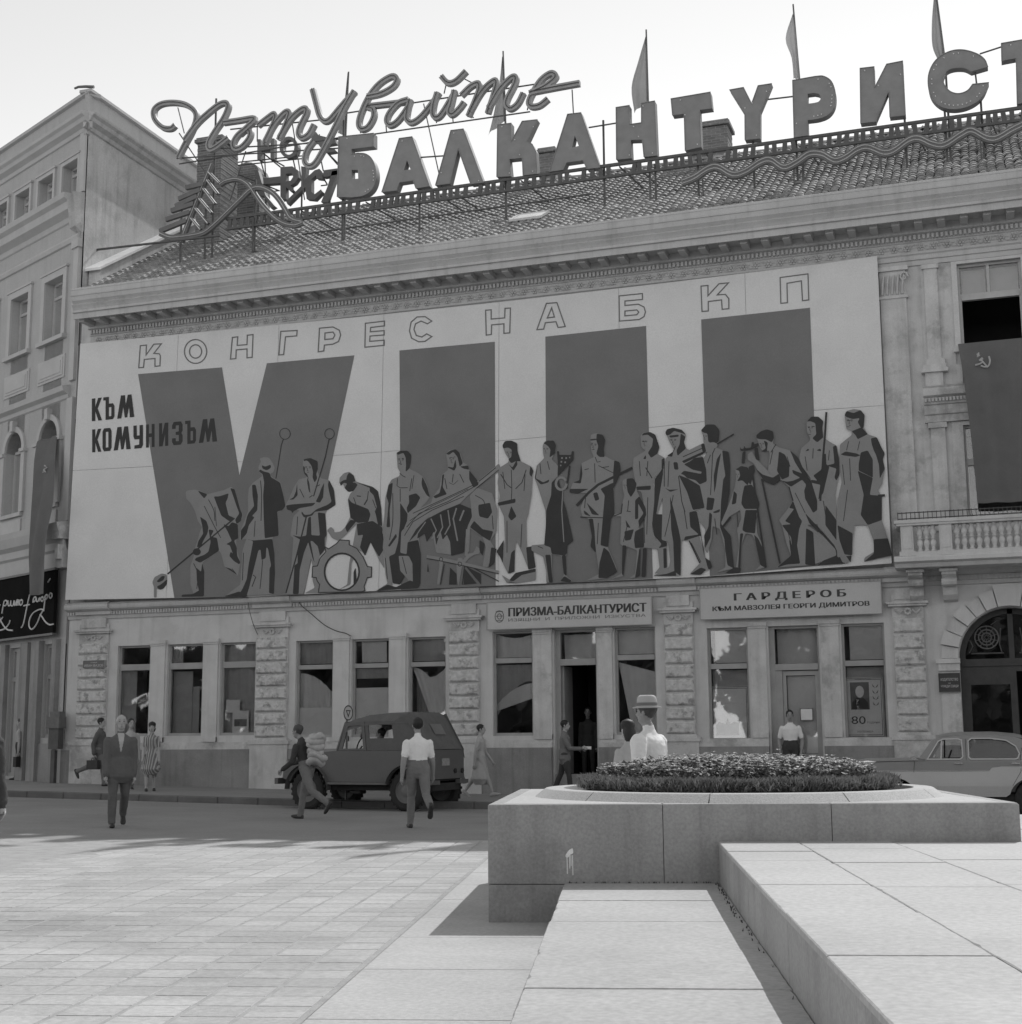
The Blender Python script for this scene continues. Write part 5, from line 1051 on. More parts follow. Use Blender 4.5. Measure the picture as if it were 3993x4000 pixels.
FOLD = {0: [[(640,800),(690,900),(700,1000)],[(500,1400),(540,1500),(530,1640)],[(860,1450),(900,1500)]], 1: [[(1080,1000),(1070,1150)],[(1130,620),(1140,760),(1135,1000)],[(970,1300),(960,1560)]], 2: [[(1500,700),(1540,780)],[(1590,780),(1620,760)],[(1650,680),(1690,660)],[(1480,960),(1470,1130)]], 3: [[(560,780),(585,850)],[(700,720),(690,800)],[(740,800),(770,880)]],
 5: [[(930,740),(930,1000),(900,1180)],[(1000,700),(1000,820)],[(1110,600),(1090,720)],[(860,1350),(880,1550)],[(1020,1340),(1060,1500)]], 6: [[(1500,560),(1490,640)],[(1560,560),(1600,640)],[(1420,600),(1440,700)]], 8: [[(260,760),(330,800),(350,840)],[(420,950),(430,1080)]],
 9: [[(600,520),(605,700),(600,800)],[(520,540),(540,700)],[(730,560),(720,720)],[(560,1000),(560,1300)],[(700,1030),(690,1250)]], 10: [[(870,460),(880,560)],[(940,440),(960,520)],[(850,1240),(900,1260)]], 11: [[(1385,460),(1390,640)],[(1290,520),(1330,510)],[(1450,500),(1520,490)],[(1300,780),(1290,880)],[(1420,1020),(1410,1220)]],
 12: [[(560,560),(550,700)],[(480,560),(490,700)],[(560,900),(550,1250)],[(520,1000),(530,1330)]], 13: [[(380,930),(370,1030)],[(370,1150),(330,1320)]], 14: [[(1170,480),(1160,700),(1150,880)],[(1190,1100),(1210,1250)]], 15: [[(760,560),(750,800)],[(800,880),(760,1100),(720,1270)],[(900,1000),(930,1200)],[(970,1330),(1060,1510)],[(820,420),(800,470)]],
 16: [[(1400,1050),(1410,1180)]], 17: [[(560,560),(530,700)],[(700,620),(730,720)],[(780,980),(880,1180)],[(700,1330),(760,1560)]], 18: [[(960,540),(955,640)],[(880,620),(900,760)],[(1120,560),(1110,660)],[(1060,1060),(1090,1250)]], 19: [[(1310,470),(1290,560)],[(1420,470),(1400,560)],[(1250,700),(1270,900)],[(1320,640),(1330,860)],[(1300,950),(1260,1260)],[(1560,1060),(1600,1240)]]}
# the marching figures: (zoom frame, body outlines, shadow shapes, strokes)
f1, f2, f3, f4, f5 = (550,1620,2.411), (1150,1620,2.411), (1750,1620,2.411), (2300,1570,2.411), (2800,1540,2.538)
FIG = [
(f1, [[(425,730),(440,715),(500,705),(560,715),(625,750),(780,712),(855,678),(885,705),(910,800),(940,910),(965,935),(955,985),(915,1020),(918,1165),(900,1180),(905,1260),(940,1390),(915,1520),(830,1450),(790,1430),(760,1310),(740,1280),(620,1360),(580,1400),(600,1480),(600,1690),(500,1690),(470,1600),(470,1420),(500,1340),(510,1270),(560,1100),(580,1060),(540,1000),(510,900),(470,830),(430,790)],
  [(110,1580),(130,1530),(200,1495),(245,1505),(250,1560),(230,1620),(190,1650),(152,1640),(150,1722),(125,1722),(125,1620)]],
 [[(540,715),(630,750),(600,790),(560,745)],[(690,770),(740,770),(830,740),(820,790),(800,830),(830,950),(880,970),(860,1010),(830,1000),(760,950),(720,850)],[(845,690),(885,700),(910,790),(940,900),(960,940),(945,1000),(905,1030),(890,990),(930,930),(900,850),(870,760)],
  [(560,960),(620,1000),(640,1060),(630,1120),(590,1190),(570,1240),(530,1250),(545,1190),(590,1120),(580,1040)],[(780,1030),(830,1050),(860,1012),(915,1030),(920,1165),(880,1185),(905,1250),(910,1330),(940,1390),(930,1410),(880,1380),(835,1330),(850,1290),(870,1310),(840,1230),(805,1220),(860,1190),(820,1100)],
  [(640,1080),(690,1090),(660,1150),(720,1160),(740,1280),(620,1360),(560,1395),(510,1370),(520,1350),(600,1320),(640,1290),(660,1200)],[(525,1440),(570,1480),(580,1400),(600,1480),(598,1690),(555,1690),(530,1560)],[(390,1695),(490,1690),(560,1650),(600,1690),(590,1712),(385,1715)],[(795,1435),(850,1450),(915,1515),(880,1490)],
  [(150,1620),(190,1600),(250,1550),(245,1600),(215,1640),(180,1650)],[(150,1570),(200,1520),(232,1520),(215,1560),(170,1580)],el(530,1292,38,34,14)],
 [([(885,975),(255,1500)],14),([(600,860),(700,1060),(755,1160)],7),([(700,870),(715,1050)],6)]),
(f1, [[(1110,490),(1135,440),(1120,415),(1160,400),(1210,405),(1235,440),(1265,500),(1255,540),(1218,560),(1240,590),(1320,640),(1350,780),(1365,860),(1330,905),(1285,915),(1290,960),(1300,1140),(1250,1145),(1240,1180),(1260,1300),(1265,1500),(1250,1690),(1060,1700),(1000,1708),(800,1712),(820,1690),(940,1600),(960,1280),(990,1190),(1000,1167),(930,1182),(945,1080),(980,1000),(1015,900),(1010,800),(1020,690),(1060,640),(1152,575),(1115,535)]],
 [[(1140,475),(1175,490),(1225,470),(1230,500),(1190,525),(1150,510)],[(1115,535),(1150,560),(1165,640),(1155,760),(1160,960),(1170,1165),(1300,1140),(1290,960),(1285,912),(1335,900),(1365,860),(1345,760),(1315,640),(1230,590),(1215,548),(1160,535),(1125,515)],
  [(1050,660),(1085,660),(1105,760),(1100,900),(1050,955),(1075,965),(1020,1040),(1000,1120),(945,1185),(945,1090),(985,1040),(1000,970),(1015,930),(1070,860),(1055,760)],
  [(1000,1170),(1060,1185),(1240,1170),(1260,1300),(1265,1500),(1255,1690),(1210,1680),(1215,1450),(1230,1420),(1200,1260),(1185,1250),(1180,1350),(1140,1370),(1130,1270),(1110,1280),(1070,1440),(1020,1640),(1000,1700),(930,1690),(960,1640),(1000,1550),(1020,1400),(1050,1250),(1060,1190)],[(800,1706),(930,1665),(1010,1700),(1000,1714),(800,1716)]],
 [(el(1360,180,50,52,20)+[(1410,180)],6),([(1345,230),(1325,290),(1300,450),(1275,600)],8),([(1150,1370),(1140,1500),(1125,1640)],7),([(1060,1510),(1085,1530),(1050,1620)],9)]),
(f1, [[(1530,420),(1600,408),(1668,440),(1668,540),(1700,600),(1775,615),(1825,720),(1838,850),(1760,895),(1740,935),(1755,1140),(1735,1280),(1680,1340),(1665,1500),(1680,1680),(1545,1682),(1640,1630),(1620,1560),(1620,1430),(1605,1350),(1560,1600),(1530,1690),(1365,1690),(1400,1600),(1420,1440),(1440,1160),(1410,1140),(1440,960),(1500,900),(1370,880),(1365,850),(1400,790),(1440,690),(1490,610),(1570,590),(1560,565),(1530,520)]],
 [[(1535,420),(1600,408),(1668,440),(1668,520),(1655,560),(1665,600),(1640,640),(1620,590),(1625,540),(1610,480),(1580,440),(1560,430),(1540,440)],[(1535,480),(1550,500),(1545,540),(1570,560),(1590,620),(1575,590),(1545,560),(1530,510)],[(1570,590),(1590,640),(1600,740),(1585,720),(1570,640)],[(1475,650),(1480,760),(1440,800),(1400,800),(1440,780),(1465,720)],
  [(1370,855),(1430,845),(1560,835),(1650,830),(1620,860),(1500,880),(1440,910),(1430,930),(1420,905),(1380,895)],[(1775,615),(1820,700),(1838,850),(1760,900),(1640,915),(1620,950),(1540,970),(1515,930),(1520,910),(1545,945),(1600,940),(1660,890),(1760,850),(1800,820),(1775,720),(1765,660)],[(1700,700),(1730,640),(1720,780),(1690,830),(1650,820),(1680,760)],
  [(1670,920),(1740,930),(1755,1135),(1735,1160),(1735,1270),(1690,1330),(1670,1240),(1620,1190),(1600,1190),(1640,1400),(1620,1350),(1580,1200),(1540,1300),(1500,1460),(1490,1690),(1435,1690),(1450,1420),(1480,1400),(1480,1280),(1510,1180),(1430,1135),(1500,1150),(1560,1140),(1580,970),(1605,960),(1610,1135),(1690,1140)]],
 [(el(1780,180,45,48,20)+[(1825,180)],6),([(1800,225),(1775,235),(1740,400),(1630,770)],10),([(1562,960),(1470,1330),(1370,1680)],13)]),
(f2, [[(425,650),(428,595),(470,550),(520,537),(562,572),(582,630),(740,680),(790,720),(822,880),(832,1060),(840,1300),(850,1450),(800,1370),(740,1240),(720,1200),(670,1330),(640,1290),(590,1270),(540,1400),(530,1600),(410,1655),(500,1600),(520,1400),(555,1220),(590,1030),(480,1140),(420,1190),(360,1165),(310,1090),(345,1055),(375,1080),(380,1110),(440,1100),(480,1060),(520,980),(530,960),(505,800),(530,740),(560,720),(520,728),(480,700),(460,650)]],
 [[(430,640),(470,615),(510,610),(560,640),(575,640),(600,660),(560,720),(510,728),(475,690),(500,650),(470,640),(440,672)],[(520,545),(560,572),(580,630),(540,635),(490,615),(500,570)],[(580,635),(740,680),(790,720),(820,870),(830,1050),(790,1040),(770,940),(760,910),(780,870),(750,760),(710,720),(715,690),(640,660)],[(510,790),(545,830),(600,850),(700,890),(720,940),(700,1010),(600,1020),(530,970)],
  [(590,1030),(740,1000),(830,1060),(850,1260),(800,1340),(740,1240),(720,1200),(670,1330),(620,1250),(650,1130),(600,1140)],[(530,990),(590,1000),(500,1110),(480,1060)],[(560,1480),(580,1440),(590,1560),(560,1600)]], [([(590,765),(630,770)],9),([(690,800),(660,850)],12),([(720,1090),(640,1170)],9)]),
(f2, [[(325,1265),(400,1215),(430,1180),(520,1185),(520,1225),(590,1260),(650,1340),(690,1430),(730,1435),(728,1530),(690,1535),(660,1620),(668,1655),(640,1668),(230,1675),(240,1600),(215,1560),(210,1535),(170,1530),(175,1430),(220,1425),(245,1350),(300,1290),(290,1245)], el(455,1480,160,172)], [], [('c',[(325,1265),(400,1215),(430,1180),(520,1185),(520,1225),(590,1260),(650,1340),(690,1430),(730,1435),(728,1530),(690,1535),(660,1620),(668,1655),(640,1668),(230,1675),(240,1600),(215,1560),(210,1535),(170,1530),(175,1430),(220,1425),(245,1350),(300,1290),(290,1245)],9),('c',el(450,1480,163,174),16)]),
(f2, [[(965,360),(1000,340),(1070,340),(1105,380),(1100,450),(1085,510),(1170,550),(1220,590),(1260,680),(1280,780),(1240,830),(1200,870),(1160,920),(1180,1200),(1195,1310),(1190,1600),(980,1640),(970,1630),(1080,1560),(1000,1470),(985,1330),(920,1330),(900,1380),(930,1550),(920,1640),(780,1655),(880,1590),(860,1500),(850,1330),(835,1250),(845,1150),(830,1110),(850,960),(860,780),(890,660),(920,610),(990,580),(1000,545),(975,500),(970,420)]],
 [[(965,360),(1000,340),(1070,340),(1105,380),(1100,450),(1085,510),(1050,540),(1055,480),(1050,400),(1030,360),(975,380)],[(1210,585),(1255,680),(1280,780),(1250,760),(1210,690),(1200,640)],[(1080,760),(1150,740),(1190,780),(1150,860),(1070,930),(1060,880),(1085,830)],
  [(1000,830),(1070,935),(1060,1050),(1010,1100),(1000,1300),(1060,1315),(1070,1200),(1170,1180),(1195,1310),(1190,1600),(1120,1620),(1115,1400),(1080,1330),(985,1330),(1000,1470),(1045,1520),(1000,1600),(930,1590),(900,1380),(895,1335),(950,1310),(980,1200),(1000,1000)],[(890,660),(930,640),(920,760),(900,900),(905,1060),(870,1060),(880,960),(890,830),(870,770)],[(885,1235),(960,1120),(970,1150),(900,1245)],[(780,1655),(880,1600),(960,1625),(1090,1560),(1190,1600),(1170,1635),(975,1645),(770,1660)]],
 [([(975,600),(970,670),(1000,690),(1070,688)],7),([(995,550),(1020,575),(1050,590)],7),([(1130,570),(1110,700)],6),([(985,415),(1000,418)],5),([(1015,412),(1035,414)],5),([(985,460),(1010,462)],4)]),
(f2, [[(1430,370),(1460,335),(1520,325),(1570,370),(1590,450),(1640,480),(1650,520),(1690,580),(1740,650),(1690,720),(1640,760),(1500,900),(1480,1100),(1480,1320),(1340,1300),(1300,1100),(1270,900),(1310,770),(1370,690),(1390,570),(1450,520),(1445,440)], [(1020,1150),(1040,1060),(1100,920),(1300,830),(1560,720),(1740,620),(1929,460),(1950,520),(1700,700),(1560,830),(1400,900),(1250,980),(1150,1080)]],
 [[(1430,370),(1470,340),(1520,325),(1560,360),(1570,400),(1590,460),(1560,490),(1540,400),(1500,350),(1460,380)],[(1520,420),(1530,490),(1510,530),(1450,500),(1450,490),(1500,500)],[(1562,490),(1640,478),(1648,520),(1600,510)],[(1650,525),(1720,610),(1740,660),(1690,690),(1650,610)],[(1395,570),(1415,560),(1400,680),(1440,750),(1330,790),(1310,770),(1370,740),(1390,660)],
  [(1150,1080),(1250,985),(1400,905),(1560,840),(1700,900),(1660,1050),(1610,1160),(1600,1300),(1480,1330),(1470,1200),(1440,1130),(1400,1180),(1380,1100),(1340,1230),(1320,1100),(1250,1200),(1230,1120),(1160,1170),(1170,1110),(1080,1200)]],
 [([(1740,640),(1400,800),(1120,930)],7),([(1730,660),(1450,820),(1180,930),(1060,1060)],7),([(1900,500),(1740,630)],8),([(1640,700),(1300,860),(1090,1000)],6),([(1600,770),(1300,900),(1120,1010),(1040,1140)],7),([(1929,520),(1720,690)],7),([(1460,640),(1500,660),(1545,620)],5),([(1470,405),(1490,405)],5),([(1505,398),(1520,400)],5),('f',[(1290,980),(1340,1090),(1300,1170)],12),('f',[(1380,940),(1400,1060),(1350,1160)],12),('f',[(1450,900),(1470,1040),(1420,1130)],12),('f',[(1530,880),(1500,980),(1540,1190)],14),('f',[(1600,900),(1560,1000)],16),('f',[(1240,1010),(1190,1080),(1130,1170)],10),('f',[(1640,1080),(1630,1290)],40)]),
(f2, [[(1250,1322),(1360,1340),(1600,1390),(1929,1470),(1929,1495),(1600,1420),(1350,1368),(1250,1350)],[(1545,1350),(1585,1350),(1600,1400),(1580,1440),(1550,1620),(1535,1560),(1530,1400)],[(1360,1340),(1405,1345),(1400,1420),(1370,1600),(1345,1600),(1370,1420)],[(1590,1370),(1640,1310),(1690,1300),(1720,1240),(1760,1270),(1745,1310),(1700,1320),(1650,1350),(1600,1410)]],
 [[(1470,1440),(1530,1500),(1530,1600),(1460,1600)],[(1600,1440),(1720,1590),(1600,1600)],[(1640,1440),(1760,1500),(1760,1600)],[(1260,1400),(1270,1480),(1255,1480)]], [([(1250,1354),(1350,1372),(1600,1424),(1929,1500)],7),('c',el(1385,1362,16,18,12),6),('c',el(1562,1408,18,20,12),6),([(1415,1410),(1380,1600)],8),([(1605,1430),(1585,1600)],8),([(1625,1430),(1760,1590)],9),([(1700,1450),(1929,1570)],9)]),
(f3, [[(210,760),(280,690),(420,740),(470,900),(460,1100),(400,1190),(440,1250),(380,1440),(330,1430),(360,1250),(330,1150),(210,1070),(190,1330),(160,1330),(175,1130),(190,1050),(230,960)]], [[(290,850),(400,830),(420,920),(380,980),(300,960),(290,900)],[(210,1060),(250,1000),(330,1080),(430,1100),(400,1190),(330,1150)],[(300,1180),(350,1215),(330,1330),(300,1280)],[(410,1250),(460,1260),(440,1400),(390,1440)]], []),
(f3, [[(515,290),(540,250),(600,245),(655,270),(660,350),(690,440),(790,490),(810,530),(800,590),(790,760),(760,940),(740,1000),(745,1250),(830,1440),(760,1450),(700,1300),(650,1190),(635,1270),(630,1480),(570,1500),(520,1400),(540,1180),(530,960),(480,850),(490,760),(470,640),(490,500),(570,450),(580,420),(545,370)],[(510,1510),(560,1590),(620,1540),(830,1470),(830,1560),(640,1590)]],
 [[(515,290),(540,250),(600,245),(655,270),(660,350),(690,440),(640,440),(600,460),(570,420),(600,400),(605,330),(570,310),(525,320)],[(780,485),(810,530),(790,590),(770,560)],[(570,460),(610,500),(650,430),(660,470),(620,530)],[(740,1250),(800,1240),(830,1440),(760,1460),(750,1360)],[(460,1290),(530,1180),(520,1400),(500,1350)],[(600,1300),(635,1270),(630,1480),(570,1500)],[(580,1560),(640,1490),(830,1450),(830,1480),(700,1510),(620,1570)],[(470,830),(640,790),(640,830),(480,860)],[(600,860),(650,960),(600,1000),(570,960)]], [([(740,520),(700,640),(640,700)],8),([(500,560),(560,660),(600,690)],8)]),
(f3, [[(895,290),(920,250),(980,240),(1020,290),(1015,350),(980,420),(1040,480),(1040,580),(980,640),(980,760),(1080,780),(1120,900),(1185,1190),(1130,1230),(1125,1310),(1110,1340),(1120,1520),(1180,1570),(1060,1580),(1100,1500),(1070,1330),(980,1310),(990,1580),(930,1580),(930,1480),(900,1340),(790,1280),(790,1230),(920,1220),(930,1050),(920,900),(850,680),(820,600),(840,480),(910,410),(900,370)]],
 [[(900,270),(940,245),(1000,245),(1020,290),(1010,370),(960,405),(970,330),(940,290)],[(980,640),(1040,600),(1080,740),(1080,780),(1120,900),(1185,1190),(1130,1230),(1125,1310),(1100,1330),(980,1310),(970,1250),(910,1230),(925,1050),(930,900),(975,760)],[(920,1320),(970,1320),(990,1580),(955,1580)],[(1075,1330),(1112,1320),(1120,1520),(1095,1500)],[(1060,1570),(1100,1520),(1170,1565),(1150,1580)],[(850,470),(830,600),(870,620),(900,640),(960,610),(950,640),(880,660),(820,600)],
  [(1030,345),(1050,345),(1050,380),(1165,380),(1170,345),(1190,345),(1185,430),(1060,560),(1035,580),(1040,480)]], [('f',[(1085,720),(1075,900),(1095,1200)],10),('f',el(1070,650,50,58,14),24),('f',[(1070,410),(1085,410)],16),('f',[(1110,410),(1125,410)],16),('f',[(1145,405),(1155,405)],14),('f',[(1065,445),(1080,445)],16),('f',[(1100,450),(1115,450)],16),('f',[(1060,480),(1072,480)],14),([(1120,700),(1140,560),(1150,480)],16)]),
(f3, [[(1345,230),(1350,190),(1400,175),(1460,190),(1485,240),(1470,320),(1480,390),(1560,430),(1620,450),(1630,520),(1570,620),(1560,760),(1570,940),(1540,980),(1510,1250),(1590,1440),(1600,1480),(1500,1540),(1300,1565),(1430,1500),(1400,1300),(1380,1100),(1330,980),(1270,960),(1250,880),(1310,740),(1150,730),(1180,640),(1250,620),(1260,460),(1380,400),(1355,350)]],
 [[(1405,180),(1460,190),(1485,240),(1470,320),(1480,400),(1430,400),(1400,370),(1420,300),(1400,240)],[(1345,232),(1400,227),(1402,240),(1345,246)],[(1570,430),(1620,450),(1630,520),(1610,600),(1560,700),(1560,540)],[(1440,700),(1560,640),(1570,940),(1540,980),(1510,1250),(1440,1230),(1460,1000),(1480,760)],[(1330,980),(1370,980),(1385,1100),(1395,1300),(1345,1240),(1360,1150)],[(1470,1250),(1520,1290),(1600,1480),(1500,1540),(1420,1540),(1430,1400)],[(1260,460),(1270,560),(1255,650),(1180,640),(1240,620)],[(1150,700),(1330,700),(1230,745),(1150,735)],[(1280,900),(1310,920),(1350,960),(1290,940)],[(1310,830),(1430,950),(1360,940)],[(1370,740),(1410,730),(1430,800),(1390,815)]],
 [([(1215,858),(1330,735),(1420,660),(1740,502)],24),([(1390,400),(1410,450),(1440,440)],7),([(1420,480),(1560,550)],6),([(1350,270),(1370,270)],5),([(1250,965),(1540,975)],9),([(1360,330),(1375,332)],4)]),
(f4, [[(490,320),(520,290),(580,285),(630,310),(670,430),(650,490),(720,530),(700,640),(620,720),(610,790),(640,850),(610,1080),(600,1200),(640,1300),(740,1340),(740,1440),(745,1600),(620,1620),(670,1560),(650,1390),(510,1370),(520,1200),(540,1060),(500,850),(450,830),(440,740),(420,640),(425,530),(540,460),(500,430)]],
 [[(580,285),(630,310),(670,430),(650,490),(590,530),(560,480),(600,420),(610,350),(560,310),(500,320),(520,295)],[(690,540),(720,530),(700,650),(720,860),(640,1060),(700,1060),(690,1250),(740,1330),(740,1360),(660,1380),(690,1340),(620,1260),(600,1150),(620,950),(625,730),(690,640)],[(450,800),(590,790),(585,830),(455,832)],[(705,1380),(735,1380),(740,1560),(710,1570)],[(515,540),(540,500),(545,540)]], [([(540,620),(600,720)],10),([(510,375),(540,372)],6)]),
(f4, [[(320,740),(360,720),(400,740),(440,800),(480,890),(540,1000),(540,1070),(470,1180),(520,1250),(525,1370),(480,1380),(490,1560),(470,1650),(380,1665),(440,1620),(460,1400),(360,1360),(330,1640),(215,1670),(310,1620),(330,1360),(300,1340),(310,1080),(250,1080),(240,1060),(310,1050),(320,960),(340,880),(325,830)]],
 [[(360,725),(420,720),(455,770),(440,840),(400,900),(370,850),(360,780)],[(440,930),(480,890),(540,1000),(545,1070),(480,1180),(470,1120),(520,1050),(470,960),(470,1100),(440,1110)],[(440,1220),(520,1180),(525,1370),(440,1380),(430,1300)],[(322,1350),(360,1355),(330,1640),(315,1620)],[(480,1385),(492,1390),(485,1640),(440,1660)],[(340,1220),(430,1200),(400,1300),(345,1310)],[(515,1380),(550,1380),(540,1650),(500,1650)],[(350,1110),(400,1190),(360,1180)]], [([(360,1030),(400,1035)],7),([(320,960),(310,1050),(245,1075)],9)]),
(f4, [[(1060,270),(1110,215),(1190,215),(1235,270),(1225,380),(1200,430),(1270,460),(1320,480),(1335,600),(1330,850),(1310,960),(1250,1080),(1260,1180),(1340,1260),(1365,1500),(1370,1570),(1200,1610),(1290,1560),(1290,1400),(1240,1200),(1170,1170),(1160,1300),(1120,1430),(1090,1380),(1100,1200),(1040,1120),(1020,1030),(1090,1000),(1050,800),(1110,700),(1080,540),(1140,440),(1085,390),(1080,320)]],
 [[(1060,270),(1110,215),(1190,215),(1235,270),(1225,380),(1190,400),(1130,380),(1120,300),(1080,290)],[(1260,460),(1320,470),(1335,600),(1330,850),(1310,960),(1300,1060),(1270,1180),(1340,1260),(1365,1500),(1370,1570),(1310,1540),(1290,1400),(1280,1290),(1240,1180),(1250,930),(1270,730),(1290,700),(1270,560)],[(1210,540),(1250,480),(1220,640),(1200,800),(1185,860),(1180,700)],[(1120,900),(1190,910),(1170,1020),(1110,1020)],[(1170,1040),(1240,1010),(1235,1040),(1190,1050)],[(1140,1040),(1165,1060),(1150,1280),(1100,1380),(1090,1260),(1130,1180)]], [([(1150,500),(1120,580)],7),([(1200,420),(1170,490)],8)]),
(f4, [[(725,290),(740,260),(800,245),(880,265),(920,310),(900,380),(920,440),(1000,480),(1080,520),(1110,640),(1115,750),(1070,780),(1050,800),(1095,1000),(960,1040),(970,1150),(1040,1250),(1100,1470),(1165,1550),(1130,1580),(1060,1610),(955,1620),(1050,1520),(950,1310),(880,1300),(870,1640),(610,1640),(760,1560),(770,1500),(750,1320),(690,1300),(700,900),(650,1060),(640,1060),(700,700),(730,530),(810,460),(770,390)],[(860,500),(1060,400),(1180,380),(1220,400),(1210,430),(1080,490),(900,570)]],
 [[(725,290),(740,260),(800,245),(880,265),(920,310),(890,300),(810,275),(770,310),(735,320)],[(870,300),(915,330),(900,380),(920,440),(840,510),(830,460),(860,400)],[(740,510),(800,470),(790,520)],[(960,560),(1000,530),(1080,520),(1110,640),(1115,750),(1050,780),(1010,740),(930,720),(900,690),(870,680),(900,650),(1060,680),(1070,660),(980,640),(900,590)],[(850,690),(930,720),(1050,790),(1095,1000),(985,1020),(930,850),(870,730)],[(720,810),(760,830),(850,825),(770,850)],[(770,890),(800,1000),(850,1200),(870,1300),(870,1640),(810,1600),(800,1320),(780,1200)],[(950,1040),(1020,1030),(1050,1180),(1100,1470),(1150,1500),(1165,1560),(1130,1580),(1080,1400),(1060,1260),(900,1310),(910,1270),(1040,1250),(960,1180)],[(610,1640),(740,1620),(820,1590),(830,1640)],[(955,1625),(1060,1560),(1110,1580),(1060,1630)],[(880,560),(1080,470),(1085,490),(900,580)],[(1060,400),(1090,390),(1110,470),(1080,490)],[(800,570),(840,570),(850,640),(810,640)],[(760,320),(850,310),(850,330),(770,340)]],
 [([(1210,400),(1370,305)],12),([(950,1310),(1050,1520)],12),([(890,520),(1070,440)],8),([(715,560),(715,800)],8),([(850,700),(880,940),(910,1040)],8)]),
(f4, [[(1385,640),(1440,605),(1500,620),(1530,700),(1560,800),(1610,960),(1600,1010),(1580,1100),(1590,1240),(1640,1350),(1660,1560),(1570,1590),(1620,1540),(1600,1350),(1540,1250),(1480,1240),(1440,1350),(1430,1560),(1290,1610),(1390,1560),(1420,1350),(1400,1200),(1440,1100),(1430,1020),(1330,1080),(1260,1170),(1250,1140),(1300,1020),(1340,920),(1380,800),(1390,720)]],
 [[(1385,640),(1440,605),(1500,620),(1530,700),(1500,790),(1450,740),(1400,750),(1430,700),(1420,650)],[(1470,790),(1540,780),(1580,860),(1610,960),(1600,1010),(1470,1010),(1440,960),(1450,880)],[(1480,1020),(1590,1020),(1580,1100),(1570,1240),(1480,1230),(1450,1210)],[(1430,1240),(1460,1240),(1440,1350),(1430,1560),(1410,1560)],[(1560,1250),(1600,1290),(1650,1400),(1660,1560),(1620,1540)],[(1370,840),(1400,870),(1390,960),(1350,970)],[(1290,1612),(1370,1560),(1435,1560),(1430,1610)],[(1330,1080),(1260,1175),(1275,1180),(1350,1090)]], []),
(f5, [[(395,410),(440,370),(500,350),(560,370),(570,440),(560,490),(620,530),(730,560),(800,620),(880,760),(910,830),(960,900),(980,1000),(1000,1150),(1100,1270),(1000,1290),(900,1300),(1050,1400),(1180,1530),(1190,1600),(1000,1680),(880,1700),(590,1720),(700,1650),(740,1600),(700,1500),(650,1300),(620,1250),(700,1150),(760,1060),(720,920),(640,850),(570,900),(450,830),(370,690),(310,650),(310,600),(350,570),(400,650),(500,750),(570,830),(510,770),(530,600),(520,560),(460,570),(420,500)]],
 [[(395,410),(440,370),(500,350),(560,370),(570,440),(550,480),(490,450),(440,450),(400,440)],[(470,460),(510,480),(500,570),(440,570),(490,540)],[(620,570),(680,600),(725,700),(720,820),(650,850),(600,760),(610,680)],[(390,740),(460,800),(560,830),(620,790),(640,850),(570,905),(480,870)],[(730,560),(800,620),(880,760),(910,830),(960,900),(985,1010),(1000,1150),(960,1180),(880,1040),(870,960),(890,900),(850,850),(740,920),(650,860),(700,870),(760,860),(830,830),(760,790),(750,750),(850,790),(780,680)],[(760,1060),(820,1220),(850,1260),(820,1340),(800,1500),(830,1680),(700,1690),(600,1720),(740,1600),(720,1440),(750,1500),(740,1420),(650,1300),(740,1290),(680,1260),(770,1140),(720,1130)],[(880,1180),(980,1290),(1100,1420),(1190,1500),(1280,1590),(1280,1680),(1000,1700),(1060,1650),(1190,1600),(1180,1540),(1050,1400),(920,1280)],[(890,1330),(960,1370),(980,1700),(880,1690)],
  [(235,520),(245,545),(270,545),(275,510),(290,540),(345,530),(350,475),(375,480),(370,500),(420,485),(410,520),(340,555),(240,565)],[(260,575),(290,565),(280,690),(250,690)],[(375,540),(410,530),(430,660),(390,650)],[(320,720),(370,700),(380,760),(340,900),(320,880)]], [([(350,740),(490,1720)],18),([(450,840),(630,1680)],18),([(590,500),(540,580)],8),([(720,920),(760,1060)],10)]),
(f5, [[(895,270),(940,225),(1010,225),(1060,270),(1050,340),(1060,430),(1130,480),(1190,510),(1215,640),(1215,800),(1180,1000),(1190,1250),(1280,1590),(1340,1600),(1300,1680),(1250,1670),(1170,1500),(1000,1300),(1000,1060),(930,830),(850,720),(820,640),(840,540),(920,470),(930,440),(895,370)]],
 [[(895,275),(940,225),(1010,225),(1060,270),(1050,340),(1060,430),(1000,480),(950,440),(990,400),(980,290),(930,270)],[(1155,520),(1190,510),(1215,640),(1220,800),(1190,860),(1170,830),(1190,740),(1090,710),(1170,690)],[(1050,600),(1085,590),(1090,700),(1120,720),(1060,980),(1010,1050),(1030,900),(940,880),(940,850),(1000,860),(960,810),(1040,750)],[(1080,1100),(1190,1250),(1200,1500),(1340,1600),(1330,1670),(1280,1600),(1190,1450),(1080,1300)],[(880,570),(910,540),(920,560)],[(990,560),(1030,540),(1040,570)]], [([(1090,180),(1075,420),(1060,600),(1030,1060)],20),([(910,330),(930,330)],6),([(950,320),(975,325)],7),([(910,400),(935,402)],5)]),
(f5, [[(1270,210),(1290,170),(1360,150),(1430,160),(1470,210),(1460,330),(1500,400),(1590,430),(1640,540),(1670,590),(1650,650),(1670,740),(1640,900),(1600,950),(1640,1020),(1640,1250),(1740,1560),(1735,1610),(1600,1630),(1460,1660),(1470,1620),(1570,1560),(1550,1440),(1500,1300),(1370,1300),(1350,1480),(1345,1600),(1200,1620),(1190,1500),(1190,1290),(1200,1050),(1240,880),(1220,650),(1225,500),(1300,440),(1340,410),(1340,370),(1290,350),(1280,290)]],
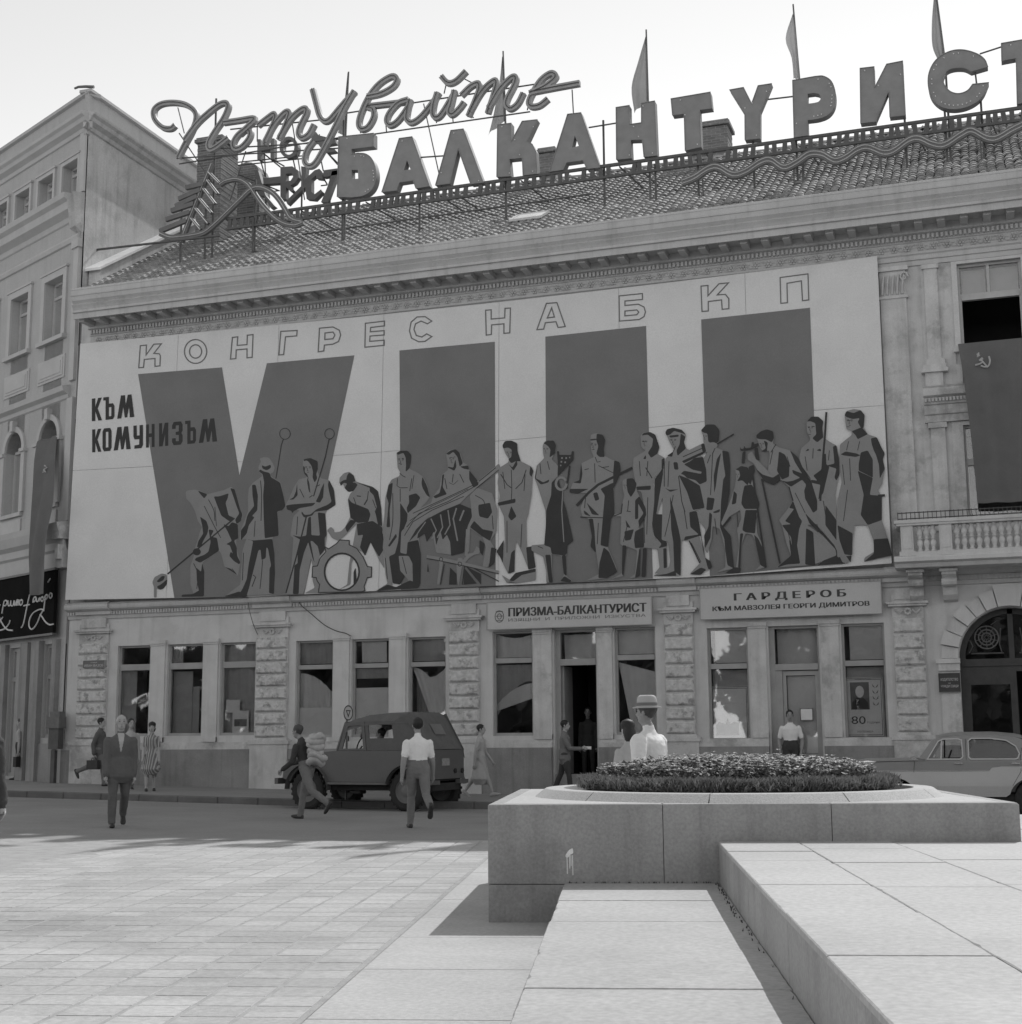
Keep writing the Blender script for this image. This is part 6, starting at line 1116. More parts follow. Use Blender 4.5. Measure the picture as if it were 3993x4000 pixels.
 [[(1270,210),(1290,170),(1360,190),(1430,160),(1470,210),(1460,330),(1440,350),(1400,280),(1420,240),(1350,250),(1290,230)],[(1340,370),(1440,330),(1500,400),(1400,450),(1380,410)],[(1530,440),(1590,430),(1640,540),(1670,590),(1650,650),(1670,740),(1620,840),(1610,700),(1580,600),(1560,560),(1540,500)],[(1430,580),(1500,560),(1550,650),(1550,830),(1410,760),(1410,700)],[(1230,600),(1280,570),(1390,590),(1430,610),(1380,625),(1260,610)],[(1400,762),(1550,832),(1520,1000),(1640,1010),(1640,1250),(1500,1300),(1430,1200),(1460,1000)],[(1560,1440),(1700,1430),(1745,1600),(1600,1630),(1460,1665),(1560,1580)],[(1200,1300),(1350,1380),(1345,1600),(1270,1590),(1220,1450)]], [([(1300,265),(1330,262)],7),([(1290,325),(1320,328)],5),([(1600,1010),(1670,1005)],24)]),
]
for k, (z, bodies, shades, strokes) in enumerate(FIG):
    d = .010+.0016*k; m_ = MB(); rn = (lambda p: p) if k in (4, 7) else (lambda p: rounded(p))
    if k == 4: flat(m_, [Zt(*z, bodies[0]), Zt(*z, bodies[1])], d)
    else:
        for i, b_ in enumerate(bodies): flat(m_, [rn(Zt(*z, b_))], d+.0002*i)
    fo = m_.ob('painted_figure' if k not in (4, 7) else ('painted_gear' if k == 4 else 'painted_plough'), 'paint_fig', ban); sh = MB(); e = d+.0005; li = MB()
    for s_ in shades: flat(sh, [rn(Zt(*z, s_))], e); e += .00004
    for s_ in strokes:
        cl = s_[0] == 'c'; fg = s_[0] == 'f'; pts, w_ = (s_[1], s_[2]) if (cl or fg) else s_
        flat(li if fg else sh, band(Zt(*z, pts), w_/z[2], cl), e+(.0003 if fg else 0)); e += .00004
    if k in FACE:
        cx, cy, q = FACE[k]
        for m2 in FMARK: flat(sh, band(Zt(*z, [(cx+x*q, cy+y*q) for x, y in m2]), 5.0*q/z[2]), e); e += .00004
    for m2 in FOLD.get(k, []): flat(sh, band(Zt(*z, smooth2(m2, 4) if len(m2) > 2 else m2), 7/z[2]), e); e += .00004
    if sh.f: sh.ob('shading', 'paint_dark', fo, kind='stuff')
    if li.f: li.ob('highlight', 'paint_fig', fo, kind='stuff')
# ------------------------------------------------------------------ granite terrace steps and planter
jr = random.Random(11)
def pbox(u0, u1, v0, v1, z0, z1, b=.0):
    """block in the planter frame; with a worn, slightly chipped upper edge when b > 0"""
    if b <= 0:
        vs = [P3(u, v, z) for z in (z0, z1) for u, v in ((u0,v0),(u1,v0),(u1,v1),(u0,v1))]
        return MB().add(vs, [(0,3,2,1),(0,1,5,4),(1,2,6,5),(2,3,7,6),(3,0,4,7),(4,5,6,7)])
    per = []; c = ((u0,v0),(u1,v0),(u1,v1),(u0,v1))
    for i in range(4):
        (ua, va), (ub, vb) = c[i], c[(i+1) % 4]; n = max(3, min(26, int(math.hypot(ub-ua, vb-va)/.07)))
        for k in range(n): t = k/n; per.append((ua+(ub-ua)*t, va+(vb-va)*t))
    cu, cv = (u0+u1)/2, (v0+v1)/2; R0, R1, R2 = [], [], []
    for u, v in per:
        w = b*jr.uniform(.6, 1.3)*(1 if jr.random() > .05 else jr.uniform(1.6, 2.6)); du = (-1 if u > u1-.002 else 1 if u < u0+.002 else 0); dv = (-1 if v > v1-.002 else 1 if v < v0+.002 else 0)
        R0.append(P3(u, v, z0)); R1.append(P3(u, v, z1-w)); R2.append(P3(u+du*w, v+dv*w, z1))
    return MB().loop([R0, R1, R2])
ZL, ZH, ZP = .295, .605, .89
lowt = pbox(.605, 1.82, -12, .02, -.03, ZL-.03).ob('lower_terrace', 'kerb', kind='structure')
vs_ = [.0, -1.20, -2.34, -3.55, -4.74, -5.95, -7.2, -8.4, -9.6, -12]
for i in range(len(vs_)-1):
    j = jr.uniform(-.004,.004); pbox(.59+j, 1.775, vs_[i+1]+.004, vs_[i]-.004, ZL-.20, ZL+jr.uniform(-.003,.003), .007).ob('step_slab', 'granite', lowt)
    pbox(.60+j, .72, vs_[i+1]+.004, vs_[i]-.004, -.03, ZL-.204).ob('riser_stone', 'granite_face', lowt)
hit_ = pbox(1.80, 9, -14, 3.9, -.03, ZH-.034).ob('upper_terrace', 'kerb', kind='structure')
colu = [1.77, 2.37, 3.075, 4.03, 5.2, 6.4, 9.0]
for c in range(6):
    off = [.0, .62, -.05, .4, .1, .7][c]; v = 3.9
    cuts = [3.9, 2.6, 1.4, -.02+off, -.98+off*.4, -1.72-off*.3, -3.29-off*.2, -4.6, -5.9, -7.3, -9, -11, -14]
    for i in range(len(cuts)-1):
        if colu[c] < 4.03 and cuts[i+1] > -.1: continue
        pbox(colu[c]+.003, colu[c+1]-.003, cuts[i+1]+.003, min(cuts[i], 3.9)-.003, ZH-.028, ZH+jr.uniform(-.003,.003), .005).ob('paving_slab', 'granite', hit_)
sc_v = [-.02, -1.25, -2.57, -3.63, -4.62, -5.77, -7.0, -8.2, -9.5, -14]
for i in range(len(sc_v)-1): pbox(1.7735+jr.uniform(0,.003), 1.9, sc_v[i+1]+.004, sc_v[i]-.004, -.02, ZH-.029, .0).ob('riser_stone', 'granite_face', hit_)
# moss and weeds in the joint at the foot of the riser
wd = MB()
for k in range(110):
    v = -abs(jr.gauss(0, 2.2))-.05 if k > 40 else -.01; u = 1.76-abs(jr.gauss(0, .015)) if k > 40 else jr.uniform(.6, 1.75); p = P3(u, v, ZL)
    for q in range(3):
        a = jr.uniform(0, 6.28); h_ = jr.uniform(.005, .022); d = Vector((math.cos(a), math.sin(a), 0))*.008; wd.add([p-d*.5, p+d*.5, p+Vector((d.y, -d.x, h_/1))], [(0,1,2)])
wd.ob('moss', 'weed', lowt, kind='stuff')
pln = thing('planter', P3(2, 1.8, 0), 'large square grey granite planter block with a low round rim, on the terrace corner', 'planter')
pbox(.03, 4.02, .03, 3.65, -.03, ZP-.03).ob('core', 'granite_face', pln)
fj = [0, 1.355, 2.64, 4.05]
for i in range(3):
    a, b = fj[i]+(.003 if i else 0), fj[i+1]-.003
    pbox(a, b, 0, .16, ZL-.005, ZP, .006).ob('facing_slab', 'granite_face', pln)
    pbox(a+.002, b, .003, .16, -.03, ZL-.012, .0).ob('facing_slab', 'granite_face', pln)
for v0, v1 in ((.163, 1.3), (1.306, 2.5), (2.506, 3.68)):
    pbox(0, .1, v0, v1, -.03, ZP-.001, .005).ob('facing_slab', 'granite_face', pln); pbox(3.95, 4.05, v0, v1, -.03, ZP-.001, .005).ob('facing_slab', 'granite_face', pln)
tc = [.103, 1.355, 2.64, 3.947]
for i in range(3):
    for v0, v1 in ((.163, 1.25), (1.254, 2.5), (2.504, 3.68)): pbox(tc[i]+.0015, tc[i+1]-.0015, v0, v1-.002, ZP-.118, ZP+jr.uniform(-.002, .001), .003).ob('top_slab', 'granite', pln)
# lime splash on the front
sp = smooth2([onY(0,0)]*0 or [(0,.0),(.02,.035),(.045,.06),(.075,.07),(.08,.05),(.078,.025),(.05,.01),(.02,-.02)], 4, True)
u0 = .58
o = MB()
pts = [(u0+.02+x*.75, .37+.13+z*.8) for x, z in sp]
o.add([P3(x, -.0022, z) for x, z in pts], [tuple(range(len(pts)))])
for x, l in ((.012,.14),(.032,.10),(.042,.08),(.055,.15)): o.add([P3(u0+.02+x+q, -.0022, z) for q, z in ((-.003,.505),(.003,.505),(.004,.505-l),(-.002,.505-l))], [(0,1,2,3)])
o.ob('lime_splash', 'lime', pln)
CU, CV, CR = 2.06, 1.84, 1.80
nst = 10
for k in range(nst):
    a0, a1 = 2*math.pi*k/nst+.003+.12, 2*math.pi*(k+1)/nst-.003+.12; m_ = MB(); rings = []
    for q in range(9):
        a = a0+(a1-a0)*q/8; rings.append([P3(CU+r_*math.cos(a), CV+r_*math.sin(a), z) for r_, z in ((CR,ZP-.004),(CR-.09,ZP+.065),(CR-.10,ZP+.07),(CR-.26,ZP+.07),(CR-.28,ZP-.004))])
    m_.loop(rings); m_.ob('rim_stone', 'granite_rim', pln)
so = MB(); so.lathe([(CR-.275,ZP+.02),(1.0,ZP+.10),(.01,ZP+.16)], (0,0,0), 32); so.v = [tuple(P3(CU+x, CV+y, z)) for x, y, z in so.v]; so.ob('soil', 'soil', pln)
# clipped edging and flowering plants
fr_ = random.Random(21)
def blades(mb, p, n, h, w_, lean):
    for _ in range(n):
        a = fr_.uniform(0, 6.283); hh = h*fr_.uniform(.5, 1.15); d = Vector((math.cos(a), math.sin(a), 0)); s_ = Vector((-d.y, d.x, 0))*w_*fr_.uniform(.6,1.2)
        b = p+d*fr_.uniform(0,.02); t = b+d*lean*fr_.uniform(.2,1)+Vector((0,0,hh)); mid = b+d*lean*.25+Vector((0,0,hh*.6))
        mb.add([b-s_*.5, b+s_*.5, mid+s_*.6, t, mid-s_*.6], [(0,1,2,3,4)])
hd = MB()
for k in range(13000):
    a = fr_.uniform(0, 6.2832); r_ = 1.29+fr_.gauss(0,.05); wob = .02*math.sin(a*9)
    blades(hd, P3(CU+r_*math.cos(a), CV+r_*math.sin(a), ZP+.06+fr_.uniform(0,.085)), 3, .055+wob*.3, .0045, .05)
hd.ob('edging_plants', 'hedge', label='low feathery ring of edging plants around the flowers in the planter', cat='plants', kind='stuff')
lf_ = MB(); ft = MB()
for k in range(2300):
    a = fr_.uniform(0, 6.2832); r_ = 1.22*math.sqrt(fr_.random()); hgt = .13+.09*(1-(r_/1.22)**2)+fr_.gauss(0,.018)+.03*noise.noise(Vector((math.cos(a)*r_*3, math.sin(a)*r_*3, 1)))
    base = P3(CU+r_*math.cos(a), CV+r_*math.sin(a), ZP+.10)
    for q in range(4):
        t = fr_.uniform(0,6.283); e = fr_.uniform(.2,1.1); d = Vector((math.cos(t)*math.cos(e), math.sin(t)*math.cos(e), math.sin(e)*.7)); s_ = Vector((-math.sin(t), math.cos(t), 0)); L_ = fr_.uniform(.035,.065)
        b = base+Vector((0,0,hgt*fr_.uniform(.45,1))); lf_.add([b, b+d*L_*.5+s_*L_*.32, b+d*L_, b+d*L_*.5-s_*L_*.32], [(0,1,2,3)])
    if fr_.random() < .62:
        top = base+Vector((fr_.gauss(0,.012), fr_.gauss(0,.012), hgt+.012)); 
        for q in range(5):
            t = q*1.2566+fr_.random(); d = Vector((math.cos(t), math.sin(t), .35)); s_ = Vector((-math.sin(t), math.cos(t), 0)); L_ = fr_.uniform(.018,.030)
            ft.add([top, top+d*L_*.6+s_*L_*.5, top+d*L_, top+d*L_*.6-s_*L_*.5], [(0,1,2,3)])
fl = lf_.ob('bedding_flowers', 'leaf', label='dense mound of small pale bedding flowers filling the round planter', cat='flowers', kind='stuff')
ft.ob('petals', 'petal', fl)
# ------------------------------------------------------------------ vehicles
mat('car_dark', .10, .45, .08, 2.0, spec=.5)
mat('car_canvas', .12, .9, .12, 5.0, .3, 30)
mat('car_mid', .24, .32, .05, 2.0, spec=.6)
mat('car_pale', .48, .32, .05, 2.0, spec=.6)
mat('plate_grey', .28, .7, .3, 20.0); mat('patch_grey', .17, .6, .1, 5.0)
mat('rubber', .03, .9, .2, 9.0, .3, 60)
mat('chrome', .55, .18, .05, 4.0, metal=1.0)
mat('steel_dull', .12, .5, .1, 5.0, spec=.5)
mat('seat', .06, .8, .1, 5.0)
class FR:                                      # a vehicle frame: x to the rear, y to the far side, z up
    def __init__(s, origin, ang): s.M = Matrix.Translation(origin) @ Matrix.Rotation(ang, 4, 'Z')
    def put(s, mb): mb.v = [tuple(s.M @ Vector(v)) for v in mb.v]; return mb
def wheel(fr, par, x, y, r, w_, hubm, tread=True):
    t = MB(); n = 24; prof = [(r*.62,-w_/2),(r*.86,-w_/2),(r*.97,-w_*.36),(r,-w_*.2),(r,w_*.2),(r*.97,w_*.36),(r*.86,w_/2),(r*.62,w_/2)]
    t.loop([[(x+q*math.cos(2*math.pi*k/n), y+d, r+q*math.sin(2*math.pi*k/n)) for q, d in prof] for k in range(n+1)], close=False, cap0=False, cap1=False)
    if tread:
        for k in range(n):
            a = 2*math.pi*k/n
            for s_ in (-1, 1): c, s2 = math.cos(a+s_*.05), math.sin(a+s_*.05); t.box(x+r*c-.025, x+r*c+.025, y+s_*w_*.12-w_*.12, y+s_*w_*.12+w_*.12, r+r*s2-.025, r+r*s2+.025)
    wo_ = fr.put(t).ob('tyre', 'rubber', par, smooth=not tread)
    h = MB(); h.loop([[(x+q*math.cos(2*math.pi*k/n), y+d, r+q*math.sin(2*math.pi*k/n)) for k in range(n)] for q, d in ((r*.63,-w_*.44),(r*.55,-w_*.34),(r*.3,-w_*.30),(r*.28,-w_*.5),(r*.12,-w_*.56))], cap0=False); fr.put(h).ob('rim', hubm, wo_, smooth=False)
def grid(rows, mb): return mb.loop(rows, close=False, cap0=False, cap1=False)
# --- open-sided field car with canvas hood, parked at the kerb, nose to the left
JY = -5.55
xa, xb = onY(1203, 3092, JY)[0], onY(1592, 3092, JY-.27)[0]; S_ = (xb-xa)/(2.30*math.cos(R_(7))); ang = R_(-7)
fr = FR((xa, JY, g(xa)-.01), ang)
jp = thing('field_car', fr.M @ Vector((1.1, .7, 0)), 'dark off-road field car with a canvas top parked at the kerb', 'car')
class SB(MB):
    pass
def P_(mb, name, m, par, smooth=False):        # scale to the measured wheelbase and place
    mb.v = [(x*S_, y*S_, (z if z < 1.17 else 1.17+(z-1.17)*1.10)*S_) for x, y, z in mb.v]; return fr.put(mb).ob(name, m, par, smooth=smooth)
W2 = 1.52
def side(y0, y1):                              # door sides with wheel-arch cut-outs
    pr = [(-.62,.62),(-.60,.80),(-.45,.98),(-.1,1.08),(.62,1.16),(2.70,1.16),(2.76,.60),(2.755,.60)]
    arcr = [(2.30+.46*math.cos(R_(t)), .40+.46*math.sin(R_(t))) for t in range(25, 156, 10)]; low = [(1.85,.55),(.48,.55)]
    arcf = [(.0+.46*math.cos(R_(t)), .40+.46*math.sin(R_(t))) for t in range(20, 161, 10)]
    return plate([pr+arcr+low+arcf], y0, y1)
P_(side(0, .05), 'side_panel', 'car_dark', jp); P_(side(W2-.05, W2), 'side_panel', 'car_dark', jp)
b = MB(); grid([[(x, y, z-(.0 if .15 < y < W2-.15 else .06)) for y in (.0,.15,.5,W2/2,W2-.5,W2-.15,W2)] for x, z in ((-.58,.90),(-.5,1.0),(-.1,1.11),(.62,1.19))], b); P_(b, 'bonnet', 'car_dark', jp, True)
b = MB(); b.box(-.60,-.56,.15,W2-.15,.55,1.0); P_(b, 'grille', 'car_dark', jp)
for s_ in (.30, W2-.30):
    b = MB(); b.loop([[( -.62-d, s_+q*math.cos(k*math.pi/6), .86+q*math.sin(k*math.pi/6)) for k in range(12)] for q, d in ((.10,0),(.10,.05),(.07,.08))]); P_(b, 'headlamp', 'chrome', jp)
b = MB(); b.box(-.78,-.70,-.05,W2+.05,.50,.62); P_(b, 'bumper', 'car_dark', jp)
for y0, y1 in ((-.10, .08), (W2-.08, W2+.10)):
    b = MB(); grid([[(.0+.50*math.cos(R_(t)), y, .40+.50*math.sin(R_(t))) for y in (y0, y1)] for t in range(0, 181, 12)], b); P_(b, 'mudguard', 'car_dark', jp, True)
    b = MB(); grid([[(.46*math.cos(R_(t))+2.30, y, .40+.48*math.sin(R_(t))) for y in (y0, y1)] for t in range(10, 171, 12)], b); P_(b, 'mudguard', 'car_dark', jp, True)
b = MB(); b.box(.46,1.86,-.06,.06,.50,.545); P_(b, 'running_board', 'steel_dull', jp)
b = MB(); b.box(-.5,2.75,.2,W2-.2,.38,.52); P_(b, 'chassis', 'rubber', jp)
b = MB(); b.box(.6,2.70,.06,W2-.06,.56,.60); P_(b, 'floor', 'rubber', jp)
# windscreen, door frames, canvas
b = MB()
for y in (.03, W2-.03): b.tube([(.66,y,1.16),(.86,y,1.66)], .028, 5)
b.tube([(.86,.03,1.66),(.86,W2-.03,1.66)], .028, 5); b.tube([(.66,.03,1.17),(.66,W2-.03,1.17)], .028, 5); b.tube([(.76,W2/2,1.4),(.86,W2/2,1.66)], .02, 5); P_(b, 'windscreen_frame', 'car_dark', jp)
b = MB(); b.add([(.67,.04,1.17),(.67,W2-.04,1.17),(.86,W2-.04,1.65),(.86,.04,1.65)], [(0,1,2,3)]); P_(b, 'pane', 'pane', jp)
for y in (.02, W2-.02):
    dr = plate([[(.70,1.165),(.88,1.66),(1.30,1.68),(1.36,1.165)], [(.80,1.20),(.93,1.60),(1.24,1.62),(1.29,1.20)]], y-.015, y+.015); P_(dr, 'door_frame', 'car_dark', jp)
    rd = plate([[(1.37,1.165),(1.31,1.68),(2.02,1.68),(2.12,1.165)], [(1.42,1.38),(1.40,1.62),(1.94,1.62),(1.98,1.38)]], y-.013, y+.013); P_(rd, 'side_curtain', 'car_canvas', jp)
    b = MB(); b.add([(1.42,y,1.38),(1.40,y,1.62),(1.94,y,1.62),(1.98,y,1.38)], [(0,1,2,3)]); P_(b, 'pane', 'pane', jp)
    q = plate([[(2.10,1.165),(2.01,1.70),(2.35,1.83),(2.36,1.80),(2.76,1.165)]], y-.012, y+.012); P_(q, 'quarter_canvas', 'car_canvas', jp)
b = MB(); rows = []
for x, z in ((.84,1.66),(.95,1.73),(1.3,1.80),(1.8,1.835),(2.3,1.845),(2.34,1.81),(2.42,1.72),(2.77,1.18)):
    rows.append([(x+(.04 if (.0 < yy < W2) else 0)*0, yy, z+(.0 if .2 < yy < W2-.2 else (-.04 if .03 < yy < W2-.03 else -.20))) for yy in (.0,.06,.25,.6,W2-.6,W2-.25,W2-.06,W2)])
grid(rows, b); P_(b, 'canvas_top', 'car_canvas', jp, True)
b = MB(); b.box(2.72,2.76,.03,W2-.03,.60,1.17); tg_ = P_(b, 'tailgate', 'car_dark', jp)
b = MB(); b.box(2.76,2.78,.55,.85,.86,1.0); P_(b, 'number_plate', 'plate_grey', tg_)
for y, z, m in ((.22,.98,'chrome'),(1.1,.75,'rubber'),(1.4,.75,'rubber')):
    b = MB(); b.lathe([(.0,0),(.05,0),(.05,.03),(0,.04)], n=8); b.v = [(2.76+v[2], y+v[0], z+v[1]) for v in b.v]; P_(b, 'tail_lamp', m, tg_)
for y0, y1 in ((-.02, .35), (W2-.35, W2+.02)): P_(MB().box(2.74, 2.84, y0, y1, .50, .58), 'rear_bumper', 'car_dark', jp)
b = MB(); b.add([(2.48,.55,1.62),(2.48,1.0,1.62),(2.61,1.0,1.43),(2.61,.55,1.43)], [(0,3,2,1)]); b.v = [(x+.012, y, z+.012) for x, y, z in b.v]; P_(b, 'rear_light', 'patch_grey', jp)
b = MB(); b.tube([(.98+.17*math.sin(t*math.pi/8)*.35, .45+.17*math.cos(t*math.pi/8), 1.24+.17*math.sin(t*math.pi/8)) for t in range(17)], .014, 5); b.tube([(.75,.45,1.0),(.99,.45,1.24)], .015, 5); P_(b, 'steering_wheel', 'rubber', jp)
b = MB(); b.box(1.25,1.70,.15,.75,.6,.9); b.box(1.62,1.74,.15,.75,.9,1.35); b.box(1.25,1.70,W2-.75,W2-.15,.6,.9); b.box(1.62,1.74,W2-.75,W2-.15,.9,1.35); P_(b, 'seat', 'seat', jp)
frs = FR((0,0,0), 0); frs.M = fr.M @ Matrix.Scale(S_, 4)
for x in (0.0, 2.30):
    for y in (.05, W2-.05): wheel(frs, jp, x, y, .385, .20, 'steel_dull')
# --- two-tone saloon driving past on the right
SYn = -6.15
fr2 = FR((0, SYn, 0), 0)
sa = thing('saloon_car', (-.8, SYn+.75, 0), 'two-tone rounded saloon car with a driver, half hidden behind the planter', 'car')
WS = 1.52
def yc(z): return max(0, z-.98)*.42+max(0, .55-z)*.25     # sides lean in above the belt and tuck under below
def splate(loops, d0, d1, m, name, par=sa, far=False):
    mb = plate(loops, d0, d1); mb.v = [(x, (WS-(y+yc(z))) if far else y+yc(z), z) for x, y, z in mb.v]; return fr2.put(mb).ob(name, m, par)
F0 = -2.78
low = [(F0+.03,.42),(F0,.55),(F0+.02,.80),(-2.1,.805),(-1.0,.80),(-.35,.81),(-.30,.86),(-.15,.88),(.9,.88),(1.30,.84),(1.34,.45),(.78,.40)]
arr = [(.36+.40*math.cos(R_(t)), .33+.36*math.sin(R_(t))) for t in range(12, 169, 12)]; arf = [(-1.98+.40*math.cos(R_(t)), .33+.36*math.sin(R_(t))) for t in range(12, 169, 12)]
for far in (False, True):
    splate([low+arr+[(-.1,.36),(-1.5,.36)]+arf], 0, .03, 'car_pale', 'lower_side', far=far)
    splate([[(F0+.02,.802),(-2.1,.807),(-1.0,.802),(-.35,.812),(-.30,.862),(-.15,.882),(.9,.882),(1.30,.842),(1.22,.96),(.85,1.0),(-1.58,.975),(-2.3,.955),(F0+.08,.93)]], .001, .03, 'car_mid', 'upper_side', far=far)
    gh = [(-1.56,.978),(-1.30,1.33),(-1.18,1.385),(-.9,1.42),(-.3,1.425),(.1,1.39),(.40,1.28),(.62,1.13),(.85,1.002)]
    w1 = [(-1.36,1.02),(-1.18,1.31),(-1.10,1.345),(-.86,1.355),(-.80,1.33),(-.79,1.05),(-.83,1.02)]; w2 = [(-.64,1.02),(-.67,1.05),(-.67,1.32),(-.62,1.355),(-.3,1.355),(-.05,1.32),(.10,1.22),(.15,1.10),(.12,1.03),(.08,1.02)]
    splate([gh, w1, w2], .0, .03, 'car_mid', 'cabin_side', far=far)
    for w_ in (w1, w2):
        splate([offset(w_, .022), w_], -.012, .0, 'chrome', 'window_trim', far=far); splate([w_ if (w_ is w2 or far) else [(-1.36,1.02),(-1.18,1.31),(-1.13,1.335),(-1.15,1.02)]], .012, .016, 'pane', 'pane', far=far)
    splate([[(-1.16,1.02),(-1.135,1.02),(-1.115,1.34),(-1.14,1.335)]], -.004, .012, 'chrome', 'quarter_light', far=far)
    for x0_ in (-.93, .02): splate([[(x0_,.925),(x0_+.14,.92),(x0_+.14,.945),(x0_,.95)]], -.03, .0, 'chrome', 'door_handle', far=far)
    for pts in ([(-1.60,.97),(-1.62,.80),(-1.62,.42)], [(-.725,1.36),(-.725,1.0),(-.72,.40)], [(.20,1.20),(.17,1.0),(.17,.80),(.02,.55)]):
        splate([[(x-.004, z) for x, z in pts]+[(x+.004, z) for x, z in pts[::-1]]], -.002, .0, 'rubber', 'door_gap', far=far)
    splate([[(F0+.02,.797),(-2.1,.80),(-1.0,.797),(-.35,.806),(-.35,.818),(-1.0,.809),(-2.1,.813),(F0+.02,.809)]], -.01, .0, 'chrome', 'side_strip', far=far)
    splate([[(F0+.02,.905),(-2.35,.93),(-2.25,.965),(-2.4,.985),(F0+.05,.965)]], -.015, .03, 'chrome', 'headlamp_hood', far=far)
ys = [.0,.05,.2,.5,WS/2,WS-.5,WS-.2,WS-.05,WS]
def top(prof, m, name, drop):                  # skin across the width following a side profile
    rows = []
    for x, z in prof:
        o_ = yc(z); rows.append([(x, o_+(WS-2*o_)*(y/WS), z+drop*(1-abs(2*y/WS-1)**3)) for y in ys])
    return fr2.put(grid(rows, MB())).ob(name, m, sa, smooth=True)
top([(F0,.45),(F0,.80),(F0+.06,.93),(-2.5,.965),(-2.0,.975),(-1.56,.985)], 'car_mid', 'bonnet', .05)
top([(-1.22,1.37),(-1.1,1.40),(-.9,1.422),(-.3,1.427),(.1,1.392),(.22,1.36)], 'car_mid', 'roof', .06)
top([(.40,1.28),(.62,1.13),(.85,1.0),(1.2,.95),(1.33,.80),(1.36,.45)], 'car_mid', 'boot', .04)
for pr, nm in (([(-1.56,.985),(-1.22,1.37)], 'windscreen'), ([(.22,1.36),(.40,1.28)], 'rear_window')): top(pr, 'pane', nm, .05)
for y in (-.03, WS-.05):
    b = MB(); b.box(F0-.12, F0-.04, -.02, WS+.02, .40, .50)
fr2.put(b).ob('front_bumper', 'chrome', sa); b = MB(); b.box(1.38, 1.46, -.02, WS+.02, .42, .52); fr2.put(b).ob('rear_bumper', 'chrome', sa)
b = MB(); b.box(F0+.2, 1.2, .12, WS-.12, .25, .40); fr2.put(b).ob('floor', 'rubber', sa); b = MB(); b.box(-.75,-.2,.15,WS-.15,.4,.62); b.box(-.3,-.18,.2,WS-.2,.62,1.02); fr2.put(b).ob('seat', 'seat', sa)
b = MB(); b.tube([(-1.42,-.02,1.0),(-1.56,-.10,1.03)], .012, 5); b.box(-1.66,-1.56,-.12,-.08,1.0,1.06); fr2.put(b).ob('wing_mirror', 'chrome', sa)
b = MB(); b.tube([(-1.05+.18*.4*math.sin(t*math.pi/8), .42+.18*math.cos(t*math.pi/8), .98+.18*math.sin(t*math.pi/8)) for t in range(17)], .012, 5); fr2.put(b).ob('steering_wheel', 'rubber', sa)
for x in (-1.98, .36):
    for y in (.10, WS-.10): wheel(fr2, sa, x, y, .32, .15, 'chrome', False)
# --- round traffic sign on the kerb
tp = ongr(1365, 3168, 0); 
TS = Vector((onY(1355.5, 2785, -4.3)[0], -4.3, 0)); tz = onY(1355.5, 2785, -4.3)[1]
ts = thing('traffic_sign', (TS.x, TS.y, g(TS.x)+SWH), 'small round traffic sign with an inverted triangle behind the field car', 'sign')
MB().tube([(TS.x, TS.y, g(TS.x)+SWH-.02), (TS.x, TS.y, tz+.12)], .022, 6).ob('post', 'metal_mid', ts)
va = math.atan2(CAM.y-TS.y, CAM.x-TS.x); fa = va+R_(52); nx = Vector((math.cos(fa), math.sin(fa), 0)); tx = Vector((-nx.y, nx.x, 0)); rS = .165
def disc(loops, d0, d1, m, nm):
    mb = plate(loops, 0, 1); mb.v = [tuple(Vector((TS.x, TS.y, tz))+tx*x+Vector((0,0,z))+nx*(d1+(d0-d1)*y)) for x, y, z in mb.v]; return mb.ob(nm, m, ts)
disc([el(0,0,rS,rS,24)], .025, .035, 'board_light', 'plate'); disc([el(0,0,rS,rS,24), el(0,0,rS-.025,rS-.025,24)], .035, .039, 'lettering', 'rim'); tri = [(-.085,.06),(.085,.06),(0,-.10)]; disc([tri, offset(tri, -.022)], .035, .039, 'lettering', 'triangle')
# --- letter box on a post beside the corner building
bp = ongr(237, 3057, SWH); bp.y = min(bp.y, -.30); pxm = F/(Vector((bp.x, bp.y, 1))-CAM).dot(FW)
lb = thing('letter_box', bp, 'dark box on a post standing by the corner of the two buildings', 'letter box'); hz = lambda sy: H+(2906-sy)/pxm
MB().box(bp.x-.06, bp.x+.06, bp.y-.06, bp.y+.06, bp.z, hz(2930)).ob('post', 'metal_dark', lb); MB().box(bp.x-.10, bp.x+.20, bp.y-.13, bp.y+.10, hz(2925), hz(2845)).ob('box', 'metal_dark', lb)
c = MB(); c.loop([[(bp.x-.16+.4*dx, bp.y-.18+.32*dy, z) for dx, dy in ((0,0),(1,0),(1,1),(0,1))] for z in (hz(2845), hz(2800))]); c.loop([[(bp.x-.06+.3*dx-.02*k, bp.y-.15+.26*dy, z) for dx, dy in ((0,0),(1,0),(1,1),(0,1))] for k, z in enumerate((hz(2800), hz(2780)))]); c.ob('lid', 'metal_mid', lb)
